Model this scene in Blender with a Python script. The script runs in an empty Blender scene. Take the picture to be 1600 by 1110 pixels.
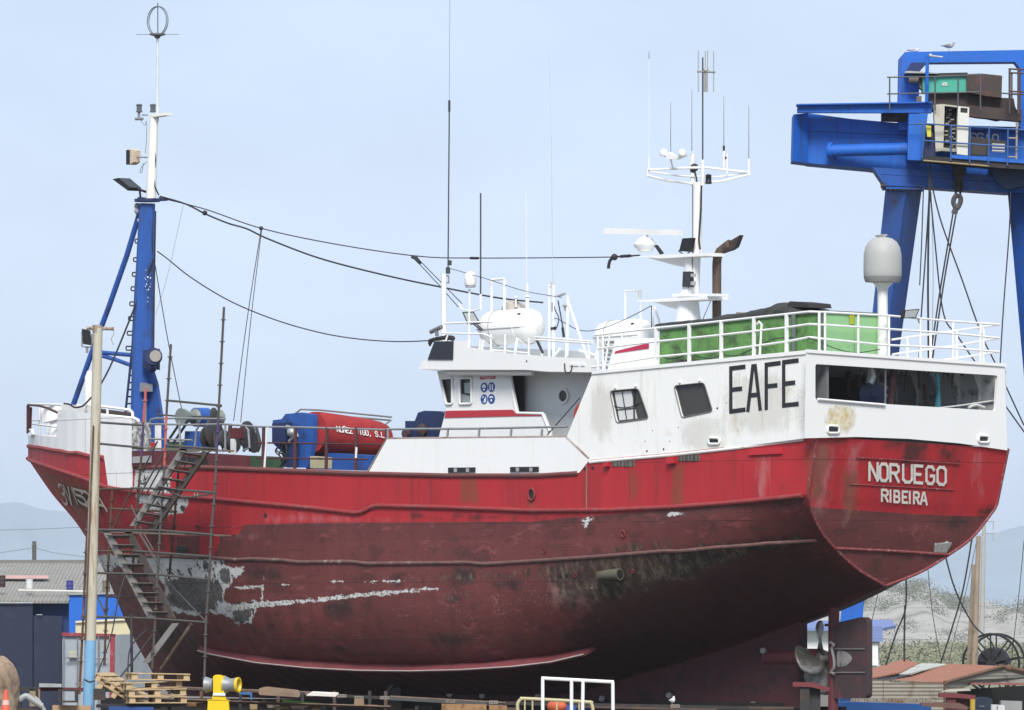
import bpy, math, random
import numpy as np
from mathutils import Vector, Matrix
from mathutils.geometry import tessellate_polygon
random.seed(7); np.random.seed(7)
SC = bpy.context.scene
COL = SC.collection
R = math.radians

# ---------------------------------------------------------------- camera
TH = R(46.0); FPX = 14000.0; DIST = 200.0; CH = 3.2
DV = Vector((-math.sin(TH), math.cos(TH), 0)); RV = Vector((math.cos(TH), math.sin(TH), 0)); UP = Vector((0, 0, 1))
CP = Vector((DIST * math.sin(TH), -DIST * math.cos(TH), CH))
cd = bpy.data.cameras.new('camera'); cam = bpy.data.objects.new('camera', cd); COL.objects.link(cam)
cam.location = CP; cam.rotation_euler = (R(90), 0, TH)
cd.sensor_fit = 'HORIZONTAL'; cd.sensor_width = 36; cd.lens = 36 * FPX / 1600
cd.shift_x = 0; cd.shift_y = (1000 - 555) / 1600; cd.clip_start = 1; cd.clip_end = 60000
SC.camera = cam

# ---------------------------------------------------------------- sky and sun (bright overcast)
SUN_EL, SUN_AZ = R(44), math.atan2(-0.69, 0.72)      # sun stands off the stern, camera side
w = bpy.data.worlds.new('World'); SC.world = w; w.use_nodes = True
nt = w.node_tree; nt.nodes.clear()
wo = nt.nodes.new('ShaderNodeOutputWorld'); bg = nt.nodes.new('ShaderNodeBackground'); bg.inputs[1].default_value = 0.1
sk = nt.nodes.new('ShaderNodeTexSky'); sk.sky_type = 'NISHITA'; sk.sun_disc = False
sk.sun_elevation = SUN_EL; sk.sun_rotation = math.pi / 2 - SUN_AZ; sk.dust_density = 1.5
tc = nt.nodes.new('ShaderNodeTexCoord'); sx = nt.nodes.new('ShaderNodeSeparateXYZ'); nt.links.new(tc.outputs['Generated'], sx.inputs[0])
nz = nt.nodes.new('ShaderNodeTexNoise'); nz.inputs['Scale'].default_value = 22; nz.inputs['Detail'].default_value = 4
nt.links.new(tc.outputs['Generated'], nz.inputs['Vector'])
ad = nt.nodes.new('ShaderNodeMath'); ad.operation = 'MULTIPLY_ADD'; ad.inputs[1].default_value = 0.012; nt.links.new(nz.outputs[0], ad.inputs[0])
nt.links.new(sx.outputs['Z'], ad.inputs[2])
cr = nt.nodes.new('ShaderNodeValToRGB'); e = cr.color_ramp.elements
e[0].position = 0.0; e[0].color = (.46, .60, .78, 1)
e[1].position = 1.0; e[1].color = (.64, .72, .82, 1)
for p, c in ((.026, (.60, .715, .90)), (.045, (.645, .765, .965)), (.082, (.60, .735, .95)), (.3, (.60, .72, .90))):
    x = e.new(p); x.color = (*c, 1)
nt.links.new(ad.outputs[0], cr.inputs[0])
ms = nt.nodes.new('ShaderNodeMixRGB'); ms.blend_type = 'MULTIPLY'; ms.inputs[0].default_value = 1; ms.inputs[2].default_value = (7.8, 7.8, 7.8, 1)
cn = nt.nodes.new('ShaderNodeTexNoise'); cn.inputs['Scale'].default_value = 30; cn.inputs['Detail'].default_value = 6; cm = nt.nodes.new('ShaderNodeMapping'); cm.inputs['Scale'].default_value = (1, 1, 2.2)
nt.links.new(tc.outputs['Generated'], cm.inputs[0]); nt.links.new(cm.outputs[0], cn.inputs['Vector']); cv_n = nt.nodes.new('ShaderNodeMapRange'); cv_n.inputs[1].default_value = .3; cv_n.inputs[2].default_value = .7; cv_n.inputs[3].default_value = .95; cv_n.inputs[4].default_value = 1.05; nt.links.new(cn.outputs[0], cv_n.inputs[0])
cl = nt.nodes.new('ShaderNodeMixRGB'); cl.blend_type = 'MULTIPLY'; cl.inputs[0].default_value = 1; nt.links.new(cr.outputs[0], cl.inputs[1]); nt.links.new(cv_n.outputs[0], cl.inputs[2]); nt.links.new(cl.outputs[0], ms.inputs[1])
mx = nt.nodes.new('ShaderNodeMixRGB'); mx.inputs[0].default_value = 0.9     # overcast veil over the clear sky
nt.links.new(sk.outputs[0], mx.inputs[1]); nt.links.new(ms.outputs[0], mx.inputs[2])
nt.links.new(mx.outputs[0], bg.inputs[0]); nt.links.new(bg.outputs[0], wo.inputs[0])
sd = bpy.data.lights.new('sun', 'SUN'); so = bpy.data.objects.new('sun', sd); COL.objects.link(so)
sd.energy = 3.0; sd.angle = R(20); sd.color = (1, .96, .90)
sdir = Vector((math.cos(SUN_EL) * math.cos(SUN_AZ), math.cos(SUN_EL) * math.sin(SUN_AZ), math.sin(SUN_EL)))
so.rotation_euler = sdir.to_track_quat('Z', 'Y').to_euler()
vs = SC.view_settings; vs.view_transform = 'Standard'; vs.look = 'None'; vs.exposure = 0.5; vs.gamma = 1; vs.use_curve_mapping = False
SC.cycles.max_bounces = 6; SC.cycles.volume_bounces = 0; SC.cycles.use_denoising = True

# ---------------------------------------------------------------- helpers: a pixel of the 1600 px photograph to a point on a surface
def ray(u, v): return DV + RV * ((u - 800) / FPX) + UP * ((1000 - v) / FPX)
def onp(u, v, p, n):
    d = ray(u, v); n = Vector(n); return CP + d * ((Vector(p) - CP).dot(n) / d.dot(n))
def aY(u, v, Y): return onp(u, v, (0, Y, 0), (0, 1, 0))
def aX(u, v, X): return onp(u, v, (X, 0, 0), (1, 0, 0))
def aD(u, v, D): return CP + ray(u, v) * D
def aC(u, v, X, Y):                                  # height only: the vertical line through (X, Y)
    dep = (Vector((X, Y, 0)) - Vector((CP.x, CP.y, 0))).dot(DV); return Vector((X, Y, CH + (1000 - v) * dep / FPX))
def upx(X, Y):                                       # image column of a plan position
    q = Vector((X, Y, 0)) - Vector((CP.x, CP.y, 0)); return 800 + FPX * q.dot(RV) / q.dot(DV)
def depth(p): return (Vector(p) - CP).dot(DV)
def px(p): return depth(p) / FPX                     # metres per photo pixel there

# ---------------------------------------------------------------- helpers: materials
def newmat(name):
    m = bpy.data.materials.new(name); m.use_nodes = True; n = m.node_tree; n.nodes.clear()
    o = n.nodes.new('ShaderNodeOutputMaterial'); b = n.nodes.new('ShaderNodeBsdfPrincipled'); n.links.new(b.outputs[0], o.inputs[0]); return m, n, b
def N(n, t, **k):
    x = n.nodes.new('ShaderNode' + t)
    for a, v in k.items(): setattr(x, a, v)
    return x
def noise(n, scale, detail=5, rough=.6, stretch=None, seed=0):
    t = N(n, 'TexCoord'); mp = N(n, 'Mapping'); mp.inputs['Location'].default_value = (seed * 3.1, seed * 1.7, seed * 2.3)
    if stretch: mp.inputs['Scale'].default_value = stretch
    z = N(n, 'TexNoise'); z.inputs['Scale'].default_value = scale; z.inputs['Detail'].default_value = detail; z.inputs['Roughness'].default_value = rough
    n.links.new(t.outputs['Object'], mp.inputs[0]); n.links.new(mp.outputs[0], z.inputs['Vector']); return z.outputs[0]
def step(n, src, lo, hi):
    r = N(n, 'MapRange'); r.interpolation_type = 'SMOOTHSTEP'; r.inputs[1].default_value = lo; r.inputs[2].default_value = hi; n.links.new(src, r.inputs[0]); return r.outputs[0]
def mixc(n, fac, a, b, blend='MIX'):
    x = N(n, 'MixRGB', blend_type=blend)
    for i, v in ((0, fac), (1, a), (2, b)):
        if isinstance(v, (int, float)): x.inputs[i].default_value = v
        elif isinstance(v, tuple): x.inputs[i].default_value = (*v[:3], 1)
        else: n.links.new(v, x.inputs[i])
    return x.outputs[0]
def mth(n, op, a, b=0.0):
    x = N(n, 'Math', operation=op)
    for i, v in ((0, a), (1, b)):
        if isinstance(v, (int, float)): x.inputs[i].default_value = v
        else: n.links.new(v, x.inputs[i])
    return x.outputs[0]
def sc3(c, f): return tuple(min(1, x * f) for x in c)
MATS = {}
def pm(name, col, rough=.55, metal=0., var=.22, scale=1.6, dirt=None, dirtamt=.35, dscale=2.5, streak=None, samt=.5, bump=.0, bscale=40, spec=.4):
    """painted / weathered surface: tone drift, blotches of dirt or rust, runs down the face"""
    if name in MATS: return MATS[name]
    m, n, b = newmat(name)
    c = mixc(n, noise(n, scale), sc3(col, 1 - var), sc3(col, 1 + var))
    if dirt: c = mixc(n, step(n, noise(n, dscale, 8, .7, seed=3), .62 - dirtamt * .35, .80 - dirtamt * .25), c, dirt)
    if streak: c = mixc(n, mth(n, 'MULTIPLY', step(n, noise(n, 5, 6, .7, (1, 1, .09), 5), .52, .75), samt), c, streak)
    n.links.new(c, b.inputs['Base Color']); b.inputs['Roughness'].default_value = rough; b.inputs['Metallic'].default_value = metal
    b.inputs['Specular IOR Level'].default_value = spec
    if bump:
        bp = N(n, 'Bump'); bp.inputs['Strength'].default_value = bump; bp.inputs['Distance'].default_value = .02
        n.links.new(noise(n, bscale, 4), bp.inputs['Height']); n.links.new(bp.outputs[0], b.inputs['Normal'])
    MATS[name] = m; return m
RUST = (.16, .065, .03)
WHITE = pm('white_paint', (.80, .80, .79), .45, var=.04, dirt=(.52, .46, .36), dirtamt=.02, streak=(.55, .50, .42), samt=.22)
WHITE2 = pm('white_paint_clean', (.77, .77, .76), .45, var=.04, streak=(.60, .57, .50), samt=.25)
WOLD = pm('white_paint_worn', (.74, .74, .71), .5, var=.06, dirt=RUST, dirtamt=.12, dscale=5, streak=(.42, .33, .22), samt=.35)
REDP = pm('red_paint', (.44, .022, .032), .5, var=.12)
MAROON = pm('maroon_paint', (.11, .022, .028), .6, var=.2, dirt=(.05, .03, .03), dirtamt=.3)
BLUE = pm('blue_paint', (.022, .088, .34), .55, var=.25, dirt=(.03, .04, .08), dirtamt=.32, dscale=1.8, streak=(.02, .028, .06), samt=.6)
NAVY = pm('navy_paint', (.016, .030, .10), .5, var=.25, dirt=(.03, .03, .04), dirtamt=.3)
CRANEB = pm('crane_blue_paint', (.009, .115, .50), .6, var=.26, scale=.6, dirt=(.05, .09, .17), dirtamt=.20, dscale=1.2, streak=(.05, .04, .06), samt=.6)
BLACK = pm('black_paint', (.018, .018, .02), .5, var=.3)
BLACKP = pm('black_plastic', (.012, .012, .014), .35, var=.2)
STEEL = pm('galvanised_steel', (.30, .31, .32), .45, .4, var=.25, scale=6, dirt=(.20, .15, .11), dirtamt=.25, dscale=8)
SCAF = pm('scaffold_tube', (.10, .097, .093), .55, .3, var=.3, scale=4, dirt=(.12, .07, .045), dirtamt=.4, dscale=6)
RUSTM = pm('rusty_steel', (.13, .06, .035), .85, .1, var=.4, scale=3, dirt=(.05, .03, .025), dirtamt=.45, bump=.4)
DARKM = pm('dark_steel', (.035, .033, .034), .6, .2, var=.35, dirt=(.09, .045, .03), dirtamt=.3)
ROPE = pm('dark_rope', (.03, .03, .035), .85, var=.3, scale=20)
GLASS = pm('window_glass', (.050, .048, .046), .22, var=.3, spec=.35)
GREYP = pm('grey_paint', (.33, .34, .35), .55, var=.12, dirt=(.2, .17, .14), dirtamt=.2)
LENS = pm('lamp_glass', (.36, .38, .37), .15, var=.1, spec=.7)
WOOD = pm('weathered_wood', (.27, .215, .15), .85, var=.3, scale=5, dirt=(.1, .075, .05), dirtamt=.3, bump=.3)
PALLETW = pm('pallet_wood', (.46, .335, .195), .85, var=.38, scale=5, dirt=(.17, .12, .08), dirtamt=.3, dscale=4, bump=.3)
YELLOW = pm('yellow_paint', (.72, .50, .01), .45, var=.08, dirt=(.28, .18, .04), dirtamt=.12, dscale=6)

# ---------------------------------------------------------------- helpers: objects
def emp(name, loc, label, cat, group=None):
    o = bpy.data.objects.new(name, None); COL.objects.link(o); o.location = loc; o.empty_display_size = .2
    o['label'] = label; o['category'] = cat
    if group: o['group'] = group
    return o
def tag(o, label, cat, group=None):
    o['label'] = label; o['category'] = cat
    if group: o['group'] = group
    return o
def org(p):
    v = Vector((0, 0, 0))
    while p is not None: v = v + p.location; p = p.parent
    return v
class MB:
    """collects shapes in world coordinates; build() links them as one mesh"""
    def __init__(s): s.v = []; s.f = []; s.sm = []
    def add(s, vs, fs, smooth=False):
        b = len(s.v); s.v += [Vector(p) for p in vs]; s.f += [tuple(b + i for i in f) for f in fs]; s.sm += [smooth] * len(fs); return s
    def prism(s, pts, vec):
        pts = [Vector(p) for p in pts]; vec = Vector(vec); n = len(pts)
        nrm = Vector((0, 0, 0))
        for i in range(n): nrm += (pts[i] - pts[0]).cross(pts[(i + 1) % n] - pts[0])
        if nrm.dot(vec) > 0: pts = pts[::-1]
        tri = tessellate_polygon([pts])
        fs = []
        for t in tri:
            a, b_, c = (pts[i] for i in t)
            t = t if (b_ - a).cross(c - a).dot(vec) < 0 else t[::-1]
            fs.append(tuple(t)); fs.append(tuple(n + i for i in t[::-1]))
        fs += [(i, i + n, (i + 1) % n + n, (i + 1) % n) for i in range(n)]
        return s.add(pts + [p + vec for p in pts], fs)
    def holed(s, outer, holes, vec):
        loops = [[Vector(p) for p in outer]] + [[Vector(p) for p in h] for h in holes]; vec = Vector(vec)
        allp = [p for l in loops for p in l]; n = len(allp); fs = []
        for t in tessellate_polygon(loops):
            a, b_, c = (allp[i] for i in t)
            t = t if (b_ - a).cross(c - a).dot(vec) < 0 else t[::-1]
            fs.append(tuple(t)); fs.append(tuple(n + i for i in t[::-1]))
        k = 0
        for l in loops:
            m = len(l); fs += [(k + i, k + (i + 1) % m, n + k + (i + 1) % m, n + k + i) for i in range(m)]; k += m
        return s.add(allp + [p + vec for p in allp], fs)
    def box(s, c, a, b, d):
        """centre and three half-axis vectors"""
        c, a, b, d = map(Vector, (c, a, b, d))
        vs = [c + a * i + b * j + d * k for i in (-1, 1) for j in (-1, 1) for k in (-1, 1)]
        fs = [(0, 1, 3, 2), (4, 6, 7, 5), (0, 4, 5, 1), (2, 3, 7, 6), (0, 2, 6, 4), (1, 5, 7, 3)]
        if a.cross(b).dot(d) < 0: fs = [f[::-1] for f in fs]
        return s.add(vs, fs)
    def abox(s, x0, x1, y0, y1, z0, z1):
        return s.box(((x0 + x1) / 2, (y0 + y1) / 2, (z0 + z1) / 2), ((x1 - x0) / 2, 0, 0), (0, (y1 - y0) / 2, 0), (0, 0, (z1 - z0) / 2))
    def bar(s, p, q, wd, ht, up=UP):
        p, q = Vector(p), Vector(q); d = (q - p); L = d.length; d.normalize(); a = d.cross(Vector(up))
        a = a.normalized() if a.length > 1e-5 else Vector((1, 0, 0)); b = a.cross(d).normalized()
        return s.box((p + q) / 2, d * L / 2, a * wd / 2, b * ht / 2)
    def tube(s, pts, r, n=8, closed=False):
        pts = [Vector(p) for p in pts]; m = len(pts); rs = r if isinstance(r, (list, tuple)) else [r] * m
        vs = []; prev = None
        for i, p in enumerate(pts):
            if closed: t = pts[(i + 1) % m] - pts[i - 1]
            else: t = pts[min(i + 1, m - 1)] - pts[max(i - 1, 0)]
            t = t.normalized() if t.length > 1e-9 else Vector((0, 0, 1))
            if prev is None:
                a = t.cross(UP); a = t.cross(Vector((1, 0, 0))) if a.length < 1e-3 else a
            else: a = prev - t * prev.dot(t)
            a.normalize(); prev = a; b = t.cross(a)
            vs += [p + (a * math.cos(2 * math.pi * k / n) + b * math.sin(2 * math.pi * k / n)) * rs[i] for k in range(n)]
        fs = []
        for i in range(m if closed else m - 1):
            j = (i + 1) % m
            fs += [(i * n + k, i * n + (k + 1) % n, j * n + (k + 1) % n, j * n + k) for k in range(n)]
        s.add(vs, fs, n > 5)
        if not closed:
            b0 = len(s.v) - len(vs); s.f += [tuple(b0 + k for k in range(n))[::-1], tuple(b0 + (m - 1) * n + k for k in range(n))]; s.sm += [False, False]
        return s
    def lathe(s, c, axis, prof, n=20):
        """prof: (radius, distance along axis)"""
        c = Vector(c); ax = Vector(axis).normalized(); a = ax.orthogonal().normalized(); b = ax.cross(a); vs = []
        for r, h in prof: vs += [c + ax * h + (a * math.cos(2 * math.pi * k / n) + b * math.sin(2 * math.pi * k / n)) * max(r, 1e-4) for k in range(n)]
        fs = []
        for i in range(len(prof) - 1): fs += [(i * n + k, i * n + (k + 1) % n, (i + 1) * n + (k + 1) % n, (i + 1) * n + k) for k in range(n)]
        s.add(vs, fs, True); b0 = len(s.v) - len(vs)
        s.f += [tuple(b0 + k for k in range(n))[::-1], tuple(b0 + (len(prof) - 1) * n + k for k in range(n))]; s.sm += [False, False]
        return s
    def ball(s, c, r, sx=1, sy=1, sz=1, n=16):
        c = Vector(c); prof = [(math.sin(math.pi * i / 10), -math.cos(math.pi * i / 10)) for i in range(11)]
        vs = [c + Vector((r * sx * a * math.cos(2 * math.pi * k / n), r * sy * a * math.sin(2 * math.pi * k / n), r * sz * h)) for a, h in prof for k in range(n)]
        return s.add(vs, [(i * n + k, i * n + (k + 1) % n, (i + 1) * n + (k + 1) % n, (i + 1) * n + k) for i in range(10) for k in range(n)], True)
    def build(s, name, mat, parent=None):
        o_ = org(parent); me = bpy.data.meshes.new(name); me.from_pydata([tuple(p - o_) for p in s.v], [], s.f); me.update()
        me.polygons.foreach_set('use_smooth', s.sm); me.materials.append(mat)
        try: me.set_sharp_from_angle(angle=R(38))
        except Exception: pass
        o = bpy.data.objects.new(name, me); COL.objects.link(o); o.parent = parent; return o
def comps(mb):
    """the connected pieces of a builder, each as a builder of its own"""
    par = list(range(len(mb.v)))
    def root(i):
        while par[i] != i: par[i] = par[par[i]]; i = par[i]
        return i
    for f in mb.f:
        a = root(f[0])
        for i in f[1:]: par[root(i)] = a
    out = {}
    for f, s_ in zip(mb.f, mb.sm): out.setdefault(root(f[0]), []).append((f, s_))
    res = []
    for fs in out.values():
        ids = sorted({i for f, _ in fs for i in f}); mp = {i: k for k, i in enumerate(ids)}; m = MB(); m.v = [mb.v[i] for i in ids]; m.f = [tuple(mp[i] for i in f) for f, _ in fs]; m.sm = [s_ for _, s_ in fs]; res.append(m)
    return res
def one(mb, name, mat, loc, label, cat, group=None):
    """a thing that is a single mesh"""
    loc = Vector(loc); mb.v = [p - loc for p in mb.v]; o = mb.build(name, mat); o.location = loc; return tag(o, label, cat, group)
def struct(o): o['kind'] = 'structure'; return o
def rrect(pts, r, k=4):
    """rounded corners for a planar polygon"""
    pts = [Vector(p) for p in pts]; out = []
    for i, p in enumerate(pts):
        a = pts[i - 1] - p; b = pts[(i + 1) % len(pts)] - p; ra = min(r, a.length * .45, b.length * .45)
        A = p + a.normalized() * ra; B = p + b.normalized() * ra
        for j in range(k + 1):
            t = j / k; out.append(A * (1 - t) ** 2 + p * 2 * t * (1 - t) + B * t * t)
    return out
def sag(a, b, d, n=24):
    a, b = Vector(a), Vector(b); return [a.lerp(b, i / n) - UP * d * 4 * (i / n) * (1 - i / n) for i in range(n + 1)]
def smoothline(pts, n=6):
    pts = [Vector(p) for p in pts]; out = []
    for i in range(len(pts) - 1):
        p0, p1, p2, p3 = pts[max(i - 1, 0)], pts[i], pts[i + 1], pts[min(i + 2, len(pts) - 1)]
        for j in range(n):
            t = j / n; out.append(.5 * ((2 * p1) + (p2 - p0) * t + (2 * p0 - 5 * p1 + 4 * p2 - p3) * t * t + (3 * p1 - p0 - 3 * p2 + p3) * t ** 3))
    return out + [pts[-1]]

# stroke lettering on a 4 x 6 grid
GL = {'E': [[(4, 0), (0, 0), (0, 6), (4, 6)], [(0, 3), (3, 3)]], 'A': [[(0, 0), (1.6, 6), (2.4, 6), (4, 0)], [(.7, 2), (3.3, 2)]], 'F': [[(0, 0), (0, 6), (4, 6)], [(0, 3), (3, 3)]],
      'N': [[(0, 0), (0, 6), (4, 0), (4, 6)]], 'O': [[(1, 0), (3, 0), (4, 1), (4, 5), (3, 6), (1, 6), (0, 5), (0, 1), (1, 0)]],
      'R': [[(0, 0), (0, 6), (3, 6), (4, 5.2), (4, 3.8), (3, 3), (0, 3)], [(2, 3), (4, 0)]], 'U': [[(0, 6), (0, 1), (1, 0), (3, 0), (4, 1), (4, 6)]], 'V': [[(0, 6), (2, 0), (4, 6)]],
      'G': [[(4, 5), (3, 6), (1, 6), (0, 5), (0, 1), (1, 0), (3, 0), (4, 1), (4, 2.8), (2.3, 2.8)]], 'I': [[(2, 0), (2, 6)]], 'B': [[(0, 0), (0, 6), (3, 6), (3.8, 5.2), (3.8, 3.8), (3, 3), (0, 3)], [(3, 3), (4, 2.2), (4, .8), (3, 0), (0, 0)]],
      '3': [[(0, 5), (1, 6), (3, 6), (4, 5), (4, 4), (3, 3), (1.5, 3)], [(3, 3), (4, 2), (4, 1), (3, 0), (1, 0), (0, 1)]], '5': [[(4, 6), (0, 6), (0, 3.4), (3, 3.4), (4, 2.6), (4, 1), (3, 0), (1, 0), (0, .8)]],
      '2': [[(0, 5), (1, 6), (3, 6), (4, 5), (4, 4), (0, 0), (4, 0)]], '-': [[(1, 3), (3, 3)]], '1': [[(1, 4.6), (2.3, 6), (2.3, 0)]], '0': [[(1, 0), (3, 0), (4, 1), (4, 5), (3, 6), (1, 6), (0, 5), (0, 1), (1, 0)]],
      'C': [[(4, 5), (3, 6), (1, 6), (0, 5), (0, 1), (1, 0), (3, 0), (4, 1)]], 'L': [[(0, 6), (0, 0), (4, 0)]], 'Z': [[(0, 6), (4, 6), (0, 0), (4, 0)]], 'S': [[(4, 5), (3, 6), (1, 6), (0, 5), (0, 4), (1, 3.2), (3, 2.8), (4, 2), (4, 1), (3, 0), (1, 0), (0, 1)]],
      '.': [[(1.6, .3), (2.4, .3)]], ',': [[(2.2, .6), (1.6, -.8)]], 'Q': [[(1, 6.8), (1.8, 7.3), (2.4, 6.9), (3.2, 7.3)], [(0, 0), (0, 6), (4, 0), (4, 6)]], "'": [[(2, 6.6), (2.8, 7.6)]]}
def strokes(mb, ch, P, wd, th=.006):
    """P(x, y) maps the 4 x 6 grid to a point; wd = stroke width in metres"""
    e_ = 0
    for pl in GL[ch]:
        q = [P(x, y) for x, y in pl]; nrm = (P(4, 0) - P(0, 0)).cross(P(0, 6) - P(0, 0)).normalized()
        for a, b in zip(q, q[1:]):
            d = (b - a).normalized(); ext = d * wd * .42; s_ = d.cross(nrm) * wd / 2; e_ += .0006; o_ = nrm * (.003 + e_)
            mb.prism([a - ext + s_ + o_, b + ext + s_ + o_, b + ext - s_ + o_, a - ext - s_ + o_], nrm * th)
def text_px(mb, s, quads, plane, wd):
    """each letter has its own pixel box: (u0, vbottom0, u1, vbottom1, vtop0, vtop1)"""
    for ch, (u0, b0, u1, b1, t0, t1) in zip(s, quads):
        A, B, C_, D_ = plane(u0, b0), plane(u1, b1), plane(u0, t0), plane(u1, t1)
        def P(x, y, A=A, B=B, C_=C_, D_=D_):
            return (A.lerp(B, x / 4)).lerp(C_.lerp(D_, x / 4), y / 6)
        strokes(mb, ch, P, wd)
# ================================================================= the ship
HB = Vector((0, 0, 1.94))
ship = emp('fishing_trawler', HB, 'red and white steel fishing trawler hauled out on the slipway with a scraped maroon bottom', 'ship')
RIDGE = [(30, 714), (38, 716), (70, 727), (100, 737), (130, 747), (168, 762), (207, 768), (260, 774), (330, 779), (380, 784), (480, 793), (565, 803), (570, 801), (580, 790), (700, 793), (830, 798), (950, 797), (1060, 792), (1150, 785), (1255, 774), (1300, 772)]
TOP = [(30, 678), (41, 678), (88, 683), (90, 640), (140, 646), (206, 655), (208, 729), (300, 728), (380, 731), (575, 738), (700, 741), (840, 741), (905, 737), (922, 719), (1050, 708), (1150, 697), (1258, 683), (1300, 680)]
ST = np.array([
    [(-16.45, -.02, 7.5), (-15.6, -.02, 6.65), (-14.65, -.02, 5.88), (-13.75, -.02, 4.85), (-12.85, -.02, 3.45), (-11.75, -.02, 2.1)],
    [(-14.2, -1.45, 7.1), (-13.75, -1.05, 6.3), (-13.2, -.80, 5.5), (-12.6, -.56, 4.5), (-11.95, -.30, 3.2), (-11.2, -.1, 1.96)],
    [(-11.5, -2.5, 6.75), (-11.3, -2.2, 6.1), (-11.0, -1.9, 5.4), (-10.8, -1.5, 4.5), (-10.5, -.9, 3.2), (-10.3, -.1, 1.95)],
    [(-8, -3.0, 6.5), (-8, -2.92, 5.9), (-8, -2.75, 5.2), (-8, -2.45, 4.2), (-8, -1.65, 2.9), (-8, -.1, 1.95)],
    [(-4, -3.05, 6.3), (-4, -3.05, 5.75), (-4, -3.02, 5.0), (-4, -2.95, 4.0), (-4, -2.5, 2.9), (-4, -.1, 1.95)],
    [(1, -3.05, 6.15), (1, -3.05, 5.65), (1, -3.05, 5.0), (1, -3.0, 4.0), (1, -2.6, 2.85), (1, -.1, 1.95)],
    [(5, -3.05, 6.2), (5, -3.05, 5.7), (5, -3.02, 5.1), (5, -2.85, 4.3), (5, -2.1, 3.3), (5, -.1, 2.6)],
    [(9, -3.05, 6.25), (9, -3.04, 5.8), (9, -2.92, 5.3), (9, -2.5, 4.7), (9, -1.6, 4.05), (9, -.05, 3.55)],
    [(12.02, -2.93, 6.35), (11.92, -2.72, 5.95), (11.82, -2.33, 5.52), (11.71, -1.78, 5.15), (11.60, -.95, 4.70), (11.5, -.02, 4.36)]], float)
def pchip(x, y, q):
    x = np.asarray(x, float); y = np.asarray(y, float); h = np.diff(x); d = np.diff(y) / h; m = np.zeros_like(y)
    m[0], m[-1] = d[0], d[-1]
    for i in range(1, len(x) - 1):
        if d[i - 1] * d[i] > 0: m[i] = (d[i - 1] * d[i] * 3 * (h[i - 1] + h[i])) / ((2 * h[i] + h[i - 1]) * d[i] + (h[i] + 2 * h[i - 1]) * d[i - 1])
    i = np.clip(np.searchsorted(x, q) - 1, 0, len(x) - 2); t = (q - x[i]) / h[i]
    return (1 + 2 * t) * (1 - t) ** 2 * y[i] + t * (1 - t) ** 2 * h[i] * m[i] + t * t * (3 - 2 * t) * y[i + 1] + t * t * (t - 1) * h[i] * m[i + 1]
NX, NT, NS = 620, 26, 88
sx_ = ST[:, 0, 0]; q = np.linspace(sx_[0], sx_[-1], NX)
CTRL = np.stack([[pchip(sx_, ST[:, k, a], q) for a in range(3)] for k in range(6)], 0).transpose(2, 0, 1)     # NX,6,3
def npix(X, Y, Z):
    rx, ry, rz = X - CP.x, Y - CP.y, Z - CP.z; dep = rx * DV.x + ry * DV.y
    return 800 + FPX * (rx * RV.x + ry * RV.y) / dep, 1000 - FPX * rz / dep, dep
uR, _, dR = npix(CTRL[:, 0, 0], CTRL[:, 0, 1], CTRL[:, 0, 2])
CTRL[:, 0, 2] = CH + (1000 - np.interp(uR, *zip(*RIDGE))) * dR / FPX
kk = np.linspace(0, 5, NS); low = np.zeros((NX, NS, 3))
for i in range(NX):
    for a in range(3): low[i, :, a] = pchip(np.arange(6), CTRL[i, :, a], kk)
bl = np.clip((q - 10.6) / 1.45, 0, 1) ** 2
TX = CTRL[:, 0, 0] + bl * .33; TY = CTRL[:, 0, 1] - bl * .03; uT, _, dT = npix(TX, TY, 0)
TZ = CH + (1000 - np.interp(uT, *zip(*TOP))) * dT / FPX
tt = np.linspace(0, 1, NT)[:-1]; up_ = np.zeros((NX, NT - 1, 3))
for a, T_ in enumerate((TX, TY, TZ)): up_[:, :, a] = T_[:, None] * (1 - tt) + CTRL[:, 0, a][:, None] * tt
HG = np.concatenate([up_, low], 1); NR = HG.shape[1]            # NX, NR, 3 : near side
LIST = .03
def far(g):
    f = g.copy(); f[..., 1] = -f[..., 1]; f[..., 2] = f[..., 2] - 2 * f[..., 1] * LIST; return f
HF = far(HG)
lowtop = float(TZ[np.argmin(np.abs(uT - 300))])                # no high bulwark on the far side abaft the stem
for i in range(NX):
    if TX[i] > -14.6 and TX[i] < -5: HF[i, :NT - 1, 2] = np.minimum(HF[i, :NT - 1, 2], np.linspace(max(lowtop - .25, HF[i, NT - 1, 2] + .02), HF[i, NT - 1, 2], NT - 1))

def sdist(U, V, poly):
    P = np.array(poly, float); d2 = np.full(U.shape, 1e12); ins = np.zeros(U.shape, bool)
    for i in range(len(P)):
        a, b = P[i - 1], P[i]; e_ = b - a; L = max((e_ ** 2).sum(), 1e-9); t = np.clip(((U - a[0]) * e_[0] + (V - a[1]) * e_[1]) / L, 0, 1)
        d2 = np.minimum(d2, (U - a[0] - t * e_[0]) ** 2 + (V - a[1] - t * e_[1]) ** 2)
        c = ((a[1] <= V) & (b[1] > V)) | ((b[1] <= V) & (a[1] > V))
        with np.errstate(all='ignore'): xx = a[0] + (V - a[1]) / (b[1] - a[1]) * (b[0] - a[0])
        ins ^= c & (U < xx)
    return np.where(ins, 1, -1) * np.sqrt(d2)
def blob(u, v, a, b, k=12): return [(u + a * math.cos(2 * math.pi * i / k), v + b * math.sin(2 * math.pi * i / k)) for i in range(k)]
def box4(u0, v0, u1, v1, s=0): return [(u0, v0), (u1, v0 + s), (u1, v1 + s), (u0, v1)]
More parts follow.
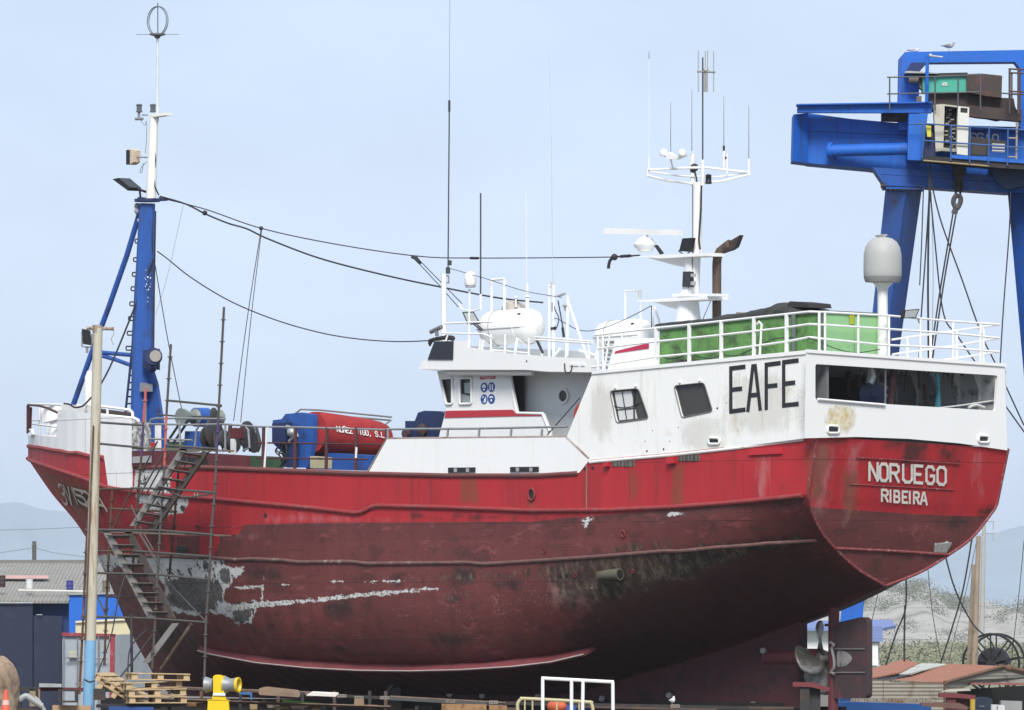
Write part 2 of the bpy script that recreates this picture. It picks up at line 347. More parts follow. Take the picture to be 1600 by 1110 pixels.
# worn-paint zones, with some painted shade among them, drawn as polygons over the photograph and stored on the plating; value = (edge softness px, [polygons])
ZONES = {
 'white': (1.2, [[(20, 600), (41, 600), (210, 600), (207, 764), (169, 762), (163, 716), (130, 712), (38, 697), (20, 695)]]),
 'primer': (9, [[(209, 730), (264, 726), (270, 768), (292, 783), (284, 800), (262, 804), (238, 800), (211, 772)],
     [(150, 868), (190, 866), (225, 868), (212, 880), (185, 884), (168, 896)], [(222, 868), (345, 872), (352, 884), (380, 886), (362, 908), (352, 920), (345, 940), (358, 948), (405, 936), (404, 948), (398, 956), (392, 974), (374, 976), (352, 962), (330, 958), (300, 960), (270, 958), (250, 940), (262, 915), (230, 900)],
     [(910, 812), (924, 810), (922, 820), (914, 824)], [(1046, 801), (1070, 801), (1070, 805), (1048, 805)], [(1463, 852), (1486, 849), (1478, 860), (1460, 864)]]),
 'maroon': (1.6, [[(20, 874), (262, 870), (332, 870), (345, 845), (369, 842), (381, 820), (500, 817), (700, 816), (830, 815), (1000, 800), (1130, 787), (1255, 776), (1259, 792), (1330, 797), (1420, 803), (1500, 807), (1560, 806), (1620, 806), (1620, 1200), (20, 1200)], box4(343, 836, 372, 866), box4(276, 838, 312, 870)]),
 'dark': (20, [[(92, 755), (140, 764), (166, 774), (164, 803), (110, 795)], blob(410, 899, 32, 14), [(268, 905), (340, 900), (345, 955), (290, 958), (262, 950)], box4(705, 862, 752, 878), box4(705, 880, 745, 915), blob(548, 905, 18, 9), blob(620, 905, 14, 12), blob(424, 980, 13, 11), blob(468, 980, 8, 7), blob(535, 1015, 16, 10), blob(530, 950, 26, 22), blob(700, 1000, 40, 14), blob(712, 935, 14, 12), blob(793, 915, 22, 12), blob(890, 944, 26, 12), blob(545, 870, 16, 4), blob(660, 905, 8, 12), blob(920, 822, 9, 18), blob(575, 938, 8, 18),
     box4(640, 799, 665, 812), box4(672, 806, 700, 815), box4(706, 800, 728, 814), box4(728, 802, 800, 815), box4(800, 804, 905, 815), [(905, 806), (1060, 796), (1256, 778), (1256, 790), (1100, 800), (905, 815)],
     blob(1180, 826, 16, 8), [(1150, 851), (1262, 838), (1276, 852), (1150, 866)], blob(265, 985, 24, 26), box4(225, 800, 262, 862), box4(262, 815, 276, 868),
     blob(1317, 829, 20, 5), blob(1545, 800, 20, 12), blob(1485, 815, 36, 9), blob(1370, 888, 14, 16), blob(1284, 770, 14, 9), blob(1438, 874, 24, 3), blob(1412, 694, 30, 14), box4(1402, 688, 1450, 732), box4(1462, 692, 1500, 726), blob(1310, 690, 26, 8)]),
 'aft': (24, [[(940, 880), (1100, 850), (1262, 836), (1310, 880), (1385, 916), (1300, 960), (1200, 1000), (1000, 1060), (850, 1060), (900, 960)], [(232, 975), (290, 965), (312, 1000), (330, 1022), (480, 1043), (640, 1049), (800, 1042), (920, 1012), (1010, 1010), (1100, 1030), (1110, 1140), (240, 1140), (250, 1050)]]),  # stern fouling and shade, with the shaded hull bottom painted dark
 'olive': (24, [[(835, 890), (870, 872), (930, 868), (1000, 862), (1100, 850), (1262, 838), (1268, 850), (1180, 862), (1080, 905), (1000, 930), (930, 945), (870, 930), (850, 905)], [(690, 900), (830, 893), (830, 902), (690, 906)], blob(1000, 856, 60, 8)]),
 'speck': (40, [[(600, 905), (840, 893), (940, 900), (930, 950), (850, 975), (740, 985), (640, 960)]]),
 'pit': (12, [[(262, 908), (300, 902), (345, 906), (348, 935), (335, 955), (290, 956), (266, 945)], [(362, 944), (398, 940), (396, 962), (384, 975), (366, 968)], blob(350, 900, 10, 12), blob(325, 885, 8, 6)]),
 'scrape': (3.2, [[(350, 948), (400, 941), (460, 938), (520, 932), (560, 927), (606, 924), (690, 917), (690, 920), (606, 930), (560, 933), (520, 938), (460, 944), (400, 950), (352, 957)], [(366, 917), (411, 914), (411, 918), (368, 921)], [(516, 909), (536, 908), (536, 911), (516, 911)], [(560, 910), (625, 906), (625, 909), (562, 912)], [(438, 913), (452, 913), (452, 915), (438, 915)], [(408, 938), (411, 900), (412.5, 900), (411, 938)]]),
 'chalk': (22, [[(402, 806), (470, 800), (560, 806), (640, 810), (640, 817), (400, 820)], blob(385, 838, 18, 6), [(1268, 690), (1310, 690), (1300, 790), (1285, 810), (1262, 800)], [(1320, 690), (1352, 688), (1340, 800), (1310, 840)], blob(1190, 745, 14, 40), blob(1530, 740, 14, 40), [(850, 900), (930, 920), (930, 960), (860, 950)], blob(180, 812, 14, 12), [(40, 720), (140, 835), (160, 890), (200, 930), (170, 850), (120, 770)]]),
 'rust': (14, [[(45, 722), (120, 748), (166, 766), (160, 800), (146, 845), (132, 826), (100, 788), (70, 755)], box4(204, 700, 210, 766), box4(712, 742, 752, 790), box4(1046, 722, 1072, 795), box4(1120, 690, 1256, 700, -12), blob(832, 785, 10, 16), [(1262, 690), (1300, 690), (1290, 780), (1262, 790)], box4(1258, 700, 1268, 800), [(800, 738), (845, 738), (845, 745), (800, 745)], box4(912, 725, 922, 800), blob(990, 760, 12, 30), [(1310, 730), (1345, 735), (1340, 810), (1315, 800)]]),  # first polygon is shade under the bow flare painted brown; the others are rust
}
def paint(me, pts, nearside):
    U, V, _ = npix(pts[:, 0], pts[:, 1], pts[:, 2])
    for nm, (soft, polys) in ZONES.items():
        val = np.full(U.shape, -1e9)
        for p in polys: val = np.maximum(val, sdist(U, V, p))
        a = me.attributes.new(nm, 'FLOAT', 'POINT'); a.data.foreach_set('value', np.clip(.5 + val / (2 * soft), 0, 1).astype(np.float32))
def hull_material():
    m, n, b = newmat('hull_plating')
    def at(nm, amp, sc, lo=.42, hi=.58, stretch=None, seed=0, det=7):
        a = N(n, 'Attribute', attribute_name=nm); z = noise(n, sc, det, .68, stretch, seed)
        s_ = mth(n, 'ADD', a.outputs['Fac'], mth(n, 'MULTIPLY', mth(n, 'SUBTRACT', z, .5), amp)); return step(n, s_, lo, hi)
    big = noise(n, .55, 4, .55); run = noise(n, 3.2, 7, .7, (1, 1, .06), 2); fine = noise(n, 14, 6, .7, seed=4)
    red = mixc(n, big, (.33, .016, .024), (.46, .024, .032))
    red = mixc(n, mth(n, 'MULTIPLY', step(n, run, .48, .72), .6), red, (.17, .026, .028))
    red = mixc(n, mth(n, 'MULTIPLY', step(n, noise(n, 4, 7, .75, (1, 1, .10), 9), .58, .8), .35), red, (.55, .16, .17))
    mar = mixc(n, noise(n, .9, 6, .65, seed=6), (.085, .024, .024), (.19, .048, .046))
    plate = N(n, 'TexBrick'); plate.inputs['Scale'].default_value = 1; plate.inputs['Mortar Size'].default_value = .0; plate.inputs['Brick Width'].default_value = 2.6; plate.inputs['Row Height'].default_value = 1.15
    plate.inputs['Color1'].default_value = (.80, .80, .80, 1); plate.inputs['Color2'].default_value = (1.12, 1.08, 1.06, 1); plate.offset = .37
    t = N(n, 'TexCoord'); sp = N(n, 'SeparateXYZ'); cb = N(n, 'CombineXYZ'); n.links.new(t.outputs['Object'], sp.inputs[0]); n.links.new(sp.outputs[0], cb.inputs[0]); n.links.new(sp.outputs[2], cb.inputs[1]); n.links.new(cb.outputs[0], plate.inputs[0])
    mar = mixc(n, .8, mar, plate.outputs[0], 'MULTIPLY')
    mar = mixc(n, mth(n, 'MULTIPLY', step(n, noise(n, 1.5, 10, .72, (1, 1, 1.7), 60), .545, .60), .55), mar, (.060, .022, .023))
    mar = mixc(n, mth(n, 'MULTIPLY', step(n, noise(n, 2.2, 10, .74, (.6, 1, 1.8), 61), .56, .62), .40), mar, (.27, .085, .085))
    mar = mixc(n, mth(n, 'MULTIPLY', step(n, noise(n, 1.2, 9, .75, (.35, 1, 7), 62), .57, .66), .55), mar, (.045, .020, .021))
    red = mixc(n, mth(n, 'MULTIPLY', step(n, noise(n, 1.3, 10, .74, (.8, 1, 1.3), 63), .57, .63), .32), red, (.20, .022, .026))
    red = mixc(n, mth(n, 'MULTIPLY', step(n, noise(n, 9, 7, .75, seed=64), .66, .69), .6), red, (.07, .025, .022))
    c = mixc(n, at('maroon', .10, 6, .47, .53), red, mar)
    c = mixc(n, mth(n, 'MULTIPLY', step(n, fine, .60, .78), .28), c, (.055, .022, .024))
    c = mixc(n, mth(n, 'MULTIPLY', at('chalk', 1.3, 6, .48, .95, (1, 1, .35), 3), .36), c, (.42, .26, .26))
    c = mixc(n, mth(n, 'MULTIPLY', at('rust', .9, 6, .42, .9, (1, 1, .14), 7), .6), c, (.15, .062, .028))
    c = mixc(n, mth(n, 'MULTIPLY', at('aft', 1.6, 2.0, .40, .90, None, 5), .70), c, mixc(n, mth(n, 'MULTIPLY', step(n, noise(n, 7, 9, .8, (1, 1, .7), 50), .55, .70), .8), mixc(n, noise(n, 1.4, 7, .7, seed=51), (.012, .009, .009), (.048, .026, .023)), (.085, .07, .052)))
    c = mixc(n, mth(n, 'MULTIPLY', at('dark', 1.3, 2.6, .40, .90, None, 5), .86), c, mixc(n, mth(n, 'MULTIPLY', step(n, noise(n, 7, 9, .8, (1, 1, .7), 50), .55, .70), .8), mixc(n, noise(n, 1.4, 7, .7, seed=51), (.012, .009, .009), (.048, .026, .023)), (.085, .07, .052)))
    ol = at('olive', 1.5, 4.5, .44, .72, (1, 1, .6), 8)
    c = mixc(n, mth(n, 'MULTIPLY', ol, .78), c, mixc(n, step(n, noise(n, 6, 9, .75, (1, 1, .45), 70), .44, .66), (.026, .022, .018), (.150, .132, .092)))
    pr = at('primer', 2.1, 2.6, .47, .52, (.8, 1, 1.2), 1, 12)
    c = mixc(n, pr, c, mixc(n, noise(n, 3, 6), (.48, .49, .49), (.66, .67, .66)))
    c = mixc(n, mth(n, 'MULTIPLY', pr, step(n, noise(n, 1.9, 10, .72, seed=12), .545, .575)), c, (.040, .036, .038))
    pt = at('pit', 1.5, 3.0, .44, .56, (1, 1, 1), 15, 10); c = mixc(n, mth(n, 'MULTIPLY', pt, .9), c, mixc(n, step(n, fine, .45, .62), (.030, .027, .030), (.12, .10, .085)))
    sc_r = at('scrape', 2.0, 7, .46, .54, (.7, 1, 1.3), 17, 9); c = mixc(n, sc_r, c, mixc(n, step(n, fine, .42, .5), (.20, .17, .15), (.58, .58, .57)))
    spk = N(n, 'Attribute', attribute_name='speck').outputs['Fac']; spn = mth(n, 'MULTIPLY', step(n, noise(n, 26, 5, .75, (1, 1, .6), 18), .56, .66), step(n, noise(n, 1.6, 6, .7, seed=19), .42, .62)); c = mixc(n, mth(n, 'MULTIPLY', mth(n, 'MULTIPLY', spk, spn), .8), c, (.36, .29, .26))
    wh = at('white', .04, 4, .46, .54)
    c = mixc(n, wh, c, mixc(n, mth(n, 'MULTIPLY', step(n, run, .55, .85), .3), (.80, .80, .79), (.55, .52, .46)))
    chip = mth(n, 'MULTIPLY', wh, step(n, noise(n, 3.4, 7, .72, (1, 1, .55), 21), .68, .70)); c = mixc(n, chip, c, (.05, .045, .045))
    n.links.new(c, b.inputs['Base Color']); b.inputs['Specular IOR Level'].default_value = .35
    rg = N(n, 'MapRange'); rg.inputs[3].default_value = .42; rg.inputs[4].default_value = .75; n.links.new(fine, rg.inputs[0]); n.links.new(rg.outputs[0], b.inputs['Roughness'])
    # scratches, weld seams and the shallow dishing of plating between frames
    scr = step(n, noise(n, 1, 9, .8, (.45, 1, 16), 40), .66, .70); c = mixc(n, mth(n, 'MULTIPLY', scr, .30), c, (.36, .22, .20))
    scr2 = step(n, noise(n, 1.3, 9, .8, (9, 1, .8), 44), .68, .72); c = mixc(n, mth(n, 'MULTIPLY', scr2, .30), c, (.05, .03, .03))
    seam = N(n, 'TexBrick'); seam.inputs['Scale'].default_value = 1; seam.inputs['Mortar Size'].default_value = .012; seam.inputs['Brick Width'].default_value = 3.4; seam.inputs['Row Height'].default_value = 1.27; seam.inputs['Mortar Smooth'].default_value = .6; seam.offset = .41; n.links.new(cb.outputs[0], seam.inputs[0])
    c = mixc(n, mth(n, 'MULTIPLY', seam.outputs['Fac'], .5), c, (.05, .02, .02)); n.links.new(c, b.inputs['Base Color'])
    dish = mth(n, 'SINE', mth(n, 'MULTIPLY', sp.outputs[0], 2 * math.pi / .58)); dish = mth(n, 'MULTIPLY', dish, noise(n, .7, 3, seed=33))
    bp = N(n, 'Bump'); bp.inputs['Strength'].default_value = .45; bp.inputs['Distance'].default_value = .06
    h = mth(n, 'ADD', noise(n, 1.1, 2, .4, (1, 1, .8), 30), mth(n, 'MULTIPLY', fine, .12)); h = mth(n, 'ADD', h, mth(n, 'MULTIPLY', dish, .30)); h = mth(n, 'ADD', h, mth(n, 'MULTIPLY', seam.outputs['Fac'], .15)); h = mth(n, 'ADD', h, mth(n, 'MULTIPLY', pr, -.05)); n.links.new(h, bp.inputs['Height']); n.links.new(bp.outputs[0], b.inputs['Normal'])
    return m
HULLM = hull_material()
def gridmesh(name, G, flip, parent, nearside=True, mat=None):
    a, b_ = G.shape[:2]; o_ = org(parent); pts = G.reshape(-1, 3); me = bpy.data.meshes.new(name)
    idx = np.arange(a * b_).reshape(a, b_); f = np.stack([idx[:-1, :-1], idx[1:, :-1], idx[1:, 1:], idx[:-1, 1:]], -1).reshape(-1, 4)
    if flip: f = f[:, ::-1]
    me.from_pydata((pts - np.array(o_)).tolist(), [], f.tolist()); me.update(); me.polygons.foreach_set('use_smooth', [True] * len(f)); me.materials.append(mat or HULLM)
    ref = pts.copy()
    if not nearside: ref[:, 1] = -ref[:, 1]; ref[:, 2] -= 2 * ref[:, 1] * LIST * 1.0
    paint(me, ref, nearside); o = bpy.data.objects.new(name, me); COL.objects.link(o); o.parent = parent; return o
# near and far plating joined along the keel: one grid from near top down and up to far top
FULL = np.concatenate([HG, HF[:, ::-1][:, 1:]], 1)
def hullpart():
    a, b_ = FULL.shape[:2]; o_ = org(ship); pts = FULL.reshape(-1, 3); me = bpy.data.meshes.new('hull')
    idx = np.arange(a * b_).reshape(a, b_); f = np.stack([idx[:-1, :-1], idx[:-1, 1:], idx[1:, 1:], idx[1:, :-1]], -1).reshape(-1, 4)
    me.from_pydata((pts - np.array(o_)).tolist(), [], f.tolist()); me.update(); me.polygons.foreach_set('use_smooth', [True] * len(f)); me.materials.append(HULLM)
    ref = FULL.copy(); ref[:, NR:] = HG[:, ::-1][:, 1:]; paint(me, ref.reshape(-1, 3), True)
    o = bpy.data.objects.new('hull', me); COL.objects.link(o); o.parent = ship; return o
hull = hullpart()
# transom: raked, a little rounded
TP0 = Vector(HG[-1, 0]); TPn = (Vector(HF[-1, 0]) - TP0).cross(Vector(HG[-1, -1]) - TP0).normalized()
if TPn.x < 0: TPn = -TPn
def aT(u, v): return onp(u, v, TP0 + TPn * .03, TPn)
MT = 60; ty = np.linspace(0, 1, MT); tg = HG[-1][None] * (1 - ty)[:, None, None] + HF[-1][None] * ty[:, None, None]
gridmesh('transom', tg, False, ship)
hs = MB()                                               # rim where the transom meets the shell
hs.tube([Vector(p) for p in HG[-1, ::4]] , .035, 6); hs.tube([Vector(p) for p in HF[-1, ::4]], .035, 6); hs.build('transom_rim', pm('rim_paint', (.20, .04, .045), .7, dirt=(.3, .27, .22), dirtamt=.3, dscale=9), ship)
# deck inside the bulwarks (closes the hull)
dk = MB(); zdk = [float(max(min(HG[i, 0, 2], 6.9) - .35, 6.2)) for i in range(0, NX, 10)]
idx = [i for i in range(0, NX, 10) if HG[i, 0, 0] > -9.0]; zdk = [zdk[i // 10] for i in idx]; pv = []
for j, i in enumerate(idx): pv += [Vector((HG[i, 0, 0], HG[i, 0, 1] + .02, zdk[j])), Vector((HF[i, 0, 0], HF[i, 0, 1] - .02, zdk[j] - .15))]
dk.add(pv, [(2 * j, 2 * j + 2, 2 * j + 3, 2 * j + 1) for j in range(len(idx) - 1)]); dk.build('deck', pm('deck_paint', (.05, .10, .07), .8, dirt=(.1, .06, .04)), ship)
# rubbing strakes follow traced lines across the plating
GU, GV, _ = npix(HG[..., 0], HG[..., 1], HG[..., 2])
def onhull(u, v, out=0.0):
    d = (GU - u) ** 2 + (GV - v) ** 2; i, j = np.unravel_index(np.argmin(d), d.shape)
    i = min(max(i, 1), NX - 2); j = min(max(j, 1), NR - 2)
    nrm = Vector(HG[i + 1, j] - HG[i - 1, j]).cross(Vector(HG[i, j + 1] - HG[i, j - 1])).normalized()
    if nrm.y > 0: nrm = -nrm
    return Vector(HG[i, j]) + nrm * out, nrm
def strake(name, pts, r, mat, n=90, out=.01):
    us = np.array([p[0] for p in pts], float); vs_ = np.array([p[1] for p in pts], float)
    t = np.linspace(us[0], us[-1], n); P = [onhull(a, float(np.interp(a, us, vs_)), out)[0] for a in t]
    Q = P
    for _ in range(2): Q = [Q[0]] + [(Q[i - 1] + Q[i] * 2 + Q[i + 1]) / 4 for i in range(1, n - 1)] + [Q[-1]]
    return MB().tube(Q, r, 8).build(name, mat, ship)
STRK = pm('strake_paint', (.27, .035, .04), .7, var=.3, dirt=(.16, .12, .10), dirtamt=.35, dscale=5)
STRD = pm('strake_worn', (.14, .07, .065), .8, var=.5, scale=4, dirt=(.36, .31, .27), dirtamt=.25, dscale=3)
strake('rubbing_strake', [p for p in RIDGE if 38 <= p[0] <= 1255], .05, STRK, 160, .015)
strake('rubbing_strake', [(205, 868), (320, 871), (420, 876), (540, 879), (650, 881), (760, 880), (850, 876), (950, 869), (1050, 861), (1150, 853), (1278, 843)], .042, STRD, 120)
strake('sheer_strake', [(41, 697), (100, 706), (163, 716)], .05, STRK, 30, .0)
strake('sheer_strake', [(210, 730), (300, 730), (380, 733), (575, 740), (700, 743), (840, 743), (903, 739)], .055, pm('sheer_cap', (.17, .05, .05), .75, dirt=(.10, .08, .08), dirtamt=.4), 90, .0)
strake('sheer_strake', [(922, 721), (1050, 710), (1150, 699), (1256, 685)], .035, WOLD, 60, .0)
# bilge keel
bk_t = [(308, 1003), (330, 1011), (400, 1024), (480, 1031), (560, 1035), (640, 1036), (720, 1034), (800, 1030), (860, 1022), (925, 1009)]
BN = [onhull(u, v)[0] for u, v in bk_t]; bm_ = MB(); ol = []
bv = [(309, 1016), (330, 1022), (400, 1035), (480, 1043), (560, 1047), (640, 1048), (720, 1046), (800, 1041), (860, 1034), (912, 1022)]
for (u, v), p in zip(bv, BN): ol.append(aY(u, v, p.y - .16))
vb = []
for p, o_ in zip(BN, ol): vb += [p + Vector((0, .12, .05)), o_, o_ + Vector((0, .03, -.05)), p + Vector((0, .16, -.06))]
bm_.add(vb, [f for i in range(len(BN) - 1) for f in [tuple(4 * i + k for k in (0, 1)) + tuple(4 * i + 4 + k for k in (1, 0)), tuple(4 * i + k for k in (1, 2)) + tuple(4 * i + 4 + k for k in (2, 1)), tuple(4 * i + k for k in (2, 3)) + tuple(4 * i + 4 + k for k in (3, 2))]] + [(0, 3, 2, 1), tuple(4 * (len(BN) - 1) + k for k in range(4))])
bm_.build('bilge_keel', pm('bilge_keel_paint', (.165, .038, .045), .65, var=.2, dirt=(.06, .03, .03), dirtamt=.3), ship)
MB().tube([p + Vector((0, -.01, -.01)) for p in ol], .016, 6).build('keel_edge', pm('worn_edge', (.42, .36, .34), .7, var=.3), ship)
# skeg and keel bar
SKP = pm('skeg_paint', (.07, .02, .024), .75, var=.35, dirt=(.022, .016, .016), dirtamt=.4)
sk_ = MB(); prof = [(-11.7, 2.3), (-10.8, 1.9), (9.05, 1.62), (9.05, 3.75), (7, 3.25), (4.6, 2.65), (2, 2.25), (-3, 2.1), (-11, 2.3)]
sk_.prism([(x, -.13, z) for x, z in prof], (0, .26, 0)); sk_.build('skeg', SKP, ship)
# ================================================================= upper works of the ship
YS = -3.04
def pY(pts, Y): return [aY(u, v, Y) for u, v in pts]
def pX(pts, X): return [aX(u, v, X) for u, v in pts]
def pD(pts, D): return [aD(u, v, D) for u, v in pts]
SPLIT = {'bridge_railing', 'winch_drum', 'rail_stay', 'roof_railing', 'bow_rail', 'forecastle_rail', 'cable_box', 'hanging_gear', 'hauler_hose', 'mast_fitting', 'cradle', 'winch_hub', 'port_bar', 'window_hinge', 'lamp_bracket', 'bare_spot', 'deck_gear', 'stair_treads', 'aerial_post', 'mast_leg', 'lamp_stay', 'winch_tubes', 'bottom_board', 'hatch_coaming', 'gear_box', 'deck_post', 'deck_hose', 'lock_rod', 'plate_seam', 'stair_tread', 'mast_step', 'housing_emblem', 'cabinet_switchgear', 'carriage_post', 'door_bar', 'hull_frame', 'winch_hub', 'navigation_lamp', 'mast_block', 'insulator', 'gable_trim', 'wall_joint'}
def part(mb, name, mat, parent=None, label=None):
    if isinstance(mb, MB) and name in SPLIT:
        for m in comps(mb): o = m.build(name, mat, parent or ship)
        return o
    o = mb.build(name, mat, parent or ship)
    if label: o['label'] = label
    return o
def plate(name, pts, Y, th, mat, parent=None): return part(MB().prism(pY(pts, Y), (0, th, 0)), name, mat, parent)
def lines(mb, pl, Y, r, n=6):
    for pts in pl: mb.tube([aY(u, v, Y) for u, v in pts], r, n)
    return mb
# ---- mid-length bulwark, white
plate('bulwark', [(575, 740), (605, 686), (884, 683), (921, 719), (905, 739), (840, 743), (700, 743)], YS - .03, .08, WHITE)
part(MB().tube([aY(u, v, YS) for u, v in ((575, 738), (605, 686), (884, 683), (921, 718))], .035, 6), 'bulwark_cap', pm('cap_rail', (.30, .24, .22), .7, var=.3, dirt=(.12, .05, .05), dirtamt=.4))
part(lines(MB(), [[(605, 671), (740, 670), (886, 667)]] + [[(u, 671), (u, 686)] for u in (606,)] + [[(u, 671), (u - 1, 684)] for u in (700, 749, 799, 847)], YS + .03, .028), 'handrail', STEEL)
for u0, v0, u1, v1 in ((701, 731, 743, 739), (798, 730, 842, 738)):
    f = part(MB().prism(pY(box4(u0, v0, u1, v1, -.5), YS - .033), (0, -.02, 0)), 'freeing_port', BLACK)
    part(MB().prism(pY(box4(u0 + 9, v0 + 1, u0 + 13, v1 - 1), YS - .053), (0, -.02, 0)).prism(pY(box4(u1 - 14, v0 + 1, u1 - 10, v1 - 1), YS - .053), (0, -.02, 0)), 'port_bar', GREYP, f)
# ---- aft shelter
W1 = [(952.7, 611), (997.3, 607), (1013.5, 654), (963, 661)]; W2 = [(1052.7, 603), (1100, 598), (1113.5, 643), (1065, 653)]
outer = [(926, 583), (1262, 549), (1259, 685), (1150, 699), (1050, 710), (922, 721), (885, 684)]
SHELTER = pm('shelter_paint', (.80, .80, .78), .5, var=.05, scale=.8, dirt=(.60, .53, .40), dirtamt=.14, dscale=1.1, streak=(.48, .41, .30), samt=.40)
side = part(MB().holed(pY(outer, YS), [rrect(pY(W1, YS), .09), rrect(pY(W2, YS), .09)], (0, .06, 0)), 'shelter_side', SHELTER)
for W_ in (W1, W2):
    wn = part(MB().prism(rrect(pY(W_, YS + .055), .09), (0, .02, 0)), 'window', GLASS, side)
    q_ = rrect(pY(W_, YS - .012), .09); part(MB().tube(q_, .011, 6, True), 'window_frame', pm('window_rubber', (.16, .155, .15), .7), side)
part(MB().prism(pY([(960, 613), (986, 611), (996, 654), (968, 657)], YS + .05), (0, .004, 0)).build('inner_door', pm('inner_panel', (.60, .61, .61), .6, var=.1), ship) and MB().tube(pY([(972, 612), (979, 655)], YS + .04), .012, 5).tube(pY([(990, 608), (991, 655)], YS + .035), .02, 5).tube(smoothline(pY([(958, 634), (970, 637), (985, 636), (1000, 630)], YS + .035)), .009, 5).tube(pY([(963, 641), (993, 638)], YS + .04), .01, 5), 'door_bar', DARKM)
part(MB().ball(aY(961, 606, YS - .02), .03).ball(aY(993, 603, YS - .02), .03).ball(aY(1062, 597.5, YS - .02), .03).ball(aY(1093, 594.5, YS - .02), .03), 'window_hinge', WHITE2)
XT = 12.38; X_aft = XT
tv = MB().holed(pX([(1263, 550), (1570, 572), (1574, 704), (1500, 693), (1420, 686), (1340, 683), (1260.5, 685)], XT), [rrect(pX([(1274, 569), (1559, 587), (1556, 642), (1274, 625)], XT), .07)], (-.07, 0, 0))
WTR = pm('transom_white', (.74, .74, .73), .45, var=.03, scale=.9, streak=(.66, .60, .5), samt=.15)
tw = part(tv, 'shelter_transom', WTR)
part(MB().tube(pX([(1278, 624), (1383, 633)], XT + .03), .03, 6), 'sill_pipe', WHITE2, tw)
cF = aX(1570, 572, XT); cN = aX(1263, 550, XT); across = (cF - cN); across.x = 0
# the stain over the corner fairlead is algae and rust on the paint
def stainmat(nm, ca, cb, cc, op0, full):
    m, n, b = newmat(nm); t = noise(n, 9, 9, .8, seed=2)
    c = mixc(n, step(n, t, .40, .62), ca, cb); c = mixc(n, step(n, noise(n, 22, 5, .7, seed=5), .58, .72), c, cc); n.links.new(c, b.inputs['Base Color']); b.inputs['Roughness'].default_value = .8
    tr = N(n, 'BsdfTransparent'); mxs = N(n, 'MixShader'); a = N(n, 'Attribute', attribute_name='cover')
    f = step(n, mth(n, 'ADD', a.outputs['Fac'], mth(n, 'MULTIPLY', mth(n, 'SUBTRACT', noise(n, 6, 8, .8, (1, 1, .5), 7), .5), 1.3)), op0, op0 + .5)
    f = mth(n, 'MULTIPLY', f, full); o = [x for x in n.nodes if x.type == 'OUTPUT_MATERIAL'][0]; n.links.new(f, mxs.inputs[0]); n.links.new(tr.outputs[0], mxs.inputs[1]); n.links.new(b.outputs[0], mxs.inputs[2]); n.links.new(mxs.outputs[0], o.inputs[0]); return m
STAIN = stainmat('algae_stain', (.76, .72, .60), (.56, .42, .16), (.26, .17, .07), .45, .85); GRIME = stainmat('grime_stain', (.60, .58, .51), (.50, .46, .37), (.24, .19, .14), .30, .25)
def stain(name, u0, v0, u1, v1, plane, parent, nrm, k=22, mat=None):
    """thin film of grime with a soft irregular outline lying 4 mm proud of the plate"""
    mb = MB(); val = []
    for j in range(k + 1):
        for i in range(k + 1):
            mb.v.append(plane(u0 + (u1 - u0) * i / k, v0 + (v1 - v0) * j / k) + Vector(nrm) * .004)
            a, b_ = abs(i / k - .5) * 2, abs(j / k - .5) * 2; val.append((1 - a * a) * (1 - b_ * b_) ** .7)
    mb.f = [(j * (k + 1) + i, j * (k + 1) + i + 1, (j + 1) * (k + 1) + i + 1, (j + 1) * (k + 1) + i) for j in range(k) for i in range(k)]; mb.sm = [False] * len(mb.f)
    o = mb.build(name, mat or STAIN, parent); at_ = o.data.attributes.new('cover', 'FLOAT', 'POINT'); at_.data.foreach_set('value', val); return o
stain('grime_patch', 1276, 626, 1350, 684, lambda u, v: aX(u, v, XT), tw, (1, 0, 0))
stain('grime_patch', 915, 588, 965, 700, lambda u, v: aY(u, v, YS), side, (0, -1, 0), mat=GRIME)
stain('grime_patch', 1050, 646, 1150, 712, lambda u, v: aY(u, v, YS), side, (0, -1, 0), mat=GRIME)
stain('grime_patch', 1110, 570, 1262, 690, lambda u, v: aY(u, v, YS), side, (0, -1, 0), mat=GRIME)
stain('grime_patch', 1240, 590, 1268, 684, lambda u, v: aY(u, v, YS), side, (0, -1, 0), mat=GRIME)
# roof slab with a rim
rp = pY([(924, 585), (926, 580), (1200, 553), (1264, 547), (1264, 553), (1200, 559)], YS - .03)
part(MB().prism(rp, (0, 6.1, across.z)), 'shelter_roof', WHITE)
part(MB().prism([cN + Vector((.03, -.02, -.02)), cF + Vector((.03, .02, -.02)), cF + Vector((.03, .02, .05)), cN + Vector((.03, -.02, .05))], (-.1, 0, 0)), 'roof_rim', WHITE2)
# inside the shelter: far wall with frames, forward bulkhead, floor
IN = pm('shelter_inside', (.62, .64, .66), .85, var=.15, dirt=(.16, .14, .12), dirtamt=.3)
ZF = aX(1274, 640, XT).z - .35; yf = 2.86
part(MB().abox(8.2, XT - .1, yf, yf + .1, ZF - .2, cF.z - .05), 'shelter_far_side', IN)
fr = MB()
for x in np.arange(8.5, 12.2, .62): fr.prism([(x, yf, ZF), (x, yf - .10, ZF), (x, yf - .07, ZF + .9), (x, yf - .28, cF.z - .08), (x, yf, cF.z - .08)], (.035, 0, 0))
fr.abox(8.2, XT - .1, yf - .05, yf, ZF + .62, ZF + .66)
part(fr, 'hull_frame', pm('frame_paint', (.72, .74, .75), .8, var=.12, dirt=(.2, .15, .1), dirtamt=.25))
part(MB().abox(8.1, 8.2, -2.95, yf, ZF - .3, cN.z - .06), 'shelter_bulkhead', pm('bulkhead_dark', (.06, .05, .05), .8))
part(MB().abox(8.1, XT - .1, -2.95, yf, ZF - .32, ZF - .26), 'shelter_floor', pm('shelter_floor_paint', (.08, .10, .09), .8))
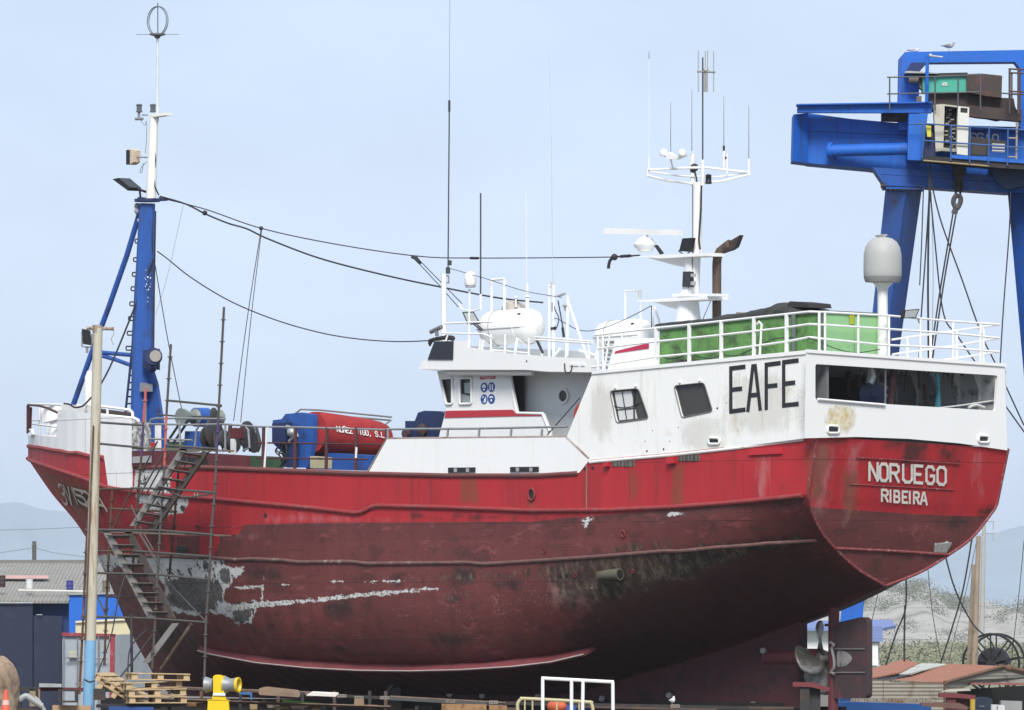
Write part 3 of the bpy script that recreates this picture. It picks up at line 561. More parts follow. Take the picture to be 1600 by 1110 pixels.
part(MB().abox(11.75, 12.28, -2.62, -2.55, ZF - .2, cN.z - .1), 'locker_panel', pm('locker_grey', (.14, .14, .145), .6))
dr = MB().lathe(aX(1362, 617, 11.6), (1, -.35, 0), [(.05, -.1), (.30, -.08), (.30, .0), (.10, .02), (.05, .04), (.05, .06)], 24); part(dr, 'net_hauler_drum', pm('hauler_blue', (.016, .022, .07), .5))
part(MB().tube(pX([(1360, 575), (1362, 588), (1358, 600)], 11.7), [.08, .11, .09]).tube(pX([(1383, 640), (1383, 578)], 11.7), .03).tube(pX([(1376, 600), (1392, 610)], 11.6), .035).ball(aX(1381, 627, 11.6), .06).ball(aX(1384, 619, 11.6), .05), 'hauler_arm', pm('hauler_grey', (.42, .43, .45), .4, .4))
part(MB().tube(pX([(1391, 642), (1393, 610), (1396, 578)], 11.8), .07).tube(pX([(1445, 600), (1446, 632)], 11.4), .035).tube(pX([(1340, 585), (1342, 625)], 11.2), .06).tube(pX([(1326, 580), (1328, 624)], 11.0), .05), 'hauler_hose', pm('hose_maroon', (.07, .03, .035), .8))
hb = random.Random(4); sh = MB()
for i in range(13):
    u = 1352 + i * 13 + hb.uniform(-7, 7); sh.tube(pX([(u, 576 + i * .7), (u + hb.uniform(-3, 3), 580 + hb.random() ** 2 * 34 + i * .6)], 12.0 - hb.random()), [hb.uniform(.012, .05), hb.uniform(.008, .04)], 6)
part(sh, 'hanging_gear', pm('gear_dark', (.09, .085, .07), .8, var=.6, scale=8))
one(MB().prism(pX([(1464, 584), (1468, 585), (1469, 610), (1470, 637), (1464, 639), (1466, 612)], 12.0), (-.06, 0, 0)), 'oilskin_cloth', pm('cyan_cloth', (.03, .16, .21), .8), aX(1466, 582, 12.15), 'cyan cloth hanging inside the open stern of the trawler shelter', 'cloth')
part(MB().tube(pX([(1440, 641), (1500, 634), (1556, 626)], 12.2), .02).tube(smoothline(pX([(1513, 637), (1525, 633), (1538, 637)], 12.3)), .03), 'deck_hose', pm('hose_pale', (.5, .5, .48), .6))
# fairleads
def fairlead(u, v, w_, h_, pl, out):
    q_ = rrect([pl(u - w_, v - h_), pl(u + w_, v - h_ * .8), pl(u + w_, v + h_), pl(u - w_, v + h_)], .10); o_ = Vector(out)
    f = part(MB().prism([p + o_ * .004 for p in q_], o_ * .012), 'fairlead', BLACK); part(MB().tube([p + o_ * .02 for p in q_], .028, 8, True), 'fairlead_rim', WOLD, f)
fairlead(1116.5, 689, 8.5, 5, lambda u, v: aY(u, v, YS), (0, -1, 0)); fairlead(1301, 671, 9, 6, lambda u, v: aX(u, v, XT), (1, 0, 0)); fairlead(1536, 686, 8, 5.5, lambda u, v: aX(u, v, XT), (1, 0, 0))
# lettering
lt = MB(); Z4 = lambda x, y: (850 + x / 3.7, 480 + y / 3.7)
text_px(lt, 'EAFE', [(1142.2, 643.2, 1163, 640.5, 576, 573.4), (1169, 641, 1188, 639, 573.5, 571.5), (1197.6, 638, 1218, 636, 570.3, 567.6), (1224.8, 633.8, 1246, 631.5, 566.3, 563.6)], lambda u, v: aY(u, v, YS), .094)
part(lt, 'lettering', BLACK, side)
LW = pm('letter_white', (.66, .63, .58), .6, var=.2, dirt=(.30, .12, .11), dirtamt=.22, dscale=9)
Z2 = lambda x, y: (1200 + x / 3.7, 560 + y / 3.7)
nm = [(585, 703, 632, 706, 606, 609), (646, 706, 690, 710, 610, 613), (706, 710, 753, 714, 614, 617), (780, 714, 830, 718, 618, 621), (846, 718, 890, 722, 621, 624), (914, 723, 958, 726, 626, 629), (978, 728, 1026, 731, 630, 632)]
def zz(l): return [(Z2(a, b)[0], Z2(a, b)[1], Z2(c, d)[0], Z2(c, d)[1], Z2(a, e_)[1], Z2(c, f_)[1]) for a, b, c, d, e_, f_ in l]
lt = MB(); text_px(lt, 'NORUEGO', zz(nm), aT, .064); part(lt, 'ship_name', LW)
rb = [(657, 824, 690, 827, 760, 763), (697, 828, 716, 829, 764, 766), (729, 830, 757, 832, 767, 769), (777, 833, 803, 835, 770, 772), (808, 836, 828, 838, 772, 774), (842, 838, 870, 840, 775, 777), (882, 842, 916, 845, 778, 780)]
lt = MB(); text_px(lt, 'RIBEIRA', zz(rb), aT, .052); part(lt, 'home_port', LW)
# bow number on the flare, each letter laid on the plating
bowl = [('3', 92, 786, 100, 788, 757, 759), ('V', 101, 788, 109, 789, 760, 762), ('I', 108, 784, 121, 787, 761, 764), ('5', 117, 785, 130, 789, 763, 767), ('2', 128, 789, 140, 792, 766, 769), ('A', 148, 795, 160, 797, 772, 774)]
lt = MB()
for ch, u0, b0, u1, b1, t0, t1 in bowl:
    sl = 8
    C4 = [onhull(u0 + sl, b0, .012)[0], onhull(u1 + sl, b1, .012)[0], onhull(u0 - 1, t0, .012)[0], onhull(u1 - 1, t1, .012)[0]]
    def P(x, y, C4=C4): return C4[0].lerp(C4[1], x / 4).lerp(C4[2].lerp(C4[3], x / 4), y / 6)
    strokes(lt, ch, P, .065, .008)
part(lt, 'bow_number', pm('letter_cream', (.55, .50, .42), .7, var=.2))
# ---- wheelhouse
YW = -2.15
wall = [(683, 580), (800, 580), (797, 590), (808, 645.6), (848, 646), (859, 674), (860, 690), (684, 690), (688, 674), (697, 641)]
WW1 = [(688.5, 592), (706.5, 590.5), (706.5, 631.5), (697, 632)]; WW2 = [(718, 591.5), (736.6, 590), (736.6, 631), (718, 631.6)]
wh = part(MB().holed(pY(wall, YW), [rrect(pY(WW1, YW), .05), rrect(pY(WW2, YW), .05)], (0, .07, 0)), 'wheelhouse', WHITE2)
for W_ in (WW1, WW2):
    fr = part(MB().tube(rrect(pY(W_, YW - .02), .05), .028, 8, True), 'window_frame', WHITE2, wh)
    part(MB().prism(rrect(pY(W_, YW + .05), .05), (0, .01, 0)), 'window_pane', GLASS, wh)
part(MB().prism(pY([(725, 599), (735, 598), (736, 615), (726, 614)], YW + .044), (0, .004, 0)).prism(pY([(719, 615), (736, 620), (736, 629), (722, 630)], YW + .045), (0, .003, 0)), 'window_reflection_panel', pm('interior_grey', (.30, .34, .34), .5), wh)
part(MB().prism(pY([(697.3, 642.2), (801.3, 640.4), (805.8, 645.8), (845.4, 646), (850, 650), (802, 650.6), (695, 653.2)], YW - .004), (0, -.012, 0)), 'red_stripe', pm('stripe_red', (.42, .03, .045), .5, var=.05), wh)
part(MB().tube(pY([(797, 583), (797, 591), (808, 645.6), (848, 646.6), (859, 674)], YW), .035, 8), 'door_edge', WHITE2, wh)
fN = pY([(683, 580), (697, 641), (688, 674), (684, 690)], YW + .04); part(MB().prism(fN + [p + Vector((.06, 0, 0)) for p in fN[::-1]], (0, 4.2, -.1)), 'front_wall', WHITE2, wh)
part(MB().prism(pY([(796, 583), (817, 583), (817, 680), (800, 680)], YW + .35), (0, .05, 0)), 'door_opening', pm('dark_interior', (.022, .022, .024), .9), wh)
rw = part(MB().prism(pY([(815, 580), (940, 580), (940, 695), (815, 695)], -1.62), (0, .06, 0)).prism(pY([(799, 580), (815.5, 580), (815.5, 695), (799, 695)], -1.60), (0, .05, 0)), 'deckhouse_wall', pm('deckhouse_paint', (.70, .71, .72), .5, var=.04), ship)
pc = aY(881, 619, -1.62); ph = part(MB().lathe(pc, (0, -1, 0), [(.155, 0), (.175, 0), (.175, .05), (.15, .055), (.125, .04), (.125, 0)], 28), 'porthole', WHITE2, rw); part(MB().lathe(pc, (0, -1, 0), [(.124, .004), (.0, .008)], 24), 'porthole_glass', GLASS, rw)
# safety signs on the wheelhouse side
part(MB().prism(pY(box4(750, 589.2, 774.2, 593.3, -1.2), YW - .004), (0, -.006, 0)), 'warning_strip', pm('sign_red', (.50, .03, .06), .5, var=.03), wh)
wt = MB()
for i in range(11): wt.prism(pY(box4(753 + i * 1.8, 590.2 - i * .09, 754.1 + i * 1.8, 591.3 - i * .09), YW - .0105), (0, -.002, 0))
for i in range(5): wt.prism(pY(box4(757.5 + i * 1.9, 591.9 - i * .09, 758.8 + i * 1.9, 592.8 - i * .09), YW - .0105), (0, -.002, 0))
part(wt, 'warning_text', WHITE2, wh)
SB = pm('sign_blue', (.012, .07, .30), .5, var=.03)
for k, (u, v) in enumerate(((756.6, 605.6), (768, 605), (756.6, 624), (768, 623.5))):
    c = aY(u, v, YW - .004); sg = part(MB().lathe(c, (0, -1, 0), [(.108, 0), (.108, .006), (.001, .0061)], 28), 'safety_sign', SB, wh); w2 = MB(); y_ = YW - .0115
    P = lambda a, b, c=c: Vector((c.x + a, y_, c.z + b))
    if k == 0: w2.prism([P(-.06, -.01), P(-.05, .05), P(0, .075), P(.05, .05), P(.06, -.01)], (0, -.002, 0)).prism([P(-.035, -.03), P(.035, -.03), P(.025, -.07), P(-.025, -.07)], (0, -.002, 0))
    if k == 1: w2.prism([P(-.055, .06), P(-.02, .06), P(-.02, -.07), P(-.055, -.07)], (0, -.002, 0)).prism([P(.055, .06), P(.02, .06), P(.02, -.07), P(.055, -.07)], (0, -.002, 0))
    if k == 2: w2.prism([P(-.07, -.05), P(-.01, -.06), P(.01, 0), P(.05, .06), P(.07, 0), P(.06, -.06), P(.02, -.08)], (0, -.002, 0)).prism([P(-.06, .02), P(-.02, .03), P(0, .07), P(-.04, .06)], (0, -.002, 0))
    if k == 3: w2.prism([P(-.06, .02), P(-.04, .06), P(.04, .06), P(.06, .02)], (0, -.002, 0)).prism([P(-.03, -.01), P(.03, -.01), P(.02, -.06), P(-.02, -.06)], (0, -.002, 0))
    part(w2, 'safety_symbol', WHITE2, wh)
# brow and flying bridge
YB = -2.55
fb = part(MB().prism(pY([(655, 577), (659, 564), (668, 562), (679, 533), (731, 533), (731, 543), (791, 552), (858, 557.5), (930, 561), (930, 582), (858, 581), (822, 578), (682, 578)], YB), (0, .06, 0)), 'flying_bridge', WHITE2)
part(MB().prism(pY([(669, 562), (679.5, 533.5), (709, 533.3), (708, 562.5)], YB - .004), (0, -.02, 0)), 'bridge_window', pm('smoked_glass', (.018, .019, .028), .12), fb)
so_ = pY([(655, 577), (682, 579), (822, 579), (858, 582), (930, 583)], YB + .03); so2 = [p + UP * .06 for p in so_[::-1]]
part(MB().prism(so_ + so2, (0, 5.0, -.15)), 'wheelhouse_roof', WHITE2)
part(MB().tube(pY([(700, 583), (833, 583.5)], YB + .2), .055, 10), 'gutter_pipe', WHITE2)
part(MB().prism(pY([(735, 541), (905, 549), (930, 551), (930, 580), (735, 580)], 2.3), (0, .06, 0)), 'bridge_far_side', pm('bridge_inside_shaded', (.42, .45, .47), .6, var=.05), fb)  # inner face greyed to paint in the shadow it lies in
rl = MB(); lines(rl, [[(693, 506), (733, 504), (770, 503)], [(690, 521), (755, 522), (770, 528)], [(733, 487), (733, 543)], [(700, 523), (696, 534)], [(750, 530), (749, 546)], [(767, 522), (767, 550)], [(789, 522), (789, 552)], [(826, 528), (826, 556)], [(767, 547), (826, 552)], [(836, 527), (926, 534)], [(836, 531), (926, 537)], [(920, 532), (921, 580)], [(884, 533), (884, 560)]], YB + .04, .022)
lines(rl, [[(768, 437), (768, 552)], [(788, 437), (788, 553)], [(768, 437.5), (788, 436)]], -1.2, .03)
part(rl, 'bridge_railing', WHITE2)
lo_ = MB(); lines(lo_, [[(858, 446), (858, 558)], [(865, 446), (865, 558)], [(858, 447), (865, 447)], [(887, 462), (886, 556)], [(887, 470), (918, 560)], [(905, 548), (935, 556)], [(875, 545), (866, 556)]], -1.0, .03); part(lo_, 'aerial_post', WHITE2)
part(MB().tube(pY([(863, 445), (863, 440)], -1.0), .04).tube(pY([(863.5, 440), (861.5, 214)], -1.0), .008, 6).tube(pY([(861.5, 214), (857.5, 72)], -1.0), .004, 5), 'whip_aerial', pm('aerial_pale', (.5, .52, .54), .5))
part(MB().tube(pY([(693.5, 428), (693.5, 535)], -1.5), .06, 10), 'aerial_post', WHITE2)
wa = MB().tube(pY([(700, 425), (701, 300), (702, 175)], -1.4), .016, 6).tube(pY([(702, 175), (702, 157)], -1.4), .028, 6).tube(pY([(702, 157), (703, -30)], -1.4), .004, 5).tube(pY([(700, 428), (700, 418)], -1.4), .05, 8).tube(pY([(703, 415), (703, 407)], -1.4), .04, 8); part(wa, 'whip_aerial', pm('aerial_dark', (.045, .05, .055), .5))
part(lines(MB(), [[(698, 431), (701, 431)], [(698, 442), (702, 442)], [(701, 431), (701, 442)]], -1.4, .018), 'aerial_bracket', STEEL)
part(MB().tube(pY([(751, 302), (751, 461)], -1.3), .018, 6), 'whip_aerial', MATS['aerial_dark'])
part(MB().tube(pY([(751, 460), (751, 484)], -1.3), .03).tube(pY([(717, 475), (722, 484), (737, 487), (750, 483), (753, 470)], -1.3), .02).tube(pY([(733.5, 452), (733.5, 540)], -1.3), .025), 'aerial_bracket', WHITE2)
part(MB().lathe(aY(735, 446, -1.3), UP, [(.06, -.02), (.12, 0), (.135, .05), (.135, .16), (.12, .24), (.08, .29), (.01, .315)], 20), 'aerial_dome', WHITE2)
part(MB().lathe(aY(735, 446, -1.3), UP, [(.11, -.05), (.115, -.005)], 12), 'dome_foot', GREYP)
ga = MB().tube(pY([(824, 487), (824, 465)], -.8), .045).lathe(aY(824, 465, -.8), UP, [(.02, 0), (.07, .01), (.03, .05), (.03, .09), (.05, .1), (.02, .14), (.02, .3), (.005, .32)], 12).tube(pY([(822, 300), (823, 440)], -.8), .006, 5).lathe(aY(806, 466, -.8), UP, [(.02, -.2), (.02, 0), (.05, .01), (.05, .04), (.01, .05)], 10); part(ga, 'satellite_aerial', WHITE2)
part(MB().prism(pY([(669, 575), (677, 579), (690, 579), (684, 574)], YB + .1), (0, .1, 0)), 'brow_lamp', BLACK)
part(MB().tube(pY([(673, 519), (690, 511)], -2.4), .05).tube(pY([(682, 517), (683, 525)], -2.4), .04), 'search_lamp', pm('lamp_grey', (.18, .18, .18), .5, .3))
part(MB().ball(aY(703, 528, -2.4), .08, 1.3, 1, .7).ball(aY(698, 528, -2.3), .07).ball(aY(707, 529, -2.45), .06), 'horn', BLACK)
for u, v in ((845, 565),): part(MB().ball(aY(823, 564.5, YB), .02), 'bolt', BLACK)
part(MB().tube(smoothline(pY([(882, 568), (883, 580), (888, 583), (892, 580), (894, 570)], YB - .02)), .014, 5), 'cable_loop', BLACK); part(MB().prism(pY(box4(890, 568, 904, 572), YB - .02), (0, .1, 0)).prism(pY(box4(907, 568, 913, 572), YB - .02), (0, .1, 0)), 'cable_box', WHITE2)
part(MB().tube(pY([(906, 622), (855, 680)], -2.9), .012, 5), 'stair_rope', DARKM)
bu = MB().tube([Vector((aY(914, 650, -2.5).x, 0, 0)) + Vector((.27 * math.cos(t) , -2.5, aY(914, 650, -2.5).z + .27 * math.sin(t))) for t in np.linspace(0, 2 * math.pi, 28, endpoint=False)], .055, 8, True)
lb = one(bu, 'lifebuoy', pm('lifebuoy_orange', (.42, .05, .025), .7), aY(908, 648, -2.5), 'orange ring lifebuoy hung behind the slanted white edge of the aft shelter', 'lifebuoy')
for u, v in ((1121, 638), (1011, 705), (1037, 702), (1008, 690), (1020, 673), (1060, 668), (1046, 690), (1135, 630)): part(MB().ball(aY(u, v, YS), .022 if u in (1121, 1011, 1037) else .012), 'side_bolt', BLACK, side)
part(MB().tube(smoothline([aY(u, v, -2.9) for u, v in ((1031, 556), (1045, 561), (1062, 559), (1078, 551), (1092, 558), (1112, 560), (1130, 555), (1150, 556), (1178, 545), (1210, 530), (1240, 528))]), .012, 5), 'rail_rope', ROPE)
part(MB().tube(smoothline([aX(u, v, 12.2) for u, v in ((1262, 528), (1280, 534), (1300, 543), (1325, 550), (1345, 551), (1375, 546))]), .010, 5), 'rail_rope', ROPE)
# flood lamps
def flood(pts, pl, out, name='flood_lamp'):
    q_ = [pl(u, v) for u, v in pts]; o_ = Vector(out); c = sum(q_, Vector()) / 4
    f = part(MB().prism(q_, o_ * -.09), name, BLACKP); part(MB().prism([c + (p - c) * .82 + o_ * .004 for p in q_], o_ * .006), 'lamp_glass', LENS, f); return f
flood([(722, 488), (740, 487), (751, 506), (731, 508)], lambda u, v: aD(u, v, depth((0, -2.6, 0))), -DV); part(MB().tube(pY([(738, 505), (752, 517)], -2.3), .015).tube(pY([(742, 505), (755, 516)], -2.3), .015), 'lamp_stay', BLACK)
part(MB().lathe(aY(884, 478, -1), UP, [(.03, -.12), (.05, -.02), (.09, 0), (.02, .05)], 10).tube(pY([(871, 463), (883, 459)], -1), .03), 'signal_lamp', GREYP)
# ---- roof railings of the aft shelter
YR = -2.95
near = [(1025, 513), (1128, 502), (1229, 491), (1265, 487)]
n2 = [(1025, 534), (1128, 523.5), (1229, 512), (1265, 506.5)]; n3 = [(925, 574), (1025, 558), (1128, 548), (1229, 534), (1265, 527)]
rg = MB(); lines(rg, [near, n2, n3, [(930, 524), (1025, 513)], [(933, 545), (1025, 534)]], YR, .025)
for u in (1025, 1077, 1127, 1178, 1229): rg.bar(aC(u, float(np.interp(u, *zip(*near))), *aY(u, 500, YR).xy), aY(u, float(np.interp(u, [926, 1262], [580, 548])), YR), .06, .06, (1, 0, 0))
lines(rg, [[(934, 527), (934, 578)], [(942, 520), (942, 578)], [(953, 522), (944, 578)], [(972, 518), (972, 545)], [(1183, 507), (1186, 503), (1190, 507), (1187, 556)]], YR, .025)
part(rg, 'roof_railing', WHITE2)
XR = 12.25
st = [(1289, 488), (1389, 493.5), (1484, 502), (1561, 507.5)]; s2 = [(1289, 508), (1376, 513.5), (1484, 521), (1561, 528.5)]; s3 = [(1289, 530), (1378, 539), (1484, 544), (1561, 550)]
rs = MB()
for a, b_, l in ((near, st, 0), (n2, s2, 0), (n3, s3, 0)): rs.tube([aY(*a[-1], YR)] + [aX(u, v, XR) for u, v in b_], .025, 6)
for u in (1289, 1341, 1389, 1438, 1489, 1532): rs.tube([aX(u, float(np.interp(u, *zip(*st))), XR), aX(u, float(np.interp(u, [1262, 1570], [550, 572])), XR)], .026, 6)
rs.tube([aX(1280, 487.5, XR), aX(1280, 552, XR)], .03, 6)
fe = aX(1561, 507.5, XR); ybk = fe.y
for a, b_ in (((1561, 507.5), (1494, 517)), ((1561, 528.5), (1495, 540)), ((1561, 550), (1494, 560))):
    p = aX(*a, XR); qv = aC(b_[0], b_[1], *aY(b_[0], 500, ybk).xy); rs.tube([p, aY(b_[0], b_[1], ybk), aY(b_[0] - 100, b_[1] + 14, ybk)], .025, 6)
for u, v in ((1537, 512), (1495, 517), (1454, 522), (1418, 527)): rs.tube([aY(u, v, ybk), aY(u, v + 60, ybk)], .028, 6)
part(rs, 'stern_railing', WHITE2)
for u in (1372, 1376, 1383, 1388): pass
f = flood([(1413, 485), (1437, 483), (1431, 497), (1411, 498)], lambda u, v: aX(u, v, XR + .1), (1, 0, 0), 'stern_lamp'); part(MB().tube([aX(1434, 497, XR + .1), aX(1436, 504, XR)], .02, 5), 'lamp_stay', STEEL, f)
# radome on its post
Xr, Yr = 11.95, float(0)
Yr = min(np.linspace(-2, 2, 400), key=lambda y: abs(upx(Xr, y) - 1379)); Rz = lambda v: aC(1379, v, Xr, Yr); k_ = px(Rz(400))
rd = part(MB().lathe(Rz(441), UP, [(15 * k_, 0), (28 * k_, 4 * k_), (29.5 * k_, 8 * k_), (30 * k_, 18 * k_), (29.5 * k_, 44 * k_), (27 * k_, 55 * k_), (22 * k_, 63 * k_), (15 * k_, 68 * k_), (7 * k_, 70 * k_), (.01, 70.5 * k_)], 32), 'radome', pm('radome_grey', (.38, .38, .37), .55, var=.04))
part(MB().lathe(Rz(441), UP, [(14 * k_, -.3 * k_), (27 * k_, -.2 * k_), (28.6 * k_, 4 * k_), (29.8 * k_, 8.3 * k_), (29.8 * k_, 9.2 * k_), (26 * k_, 4 * k_)], 32), 'radome_skirt', pm('radome_skirt_grey', (.22, .22, .22), .7), rd)
part(MB().lathe(Rz(556), UP, [(8.5 * k_, 0), (8 * k_, 100 * k_), (9 * k_, 106 * k_), (16 * k_, 114 * k_)], 20).tube([Rz(556) + RV * 6 * k_ - DV * 7 * k_, Rz(450) + RV * 4 * k_ - DV * 7 * k_, Rz(442) + RV * 10 * k_ - DV * 10 * k_], .008, 5), 'radome_post', WHITE2, rd)
# ---- main mast above the wheelhouse
M = lambda u, v, y=0: aY(u, v, y)
mm = MB().tube([M(1075, 505), M(1076, 462), M(1079, 458)], [.30, .22, .22], 12).tube([M(1080, 462), M(1083, 398)], [.19, .17], 12).tube([M(1089, 400), M(1090, 285)], [.115, .10], 10); mast = part(mm, 'main_mast', WHITE2)
part(MB().prism([M(995, 470, -.35), M(1030, 467, -.35), M(1102, 463, -.35), M(1102, 468, -.35), M(1030, 472, -.35), M(995, 471.5, -.35)], (0, .7, 0)).prism([M(1015, 470, -.02), M(1075, 468, -.02), M(1063, 484, -.02), M(1050, 482, -.02)], (0, .05, 0)).prism([M(1050, 459, -.3), M(1118, 459, -.3), M(1118, 463, -.3), M(1050, 464, -.3)], (0, .4, 0)), 'mast_platform', WHITE2, mast)
part(MB().prism([M(988, 401, -.3), M(1102, 395, -.3), M(1102, 400, -.3), M(1030, 404, -.3)], (0, .6, 0)).prism([M(1008, 402, -.02), M(1080, 400, -.02), M(1070, 418, -.02), M(1055, 415, -.02)], (0, .05, 0)), 'mast_platform', WHITE2, mast)
sp = MB()
ctop = (1085, 262); L_ = (1011, 266); R_ = (1171, 270); B_ = (1090, 288)
sp.tube([M(*L_, -1.0), M(1080, 262.5, -.1), M(1100, 262, .1), M(*R_, 1.0)], .03, 6).tube([M(1012, 275, -1.0), M(1040, 282, -.5), M(1085, 288, 0), M(1130, 283, .5), M(1171, 273, 1.0)], .028, 6).tube([M(1012, 268, -1), M(1060, 275, -.3), M(1120, 277, .4), M(1169, 271, 1)], .02, 6).tube([M(1012, 265, -1), M(1012, 276, -1)], .02, 6).tube([M(1171, 268, 1), M(1171, 275, 1)], .02, 6).tube([M(1082, 240), M(1082, 290)], .05, 8).tube([M(1098, 250), M(1098, 290)], .04, 8)
part(sp, 'mast_spreader', WHITE2, mast)
wp = MB().tube([M(1098, 252), M(1098, 90)], .017, 6); part(wp, 'pole_aerial', MATS['aerial_dark'], mast)
da = MB().tube([M(1090, 112), M(1117, 113)], .025, 6)
for u, a, b_ in ((1091, 80, 144), (1115, 80, 144), (1102, 80, 112), (1105.5, 79, 112)): da.tube([M(u, a), M(u, b_)], .011, 5)
da.tube([M(1101.5, 114), M(1101.5, 144)], .028, 6).tube([M(1104, 114), M(1104, 144)], .028, 6).ball(M(1103, 110), .06); part(da, 'dipole_aerial', pm('aerial_grey', (.35, .35, .33), .5, .3), mast)
for u, a, b_, y in ((1048, 160, 238, -.6), (1081, 140, 236, -.1), (1131, 150, 236, .5), (1170, 165, 248, 1.0), (1014, 80, 92, -1)): part(MB().tube([M(u, b_, y), M(u, a, y)], [.012, .006], 5), 'whip_aerial', STEEL, mast)
part(MB().tube([M(1014, 246, -1), M(1014, 92, -1)], .004, 5), 'whip_aerial', WHITE2, mast)
part(MB().tube([M(1131, 236, .5), M(1131, 262, .5)], .03).tube([M(1136, 240, .5), M(1136, 272, .5)], .02).tube([M(1170, 248, 1), M(1170, 268, 1)], .025).tube([M(1014, 246, -1), M(1014, 266, -1)], .02), 'aerial_bracket', WHITE2, mast)
part(MB().tube([M(1131, 236, .5), M(1131, 228, .5)], .025).ball(M(1135, 247, .5), .035).ball(M(1085, 262), .09).ball(M(1083, 266), .07).tube([M(1084, 262), M(1088, 278), M(1089, 288)], .02), 'mast_fitting', DARKM, mast)
gp = MB()
for u, v in ((1037, 239), (1066, 239)): gp.lathe(M(u, v + 3, -.7), UP, [(.07, -.03), (.085, 0), (.085, .06), (.06, .11), (.01, .13)], 14)
gp.prism([M(1034, 243, -.7), M(1044, 238, -.7), M(1052, 244, -.7), M(1070, 243, -.7), M(1056, 249, -.7), M(1044, 249, -.7)], (0, .12, 0)).tube([M(1048, 249, -.6), M(1051, 262, -.4)], .02); part(gp, 'satnav_aerial', WHITE2, mast)
ll = MB().lathe(M(1107, 283), UP, [(.03, -.07), (.075, -.06), (.075, -.02), (.065, 0), (.065, .10), (.075, .12), (.03, .15)], 14); part(ll, 'navigation_lamp', BLACKP, mast)
nl = MB().prism([M(1078, 425), M(1089, 425), M(1089, 449), M(1077, 449)], (0, -.22, 0)).tube([M(1077, 424, -.25), M(1076, 450, -.25)], .015); part(nl, 'lamp_bracket', pm('lamp_dark', (.05, .05, .055), .4, .3), mast)
part(MB().tube([M(1083, 433, -.25), M(1083, 428, -.25)], .06, 10).tube([M(1083, 446, -.25), M(1083, 440, -.25)], .06, 10), 'navigation_lamp', pm('lamp_clear', (.30, .32, .34), .2), mast)
bl_ = part(MB().prism([M(1071, 373, -.2), M(1087, 372, -.2), M(1083, 394, -.2), M(1066, 393, -.2)], (0, -.1, 0)), 'flood_lamp', BLACKP, mast)
part(MB().tube([M(1096, 290, -.12), M(1095, 330, -.12), M(1092, 375, -.12), M(1094, 390, -.12)], .022, 6).tube([M(1060, 392, -.2), M(1070, 399, -.2), M(1078, 394, -.2)], .014, 5).tube([M(1082, 290, -.12), M(1082, 420, -.15)], .008, 5), 'mast_cable', DARKM, mast)
# radar scanner
c = M(1007, 385); rad = part(MB().lathe(M(1008, 394), UP, [(.10, 0), (.16, .02), (.17, .06), (.24, .12), (.25, .17), (.19, .25), (.16, .30), (.07, .32), (.07, .37)], 24), 'radar_pedestal', WHITE2, mast)
part(MB().bar(M(947, 361), M(1064, 364), .12, .13), 'radar_scanner', WHITE2, mast)
part(MB().prism([M(1022, 384, -.3), M(1026, 383, -.3), M(1036, 396, -.3), M(1031, 398, -.3)], (0, .04, 0)), 'lamp_bracket', DARKM, mast)
# mast legs and light frames abaft the bridge
lg = MB(); lines(lg, [[(997, 455), (997, 468)], [(1022, 478), (1034, 515)], [(1020, 478), (1020, 510)], [(977, 455), (977, 505)], [(1001, 455), (1001, 505)], [(977, 455), (1001, 455)]], .4, .025); part(lg, 'mast_leg', WHITE2, mast)
part(MB().tube([M(1112, 467, .2), M(1097, 502, .2)], .008, 5), 'mast_stay', ROPE, mast)
# exhaust stack
EX = pm('exhaust_rust', (.11, .075, .055), .6, .3, var=.4, scale=2, dirt=(.04, .03, .03), dirtamt=.4, streak=(.30, .24, .17), samt=.6)
ex = MB().tube([M(1120, 510, .3), M(1120, 412, .3), M(1121, 402, .3), M(1125, 393, .3), M(1134, 386, .3), M(1141, 381, .3)], .10, 16); e_ = part(ex, 'exhaust_stack', EX)
h_ = MB().prism([M(1128, 383, .26), M(1140, 377, .26), M(1156, 367.5, .26), M(1149, 386, .26), M(1142, 391, .26), M(1132, 394, .26), M(1122, 398, .26)], (0, .12, 0)); part(h_, 'exhaust_outlet', pm('soot', (.035, .028, .026), .8, var=.4, dirt=(.09, .05, .04), dirtamt=.3), e_)
part(MB().prism([M(1098, 459, .1), M(1116, 459, .1), M(1116, 463, .1), M(1098, 464, .1)], (0, .3, 0)), 'stack_stay', WHITE2, e_)
# funnel casing behind the railing, white with a red flash, and its ladder
cs = part(MB().prism(pY([(950, 578), (962, 531), (1026, 528), (1026, 573)], -.6), (0, 1.4, 0)), 'engine_casing', WHITE2)
part(MB().prism(pY([(962, 549), (1014, 536), (1014, 545), (960, 553)], -.6 - .004), (0, -.01, 0)), 'red_flash', pm('flash_red', (.38, .02, .06), .5), cs)
ld = MB()
for i in range(7): ld.prism(pY([(938 + 1.4 * (6 - i), 533 + i * 6.6), (957 - i * 1.6, 533 + i * 6.6), (956 - i * 1.6, 537.2 + i * 6.6), (938 + 1.4 * (6 - i), 537.2 + i * 6.6)], -1.6), (0, .05, 0))
part(ld, 'stair_treads', pm('tread_grey', (.16, .17, .18), .6))
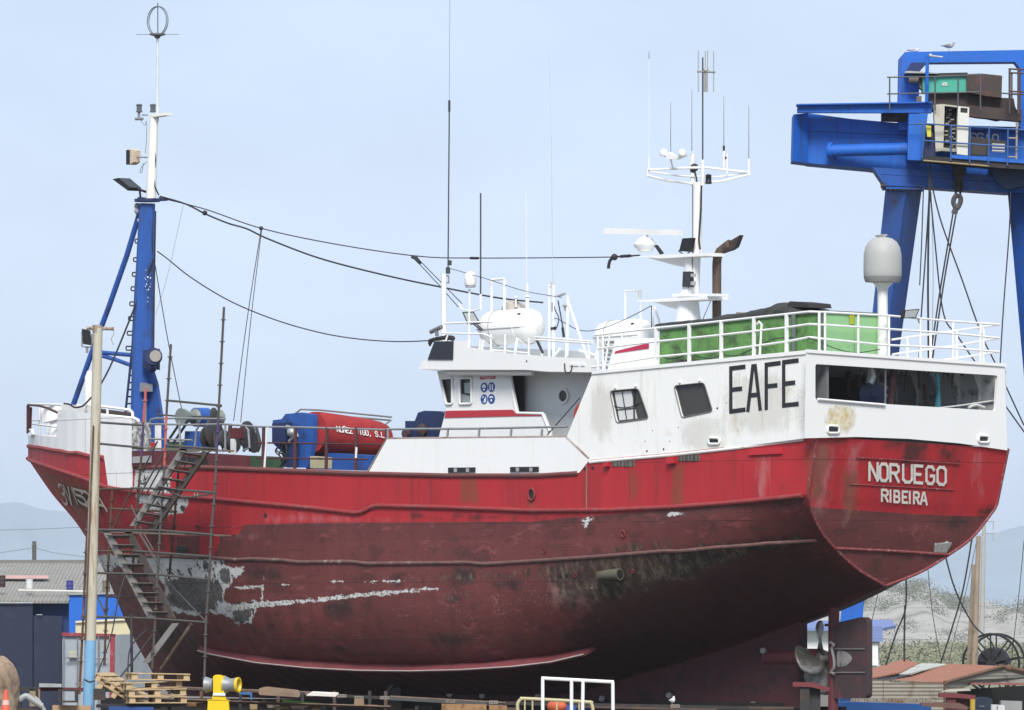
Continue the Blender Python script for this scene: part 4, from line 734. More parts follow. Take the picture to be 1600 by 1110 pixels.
# ---- bow mast
B = lambda u, v, y=0: aY(u, v, y)
bp = 1 / 67.
bmst = part(MB().tube([B(222, 770), B(222, 640), B(223.5, 560), B(226, 450), B(230, 318)], [19 * bp, 18 * bp, 17.5 * bp, 15.5 * bp, 12.5 * bp], 8), 'bow_mast', BLUE)
part(MB().prism([B(236, 575, -.04), B(244, 600, -.04), B(260, 706, -.04), B(228, 706, -.04)], (0, .08, 0)), 'mast_web', BLUE, bmst)
part(MB().lathe(B(230, 313), UP, [(.30, -.04), (.30, .03)], 16).prism([B(215, 308, -.05), B(257, 311, -.05), B(257, 314, -.05), B(215, 316, -.05)], (0, .1, 0)), 'mast_top_plate', NAVY, bmst)
part(MB().tube([B(236, 312), B(238.5, 240), B(241, 180)], [8 * bp, 7.5 * bp, 6.5 * bp], 14), 'topmast', pm('topmast_white', (.78, .77, .72), .5, var=.05, dirt=RUST, dirtamt=.05), bmst)
part(MB().prism([B(231, 179, -.1), B(258, 176, -.1), B(258, 180.5, -.1), B(240, 183, -.1)], (0, .2, 0)), 'topmast_plate', MATS['topmast_white'], bmst)
part(MB().tube([B(246, 190), B(246, 60)], [.035, .026], 8), 'pole_aerial', pm('pole_mixed', (.62, .64, .65), .5, var=.25, scale=2), bmst)
lp = MB(); c = B(246, 33)
for dy in (-.02, .03): lp.tube([c + Vector((.335 * math.sin(t), dy, .335 * math.cos(t))) for t in np.linspace(0, 2 * math.pi, 40, endpoint=False)], .012, 5, True)
lp.tube([B(246.5, 5), B(246.5, 57)], .014, 5).tube([B(213, 54.2), B(279.5, 54)], .006, 5).lathe(B(246, 57), UP, [(.05, -.05), (.08, 0), (.19, .03), (.19, .06), (.05, .08)], 14); part(lp, 'loop_aerial', pm('aerial_mid', (.14, .15, .155), .5, .3), bmst)
for u, v in ((217.5, 174), (239, 174)): part(MB().lathe(B(u, v), UP, [(.05, -.03), (.075, -.02), (.075, 0), (.062, .01), (.062, .12), (.075, .13), (.075, .155), (.03, .17)], 14), 'navigation_lamp', pm('lamp_smoke', (.10, .11, .13), .3), bmst)
part(MB().tube([B(212, 186), B(223, 186)], .035).tube([B(217, 176), B(217, 186)], .03).tube([B(222, 180), B(231, 180)], .015).tube(smoothline([B(220, 188), B(226, 196), B(229, 190), B(229, 215), B(227, 240)]), .009, 5).tube([B(214, 246), B(230, 246)], .016).tube(smoothline([B(229, 253), B(221, 262), B(219, 270), B(222, 268), B(224, 255)]), .009, 5), 'lamp_bracket', STEEL, bmst)
part(MB().prism([B(207, 235, .1), B(213, 235, .1), B(213, 258, .1), B(207, 258, .1)], (0, -.2, 0)), 'navigation_lamp', BLACKP, bmst)
part(MB().prism([B(213, 233, .1), B(220, 236, .1), B(219, 254, .1), B(213, 258, .1)], (0, -.2, 0)), 'lamp_back', pm('lamp_cream', (.6, .48, .36), .6, dirt=RUST, dirtamt=.3, dscale=9), bmst)
part(MB().prism([B(193, 281, .2), B(203, 279, .2), B(221, 294, .2), B(217, 299, .2)], (0, -.35, 0)).tube([B(216, 296), B(228, 300)], .03).tube([B(218, 296), B(220, 312)], .025), 'flood_lamp', BLACKP, bmst)
part(MB().tube([B(242, 218), B(243, 250), B(241, 275), B(242, 292), B(248, 305)], .018, 6).tube([B(243, 330), B(241, 450), B(240, 545)], .02, 6).tube([B(237, 325), B(238, 395)], .012, 5), 'mast_cable', ROPE, bmst)
part(MB().tube([B(219, 330), B(198, 400), B(170, 480), B(142, 555), B(105, 660)], .065, 10), 'forward_stay', BLUE, bmst)
part(MB().tube([B(146, 550), B(205, 555), B(208, 562)], .05, 8).tube([B(148, 553), B(180, 562), B(210, 573)], .05, 8), 'stay_brace', BLUE, bmst)
ru = MB()
for i, v in enumerate((377, 406, 429, 451.5, 475, 498, 521, 544.5)):
    a = 221 - (v - 377) * .085; ru.tube([B(a, v - 3, -.05), B(a - 9, v - 3, -.05), B(a - 10, v, -.05), B(a - 9, v + 3, -.05), B(a, v + 3, -.05)], .018, 5)
part(ru, 'mast_step', DARKM, bmst)
lad = MB().tube([B(213, 430, -.1), B(207, 540, -.1), B(196, 645, -.1)], .03, 6).tube([B(215, 520, -.1), B(205, 645, -.1)], .02, 6)
for i in range(8): lad.tube([B(203.5 - i, 565 + i * 11, -.1), B(210 - i * .7, 565 + i * 11, -.1)], .022, 5)
part(lad, 'mast_ladder', NAVY, bmst)
bw = MB().lathe(B(240, 557, -.35), (.7, -.7, 0), [(.05, -.15), (.2, -.15), (.2, -.11), (.1, -.08), (.1, .1), (.2, .13), (.2, .17), (.05, .17)], 18).prism([B(224, 548, -.3), B(240, 545, -.3), B(240, 578, -.3), B(222, 575, -.3)], (0, .2, 0)).ball(B(238, 576, -.3), .1); part(bw, 'mast_winch', NAVY, bmst)
part(MB().lathe(B(243, 557, -.4), (.7, -.7, 0), [(.13, -.1), (.15, 0), (.13, .09)], 16), 'winch_rope', pm('rope_grey', (.32, .30, .27), .9, var=.3, scale=20), bmst)
part(MB().prism([B(219, 598, -.3), B(231, 601, -.3), B(231, 612, -.3), B(218, 612, -.3)], (0, .15, 0)).tube([B(227, 612, -.3), B(227, 660, -.3)], .03), 'mast_box', STEEL, bmst)
part(MB().ball(B(214, 322, -.1), .07).ball(B(215, 330, -.1), .08).ball(B(218, 345, -.1), .06).ball(B(220, 360, -.1), .05), 'mast_block', GREYP, bmst)
# paint chips on the blue column
ch = MB(); cr_ = random.Random(3)
for i in range(18):
    u, v = 230 + cr_.gauss(0, 3.2), 443 + cr_.gauss(0, 9); r_ = cr_.uniform(.005, .015); p = B(u, v); p = p - DV * (15 * bp - .5 * abs(u - 226.5) ** 2 / 15 * bp + .002); ch.ball(p, r_, 1, 1, 1.4, 6)
part(ch, 'bare_spot', WHITE2, bmst)
part(MB().tube([B(139.5, 690, -.6), B(140, 590, -.6), B(141, 580, -.6)], [.115, .115, .07], 12), 'ventilator', WHITE2)
# ================================================================= things carried by the ship and deck gear
# green pound of painted panels on the shelter roof
cP = aY(1285, 488, -2.3); XP = cP.x; GR1 = pm('green_panel', (.11, .26, .07), .6, var=.45, scale=1.3, dirt=(.05, .085, .035), dirtamt=.55, dscale=2.2, streak=(.06, .09, .04), samt=.5); GR2 = pm('green_panel_lit', (.27, .50, .24), .55, var=.12, scale=1.2, dirt=(.15, .28, .12), dirtamt=.2)  # paler green paints in the light falling on the stern-facing end panels
pen = emp('fish_pound', aY(1150, 570, -2.3), 'long green panelled fish pound behind the white railing on the shelter roof', 'storage pound')
seg = [1030, 1077, 1128, 1178, 1240, 1285]; tops = [516, 509, 503.5, 498.5, 491.5, 489]; bots = [570, 570, 566, 562, 556, 553]
for i in range(5): part(MB().prism(pY([(seg[i] + .6, tops[i]), (seg[i + 1] - .6, tops[i + 1]), (seg[i + 1] - .6, bots[i + 1]), (seg[i] + .6, bots[i])], -2.3), (0, .05, 0)), 'side_panel', GR1, pen)
ea = [(1290, 489), (1335, 491), (1381, 494)]
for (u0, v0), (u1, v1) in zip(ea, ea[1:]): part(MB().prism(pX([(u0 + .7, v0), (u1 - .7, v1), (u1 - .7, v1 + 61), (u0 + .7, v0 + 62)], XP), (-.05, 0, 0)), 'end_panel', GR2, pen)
fr = MB(); fr.tube(pY([(1028, 516), (1128, 503), (1240, 490.5), (1287, 488)], -2.33), .03, 6).tube(pX([(1287, 487), (1383, 492)], XP + .02), .035, 6)
for u in (1240,): fr.tube(pY([(u, 490), (u, 560)], -2.36), .055, 8)
for u in (1287, 1383): fr.tube(pX([(u, 488), (u, 556)], XP + .03), .045, 8)
for u in (1077, 1128, 1178): fr.tube(pY([(u, 504), (u, 566)], -2.32), .02, 6)
part(fr, 'frame', pm('pound_frame', (.10, .13, .12), .6, dirt=RUST, dirtamt=.2), pen)
part(MB().prism(pX([(1327, 492), (1335, 492), (1334, 507), (1328, 507)], XP + .02), (.004, 0, 0)), 'rust_streak', pm('lichen', (.38, .40, .03), .8, var=.5, scale=14), pen)
def heap(name, top, base, Y, depth_, mat, label, cat, seed):
    """an uneven pile: ridge profile in pixels, given thickness and broken up by noise"""
    rr = random.Random(seed); mb = MB(); nU, nV = 60, 14; us = np.linspace(top[0][0], top[-1][0], nU)
    for i, u in enumerate(us):
        vt = float(np.interp(u, *zip(*top))); vb = float(np.interp(u, *zip(*base)))
        for j in range(nV):
            a = j / (nV - 1) * math.pi; y = Y - depth_ / 2 * math.cos(a); h = math.sin(a) ** .6; k = rr.uniform(.86, 1.0) if 0 < j < nV - 1 else 1
            p = aY(u, vb, Y); mb.v.append(Vector((p.x + rr.uniform(-.02, .02), y, p.z + (aY(u, vt, Y).z - p.z) * h * k)))
    mb.f = [(i * nV + j, (i + 1) * nV + j, (i + 1) * nV + j + 1, i * nV + j + 1) for i in range(nU - 1) for j in range(nV - 1)]; mb.sm = [False] * len(mb.f)
    return one(mb, name, mat, aY((top[0][0] + top[-1][0]) / 2, base[0][1], Y), label, cat)
NETM = pm('dark_netting', (.035, .037, .036), .95, var=.6, scale=9, dirt=(.12, .11, .10), dirtamt=.3, dscale=5, bump=.8, bscale=60)
heap('net_heap', [(1060, 505), (1100, 500), (1150, 496), (1158, 490), (1172, 491), (1190, 487), (1205, 481), (1228, 478), (1235, 471), (1250, 472), (1262, 477), (1282, 486), (1300, 489)], [(1060, 512), (1300, 492)], -1.4, 1.5, NETM, 'dark heap of nets piled on top of the green fish pound', 'fishing net', 5)
nb = MB().prism(pY([(1228, 480), (1234, 471), (1262, 474), (1264, 481)], -1.9), (0, .7, 0)); one(nb, 'tarred_plank', pm('tar_wood', (.03, .03, .032), .9, var=.4, bump=.5), aY(1245, 481, -1.6), 'black folded tarpaulin lying on the peak of the net heap', 'tarpaulin')
one(MB().prism(pY([(1150, 488), (1161, 489), (1163, 496), (1151, 496)], -1.8), (0, .3, 0)), 'scrap_board', WOOD, aY(1156, 496, -1.8), 'small pale board propped at the forward end of the net heap', 'board')
# life rafts in white canisters
def raft(u, v, Y, L, r, label, band=True):
    c = aY(u, v, Y); t = emp('life_raft', c, label, 'life raft', 'life raft canisters on the upper deck'); ax = Vector((1, .12, .03)).normalized()
    prof = [(.01, -L / 2), (r * .55, -L / 2 + .03), (r * .85, -L / 2 + .12), (r * .97, -L / 2 + .26), (r, -L / 2 + .42), (r, L / 2 - .42), (r * .97, L / 2 - .26), (r * .85, L / 2 - .12), (r * .55, L / 2 - .03), (.01, L / 2)]
    part(MB().lathe(c, ax, prof, 32), 'canister', pm('canister_white', (.74, .74, .72), .5, var=.06, dirt=(.50, .48, .43), dirtamt=.2, dscale=2, streak=(.45, .43, .38), samt=.35), t)
    sm = MB(); s_ = Vector((0, -1, -.12)).normalized(); prs = [c + ax * h + s_ * (rad + .006) for rad, h in prof]; sm.tube(prs[2:-2], .014, 5); part(sm, 'seam', pm('seam_grey', (.30, .31, .32), .7), t)
    for h in (-L * .22, L * .2):
        st_ = MB(); a = ax.orthogonal().normalized(); b = ax.cross(a); st_.tube([c + ax * h + (a * math.cos(q_) + b * math.sin(q_)) * (r + .006) for q_ in np.linspace(0, 2 * math.pi, 28, endpoint=False)], .012, 5, True); part(st_, 'strap', GREYP if h < 0 else WHITE2, t)
    cr = MB()
    for h in (-L * .3, L * .3): cr.tube([c + ax * h + Vector((0, -.42, -r - .26)), c + ax * h + Vector((0, -.34, -r * .75)), c + ax * h + Vector((0, -.1, -r - .03)), c + ax * h + Vector((0, .1, -r - .03)), c + ax * h + Vector((0, .34, -r * .75)), c + ax * h + Vector((0, .42, -r - .26))], .03, 6)
    part(cr, 'cradle', WHITE2, t); part(MB().ball(c + ax * L * .3 + Vector((0, -r * .75, r * .66)), .03, 1.6, 1, .8), 'release_mark', BLACK, t); return t
raft(799, 511, -1.2, 1.62, .385, 'white life raft canister on the flying bridge beneath the beige hood')
raft(976, 524, .35, 1.5, .34, 'white life raft canister partly hidden behind railing beside the funnel casing')
hd = MB().ball(aY(803, 489, -.6), .30, 1.0, 1, .95, 18); one(hd, 'canvas_hood', pm('beige_canvas', (.42, .38, .34), .85, var=.2, scale=6, bump=.4), aY(803, 492, -.6), 'beige canvas hood over gear behind the flying bridge canister', 'canvas cover')
part(MB().tube(pY([(838, 530), (845, 545), (848, 552)], -1.6), .03), 'exhaust_hose', BLACK)
# net drum with its red cover: axis across the ship
ND0 = aY(487, 676, -1.55); axd = Vector((0, 1, -.075)).normalized(); RC = pm('red_canvas', (.31, .022, .024), .85, var=.3, scale=3, dirt=(.14, .02, .02), dirtamt=.35, bump=.6, bscale=7)
nd = part(MB().lathe(ND0, axd, [(.30, 0), (.47, .02), (.49, .2), (.485, .6), (.475, 1.2), (.46, 1.75), (.44, 2.0), (.40, 2.16), (.25, 2.22), (.01, 2.23)], 36), 'net_drum', RC)
sp_ = [(426, 657), (440, 655), (446, 647), (470, 645), (489, 648), (489, 690), (480, 731), (448, 731), (440, 706), (426, 693)]
part(MB().prism(pY(sp_, -1.72), (0, .14, 0)), 'drum_side_plate', BLUE, nd); part(MB().prism(pY([(478, 706), (580, 712), (578, 736), (478, 733)], -1.3), (0, .4, 0)), 'drum_bed', BLUE, nd)
part(MB().prism(pY([(425, 662), (445, 660), (446, 690), (425, 692)], -1.95), (0, .25, 0)).prism(pY([(446, 692), (462, 694), (460, 730), (446, 730)], -1.9), (0, .1, 0)), 'drum_motor_box', NAVY, nd)
part(MB().ball(aY(456, 676, -1.95), .12).tube(pY([(448, 668), (460, 672), (464, 684)], -1.95), .06).tube(pY([(452, 690), (462, 680)], -1.95), .04), 'drum_motor', pm('motor_alloy', (.38, .39, .40), .4, .5, var=.3), nd)
hz = random.Random(8); hm = MB()
for i in range(7): hm.tube(smoothline(pY([(446 + hz.uniform(-3, 6), 690), (430 + hz.uniform(0, 18), 706 + hz.uniform(-4, 4)), (432 + hz.uniform(0, 20), 716), (440 + hz.uniform(-4, 8), 730)], -1.95 + i * .02)), .017, 5)
part(hm, 'hydraulic_hoses', ROPE, nd)
tm = MB(); ctext = "NUQEZ VIGO, S.L."; la = 0.26; rdr = .492
for i, chx in enumerate(ctext.replace('Q', 'Q')):
    if chx == ' ': continue
    def P(x, y, i=i):
        l = .32 + i * .100 + x * .020; ang = .20 + (y - 3) * .040; rr_ = rdr - .012 * l
        side_ = Vector((.72, -.69 * 0, 0)); o1 = Vector((1, 0, 0)); o2 = Vector((0, 0, 1)); return ND0 + axd * l + (o1 * math.cos(ang) + o2 * math.sin(ang)) * (rr_ + .012)
    strokes(tm, chx, P, .021, .004)
part(tm, 'cover_lettering', WHITE2, nd)
part(MB().tube(pY([(446, 658), (462, 646), (470, 640), (500, 641)], -1.5), .02).tube([aY(470, 646, -1.4), aY(611, 657, 1.2)], .022).tube([aY(500, 641, -.9), aY(612, 652, 1.2)], .02).tube([aY(611, 657, 1.2), aY(600, 665, .9)], .02), 'guard_tube', pm('tube_grey', (.25, .25, .25), .5, .3), nd)
bk = one(MB().prism(pY([(484, 713), (505, 715), (504, 732), (485, 732)], -2.3), (0, .28, 0)), 'plastic_bin', pm('bin_yellowed', (.48, .44, .28), .7, dirt=(.2, .15, .08), dirtamt=.25), aY(494, 732, -2.2), 'yellowed plastic bin standing on deck under the red net drum', 'bin')
part(MB().prism(pY([(633, 658), (648, 658), (653, 645), (663, 642), (688, 643), (695, 648), (692, 690), (633, 690)], -.9), (0, .35, 0)), 'deck_winch', NAVY); part(MB().lathe(aY(661, 672, -.92), (0, -1, 0), [(.14, 0), (.14, .06), (.06, .1), (.01, .1)], 16).lathe(aY(637, 678, -.92), (0, -1, 0), [(.1, 0), (.1, .1), (.01, .1)], 12), 'winch_hub', pm('hub_brown', (.07, .04, .04), .6, dirt=RUST))
# forward working deck
part(MB().prism(pY([(206, 705), (235, 705), (300, 707), (385, 712), (385, 731), (300, 730), (206, 729)], -3.0), (0, .12, 0)), 'deck_edge_beam', MAROON)
part(MB().prism(pY([(207, 714), (236, 712), (236, 723), (207, 724)], -3.03), (0, .02, 0)), 'beam_plate', GREYP)
part(MB().prism(pY([(278, 713), (322, 716), (322, 727), (278, 727)], -3.03), (0, .02, 0)), 'beam_hole', BLACK)
part(MB().prism(pY([(206, 658), (234, 661), (233, 705), (206, 704)], -2.95), (0, .05, 0)), 'peeled_panel', pm('peeled_paint', (.16, .15, .15), .8, var=.4, scale=8, dirt=(.72, .71, .69), dirtamt=.55, dscale=8))
wn = part(MB().prism(pY([(289, 674), (310, 674), (314, 702), (287, 702)], -2.0), (0, .4, 0)).lathe(aY(300, 652, -2.0), (0, 1, 0), [(.22, .1), (.22, .46)], 20), 'line_winch', BLUE)
part(MB().lathe(aY(300, 652, -2.0), (0, 1, 0), [(.05, -.35), (.2, -.35), (.17, -.2), (.12, -.1), (.14, .05), (.20, .1)], 20).lathe(aY(300, 652, -2.0), (0, 1, 0), [(.18, .46), (.12, .6), (.13, .72), (.19, .86), (.02, .88)], 20), 'winch_drum', pm('drum_green_grey', (.20, .22, .20), .5, .2, var=.25), wn)
part(MB().lathe(aY(283, 650, -2.2), (0, 1, 0), [(.05, -.03), (.15, -.03), (.15, .03), (.05, .03)], 20).tube(pY([(283, 640), (284, 664)], -2.2), .05), 'fairlead_wheel', BLACK)
hr = random.Random(12); DKG = pm('dark_gear', (.06, .06, .062), .6, .2, var=.4, dirt=RUST, dirtamt=.2)
for u, v, a, b_, y in ((321, 683, 5, 15, -2.4), (334, 676, 7, 24, -2.2), (350, 686, 7, 14, -2.3), (354, 690, 9, 12, -1.8), (366, 690, 7, 18, -2.0), (386, 680, 6, 22, -2.2), (397, 692, 6, 16, -1.9), (334, 647, 4, 10, -2.2)):
    c = aY(u, v, y); k_ = px(c); part(MB().lathe(c, (1, .25, 0), [(.02, -a * k_ * .4), (b_ * k_ * .8, -a * k_ * .4), (b_ * k_, -a * k_ * .2), (b_ * k_, a * k_ * .2), (b_ * k_ * .8, a * k_ * .4), (.02, a * k_ * .4)], 22), 'hauler_wheel', DKG)
part(MB().prism(pY([(359, 669), (371, 669), (371, 685), (359, 685)], -2.6), (0, .2, 0)).prism(pY([(320, 668), (326, 668), (326, 696), (320, 696)], -2.1), (0, .1, 0)), 'gear_box', MAROON)
part(MB().prism(pY([(360, 686), (366, 686), (366, 712), (360, 712)], -2.6), (0, .06, 0)).prism(pY([(242, 665), (247, 665), (247, 704), (242, 704)], -1.2), (0, .1, 0)), 'deck_post', WHITE2)
part(MB().prism(pY([(233, 691), (238, 692), (237, 702), (232, 702)], -2.2), (0, .1, 0)), 'fire_box', pm('fire_red', (.55, .04, .03), .5))
gt = MB()
for i in range(9):
    u = 318 + i * 10.5; gt.tube(smoothline(pY([(u, 706), (u + hr.uniform(-4, 4), 690 + hr.uniform(-8, 8)), (u + hr.uniform(-5, 5), 668 + hr.uniform(-4, 10))], -2.0 + hr.uniform(-.3, .3))), .02 + hr.random() * .03, 6)
gt.tube(pY([(262, 690), (282, 660), (284, 656)], -2.2), .03).tube(pY([(270, 694), (290, 664)], -2.2), .03).tube(pY([(246, 648), (283, 651), (340, 652), (352, 655)], -2.1), .02); part(gt, 'deck_gear', DKG)
part(MB().prism(pY([(262, 690), (290, 690), (292, 706), (262, 706)], -.6), (0, .4, 0)).prism(pY([(388, 712), (428, 714), (428, 732), (388, 731)], -.5), (0, .3, 0)), 'hatch_coaming', pm('hatch_green', (.04, .09, .05), .7, var=.3))
r1 = MB(); YR2 = -2.98
lines(r1, [[(233, 664), (236, 656), (244, 654), (300, 654), (352, 655)], [(233, 663), (300, 664), (352, 663), (400, 667), (470, 668), (606, 672)], [(233, 686), (300, 688)], [(312, 664), (307, 672), (304, 702)], [(280, 658), (282, 700)], [(352, 664), (352, 706)], [(384, 667), (388, 672), (390, 700), (380, 704)]], YR2, .026)
part(r1, 'deck_railing', STEEL)
r2 = MB(); lines(r2, [[(400, 692), (604, 695)], [(400, 716), (575, 718)]], YR2, .022)
for u in (412, 462, 511, 557): lines(r2, [[(u, 668), (u - 1.5, 734)]], YR2, .04)
lines(r2, [[(604, 671), (604, 688)]], YR2, .04); part(r2, 'deck_railing', pm('rail_maroon', (.075, .025, .032), .6, var=.3)); lines(w3 := MB(), [[(418, 668), (413, 731)], [(557, 699), (556, 716)]], YR2 - .03, .025); part(w3, 'rail_stay', WHITE2)
# bow rail, inner bulwark and mooring gear
bwr = MB()
def bowp(u, v):                                     # a point over the near bow plan line
    i = int(np.argmin(np.abs(uT[:200] - u))); return Vector((TX[i], TY[i], CH + (1000 - v) * dT[i] / FPX))
bwr.tube([bowp(42, 633), bowp(60, 634), bowp(75, 638), bowp(90, 645)], .03, 6).tube([bowp(42, 634), bowp(43, 678)], .04, 6).tube([bowp(47, 637), bowp(46, 673)], .05, 6); part(bwr, 'bow_rail', MATS['rail_maroon'])
bw2 = MB().tube([Vector((-16.35, 0, aY(44, 632, 0).z)), aY(70, 632, 1.0), aY(100, 633, 1.6), aY(150, 636, 2.1)], .03, 6)
for u, v0, v1, y in ((62, 634, 684, .9), (75, 660, 684, 1.2), (105, 633, 645, 1.7)): bw2.tube([aY(u, v0, y), aY(u, v1, y)], .03, 6)
bw2.tube([aY(46, 657, .3), aY(62, 657, .9)], .02, 5).tube([aY(46, 662, .3), aY(90, 668, 1.4)], .02, 5); part(bw2, 'bow_rail', WOLD)
part(MB().prism([aY(63, 634, 1.0), aY(150, 638, 2.2), aY(150, 690, 2.2), aY(80, 690, 1.3), aY(80, 662, 1.3), aY(63, 661, 1.0)], (.03, .06, 0)), 'inner_bulwark', WHITE)
part(MB().prism([aY(95, 632, -1.4), aY(134, 634, -1.4), aY(131, 652, -1.4), aY(96, 642, -1.4)], (0, .1, 0)).prism([aY(134, 633, -1.5), aY(150, 636, -1.5), aY(147, 651, -1.5), aY(138, 650, -1.5)], (0, .1, 0)), 'bow_locker', pm('locker_white', (.66, .66, .64), .5, var=.05))
part(MB().tube([bowp(48, 672) + Vector((0, -.03, 0)), bowp(53, 672) + Vector((0, -.05, 0)), bowp(55, 678) + Vector((0, -.05, 0)), bowp(52, 682) + Vector((0, -.05, 0)), bowp(48, 678) + Vector((0, -.05, 0))], .03, 6), 'bow_roller', WHITE)
part(MB().prism([aY(155, 639, -1.2), aY(205, 645, -1.2), aY(206, 654, -1.2), aY(158, 650, -1.2)], (0, .06, 0)), 'windlass', pm('windlass_dark', (.06, .05, .05), .8, dirt=RUST, dirtamt=.3))
part(MB().tube([aY(150, 634, -2.3), aY(203, 641, -2.3), aY(207, 645, -2.3), aY(208, 662, -2.3)], .035, 6).tube([aY(152, 648, -2.4), aY(210, 654, -2.4), aY(216, 657, -2.4), aY(217, 664, -2.4)], .04, 6).tube([aY(168, 637, -2.3), aY(168, 652, -2.3)], .03), 'forecastle_rail', WHITE2)
ml = MB().tube(smoothline([aY(100, 631, -1.6), aY(108, 632, -1.6), aY(118, 637, -1.6), aY(130, 634, -1.6), aY(140, 624, -1.5), aY(150, 612, -1.4), aY(178, 560, -.6), aY(240, 405, 0)]), .022, 6)
one(ml, 'mooring_rope', ROPE, aY(130, 634, -1.6), 'dark rope led from the bow bulwark up to the blue mast', 'rope')
# ---- fittings on the plating
def disc(u, v, ru, rv, mat, name, out=.02, ring=None):
    p, nr = onhull(u, v, 0); k_ = px(p); t1 = nr.cross(UP).normalized(); t2 = t1.cross(nr).normalized(); a = ru * k_ / max(.3, abs(t1.dot(RV))); b = rv * k_
    pts = [p + t1 * a * math.cos(t) + t2 * b * math.sin(t) for t in np.linspace(0, 2 * math.pi, 20, endpoint=False)]
    d = part(MB().prism([q_ - nr * .03 for q_ in pts], nr * (.03 + out)), name, mat)
    if ring: part(MB().tube([q_ + nr * (out + .005) for q_ in pts], ring, 6, True), 'fitting_rim', pm('fitting_rim_paint', (.20, .03, .03), .7, var=.3), d)
disc(832, 773, 5, 9, BLACK, 'hull_opening', .012, .03); disc(974, 835, 2.5, 5, BLACK, 'drain_hole', .012, .02); disc(310, 823, 3, 3, BLACK, 'drain_hole', .012, .015); disc(414, 806, 2, 4, BLACK, 'drain_hole', .012)
for u, v in ((898, 731), (914, 732), (925, 731)): disc(u, v, 2, 2.5, BLACK, 'drain_hole', .012)
disc(850, 859, 2, 3.5, BLACK, 'drain_hole', .012, .012); disc(876, 900, 2, 3, BLACK, 'drain_hole', .012); disc(886, 901, 2.5, 4, BLACK, 'drain_hole', .012); disc(899, 900, 2, 3, BLACK, 'drain_hole', .012, .01); disc(989, 893, 2, 3, BLACK, 'drain_hole', .012, .012)
ANOD = pm('zinc_anode', (.34, .34, .33), .6, .2, var=.25)
for u, v in ((304, 1068), (446, 1072), (548, 1079), (647, 1081), (704, 1085), (755, 1087), (842, 1088), (942, 1092), (1178, 1101), (1194, 1017), (1047, 1087)):
    y = -.16; p = aY(u, v, y); k_ = px(p); part(MB().prism([p + Vector((a * 4.5 * k_ * 1.3, 0, b * 4.5 * k_)) for a, b in [(math.cos(t), math.sin(t)) for t in np.linspace(0, 2 * math.pi, 16, endpoint=False)]], (0, -.05, 0)), 'zinc_anode', ANOD)
def hpatch(u0, v0, u1, v1, mat, name, out=.02, sl=0):
    c4 = [onhull(u, v, .0)[0] for u, v in ((u0, v0), (u1, v0 + sl), (u1, v1 + sl), (u0, v1))]; nr = onhull((u0 + u1) / 2, (v0 + v1) / 2)[1]
    return part(MB().prism([p - nr * .03 for p in c4], nr * (.03 + out)), name, mat)
GRL = pm('grille_grey', (.13, .12, .10), .7, var=.4, scale=12)
def grille(u0, v0, u1, v1, k, sl=0, vert=True):
    g_ = hpatch(u0, v0, u1, v1, GRL, 'grille', .012, sl)
    for i in range(k):
        t = (i + .5) / k; a, b_ = (u0 + (u1 - u0) * t, v0 + sl * t), (u0 + (u1 - u0) * t, v1 + sl * t)
        if not vert: a, b_ = (u0, v0 + (v1 - v0) * t), (u1, v0 + (v1 - v0) * t + sl)
        part(MB().tube([onhull(*a, .02)[0], onhull(*b_, .02)[0]], .012, 4), 'grille_bar', BLACK, g_)
grille(956, 722, 992, 730, 6, -1.5); hpatch(947, 722, 955, 731, REDP, 'pipe_cover', .10, -.5); grille(1061, 713, 1093, 722, 8, -1.5); hpatch(1046, 714, 1058, 724, REDP, 'pipe_cover', .10, -.5); hpatch(1173, 702, 1222, 711, REDP, 'side_hatch', .05, -3)
grille(276, 852, 292, 866, 4, 1, False)
p0, n0 = onhull(942, 896, .04); p1, n1 = onhull(973, 893, .04); sc_ = part(MB().tube([p0 - Vector((.1, 0, 0)), p0 + n0 * .05, p0.lerp(p1, .5) + n0 * .08, p1 + n1 * .08], [.04, .10, .12, .13], 16), 'outlet_pipe', pm('fouled_pipe', (.10, .095, .065), .9, var=.4, scale=8, bump=.5)); part(MB().lathe(p1 + n1 * .08, p1 - p0, [(.10, .003), (.01, .004)], 14), 'outlet_mouth', BLACK, sc_)
sm_ = [(918, 722, 916, 800)]
part(MB().tube([onhull(917, v, .008)[0] for v in (723, 745, 770, 795)], .02, 6), 'weld_seam', pm('seam_pale', (.30, .10, .10), .8, var=.4))
for a, b_ in (((1338, 715), (1500, 725)), ((1328, 757), (1490, 766))): part(MB().tube([aT(*a), aT(*b_)], .012, 5), 'plate_seam', MATS['rim_paint'])
part(MB().tube([aT(1306, 857), aT(1400, 861.5), aT(1482, 867)], .03, 8), 'transom_strake', MATS['rim_paint'])
part(MB().prism([aT(1461, 851) + TPn * -.02, aT(1487, 848) + TPn * -.02, aT(1486, 852) + TPn * -.02, aT(1478, 864) + TPn * -.02, aT(1460, 863) + TPn * -.02], TPn * .03), 'repair_patch', pm('grey_patch', (.26, .25, .24), .8, var=.5, scale=12))
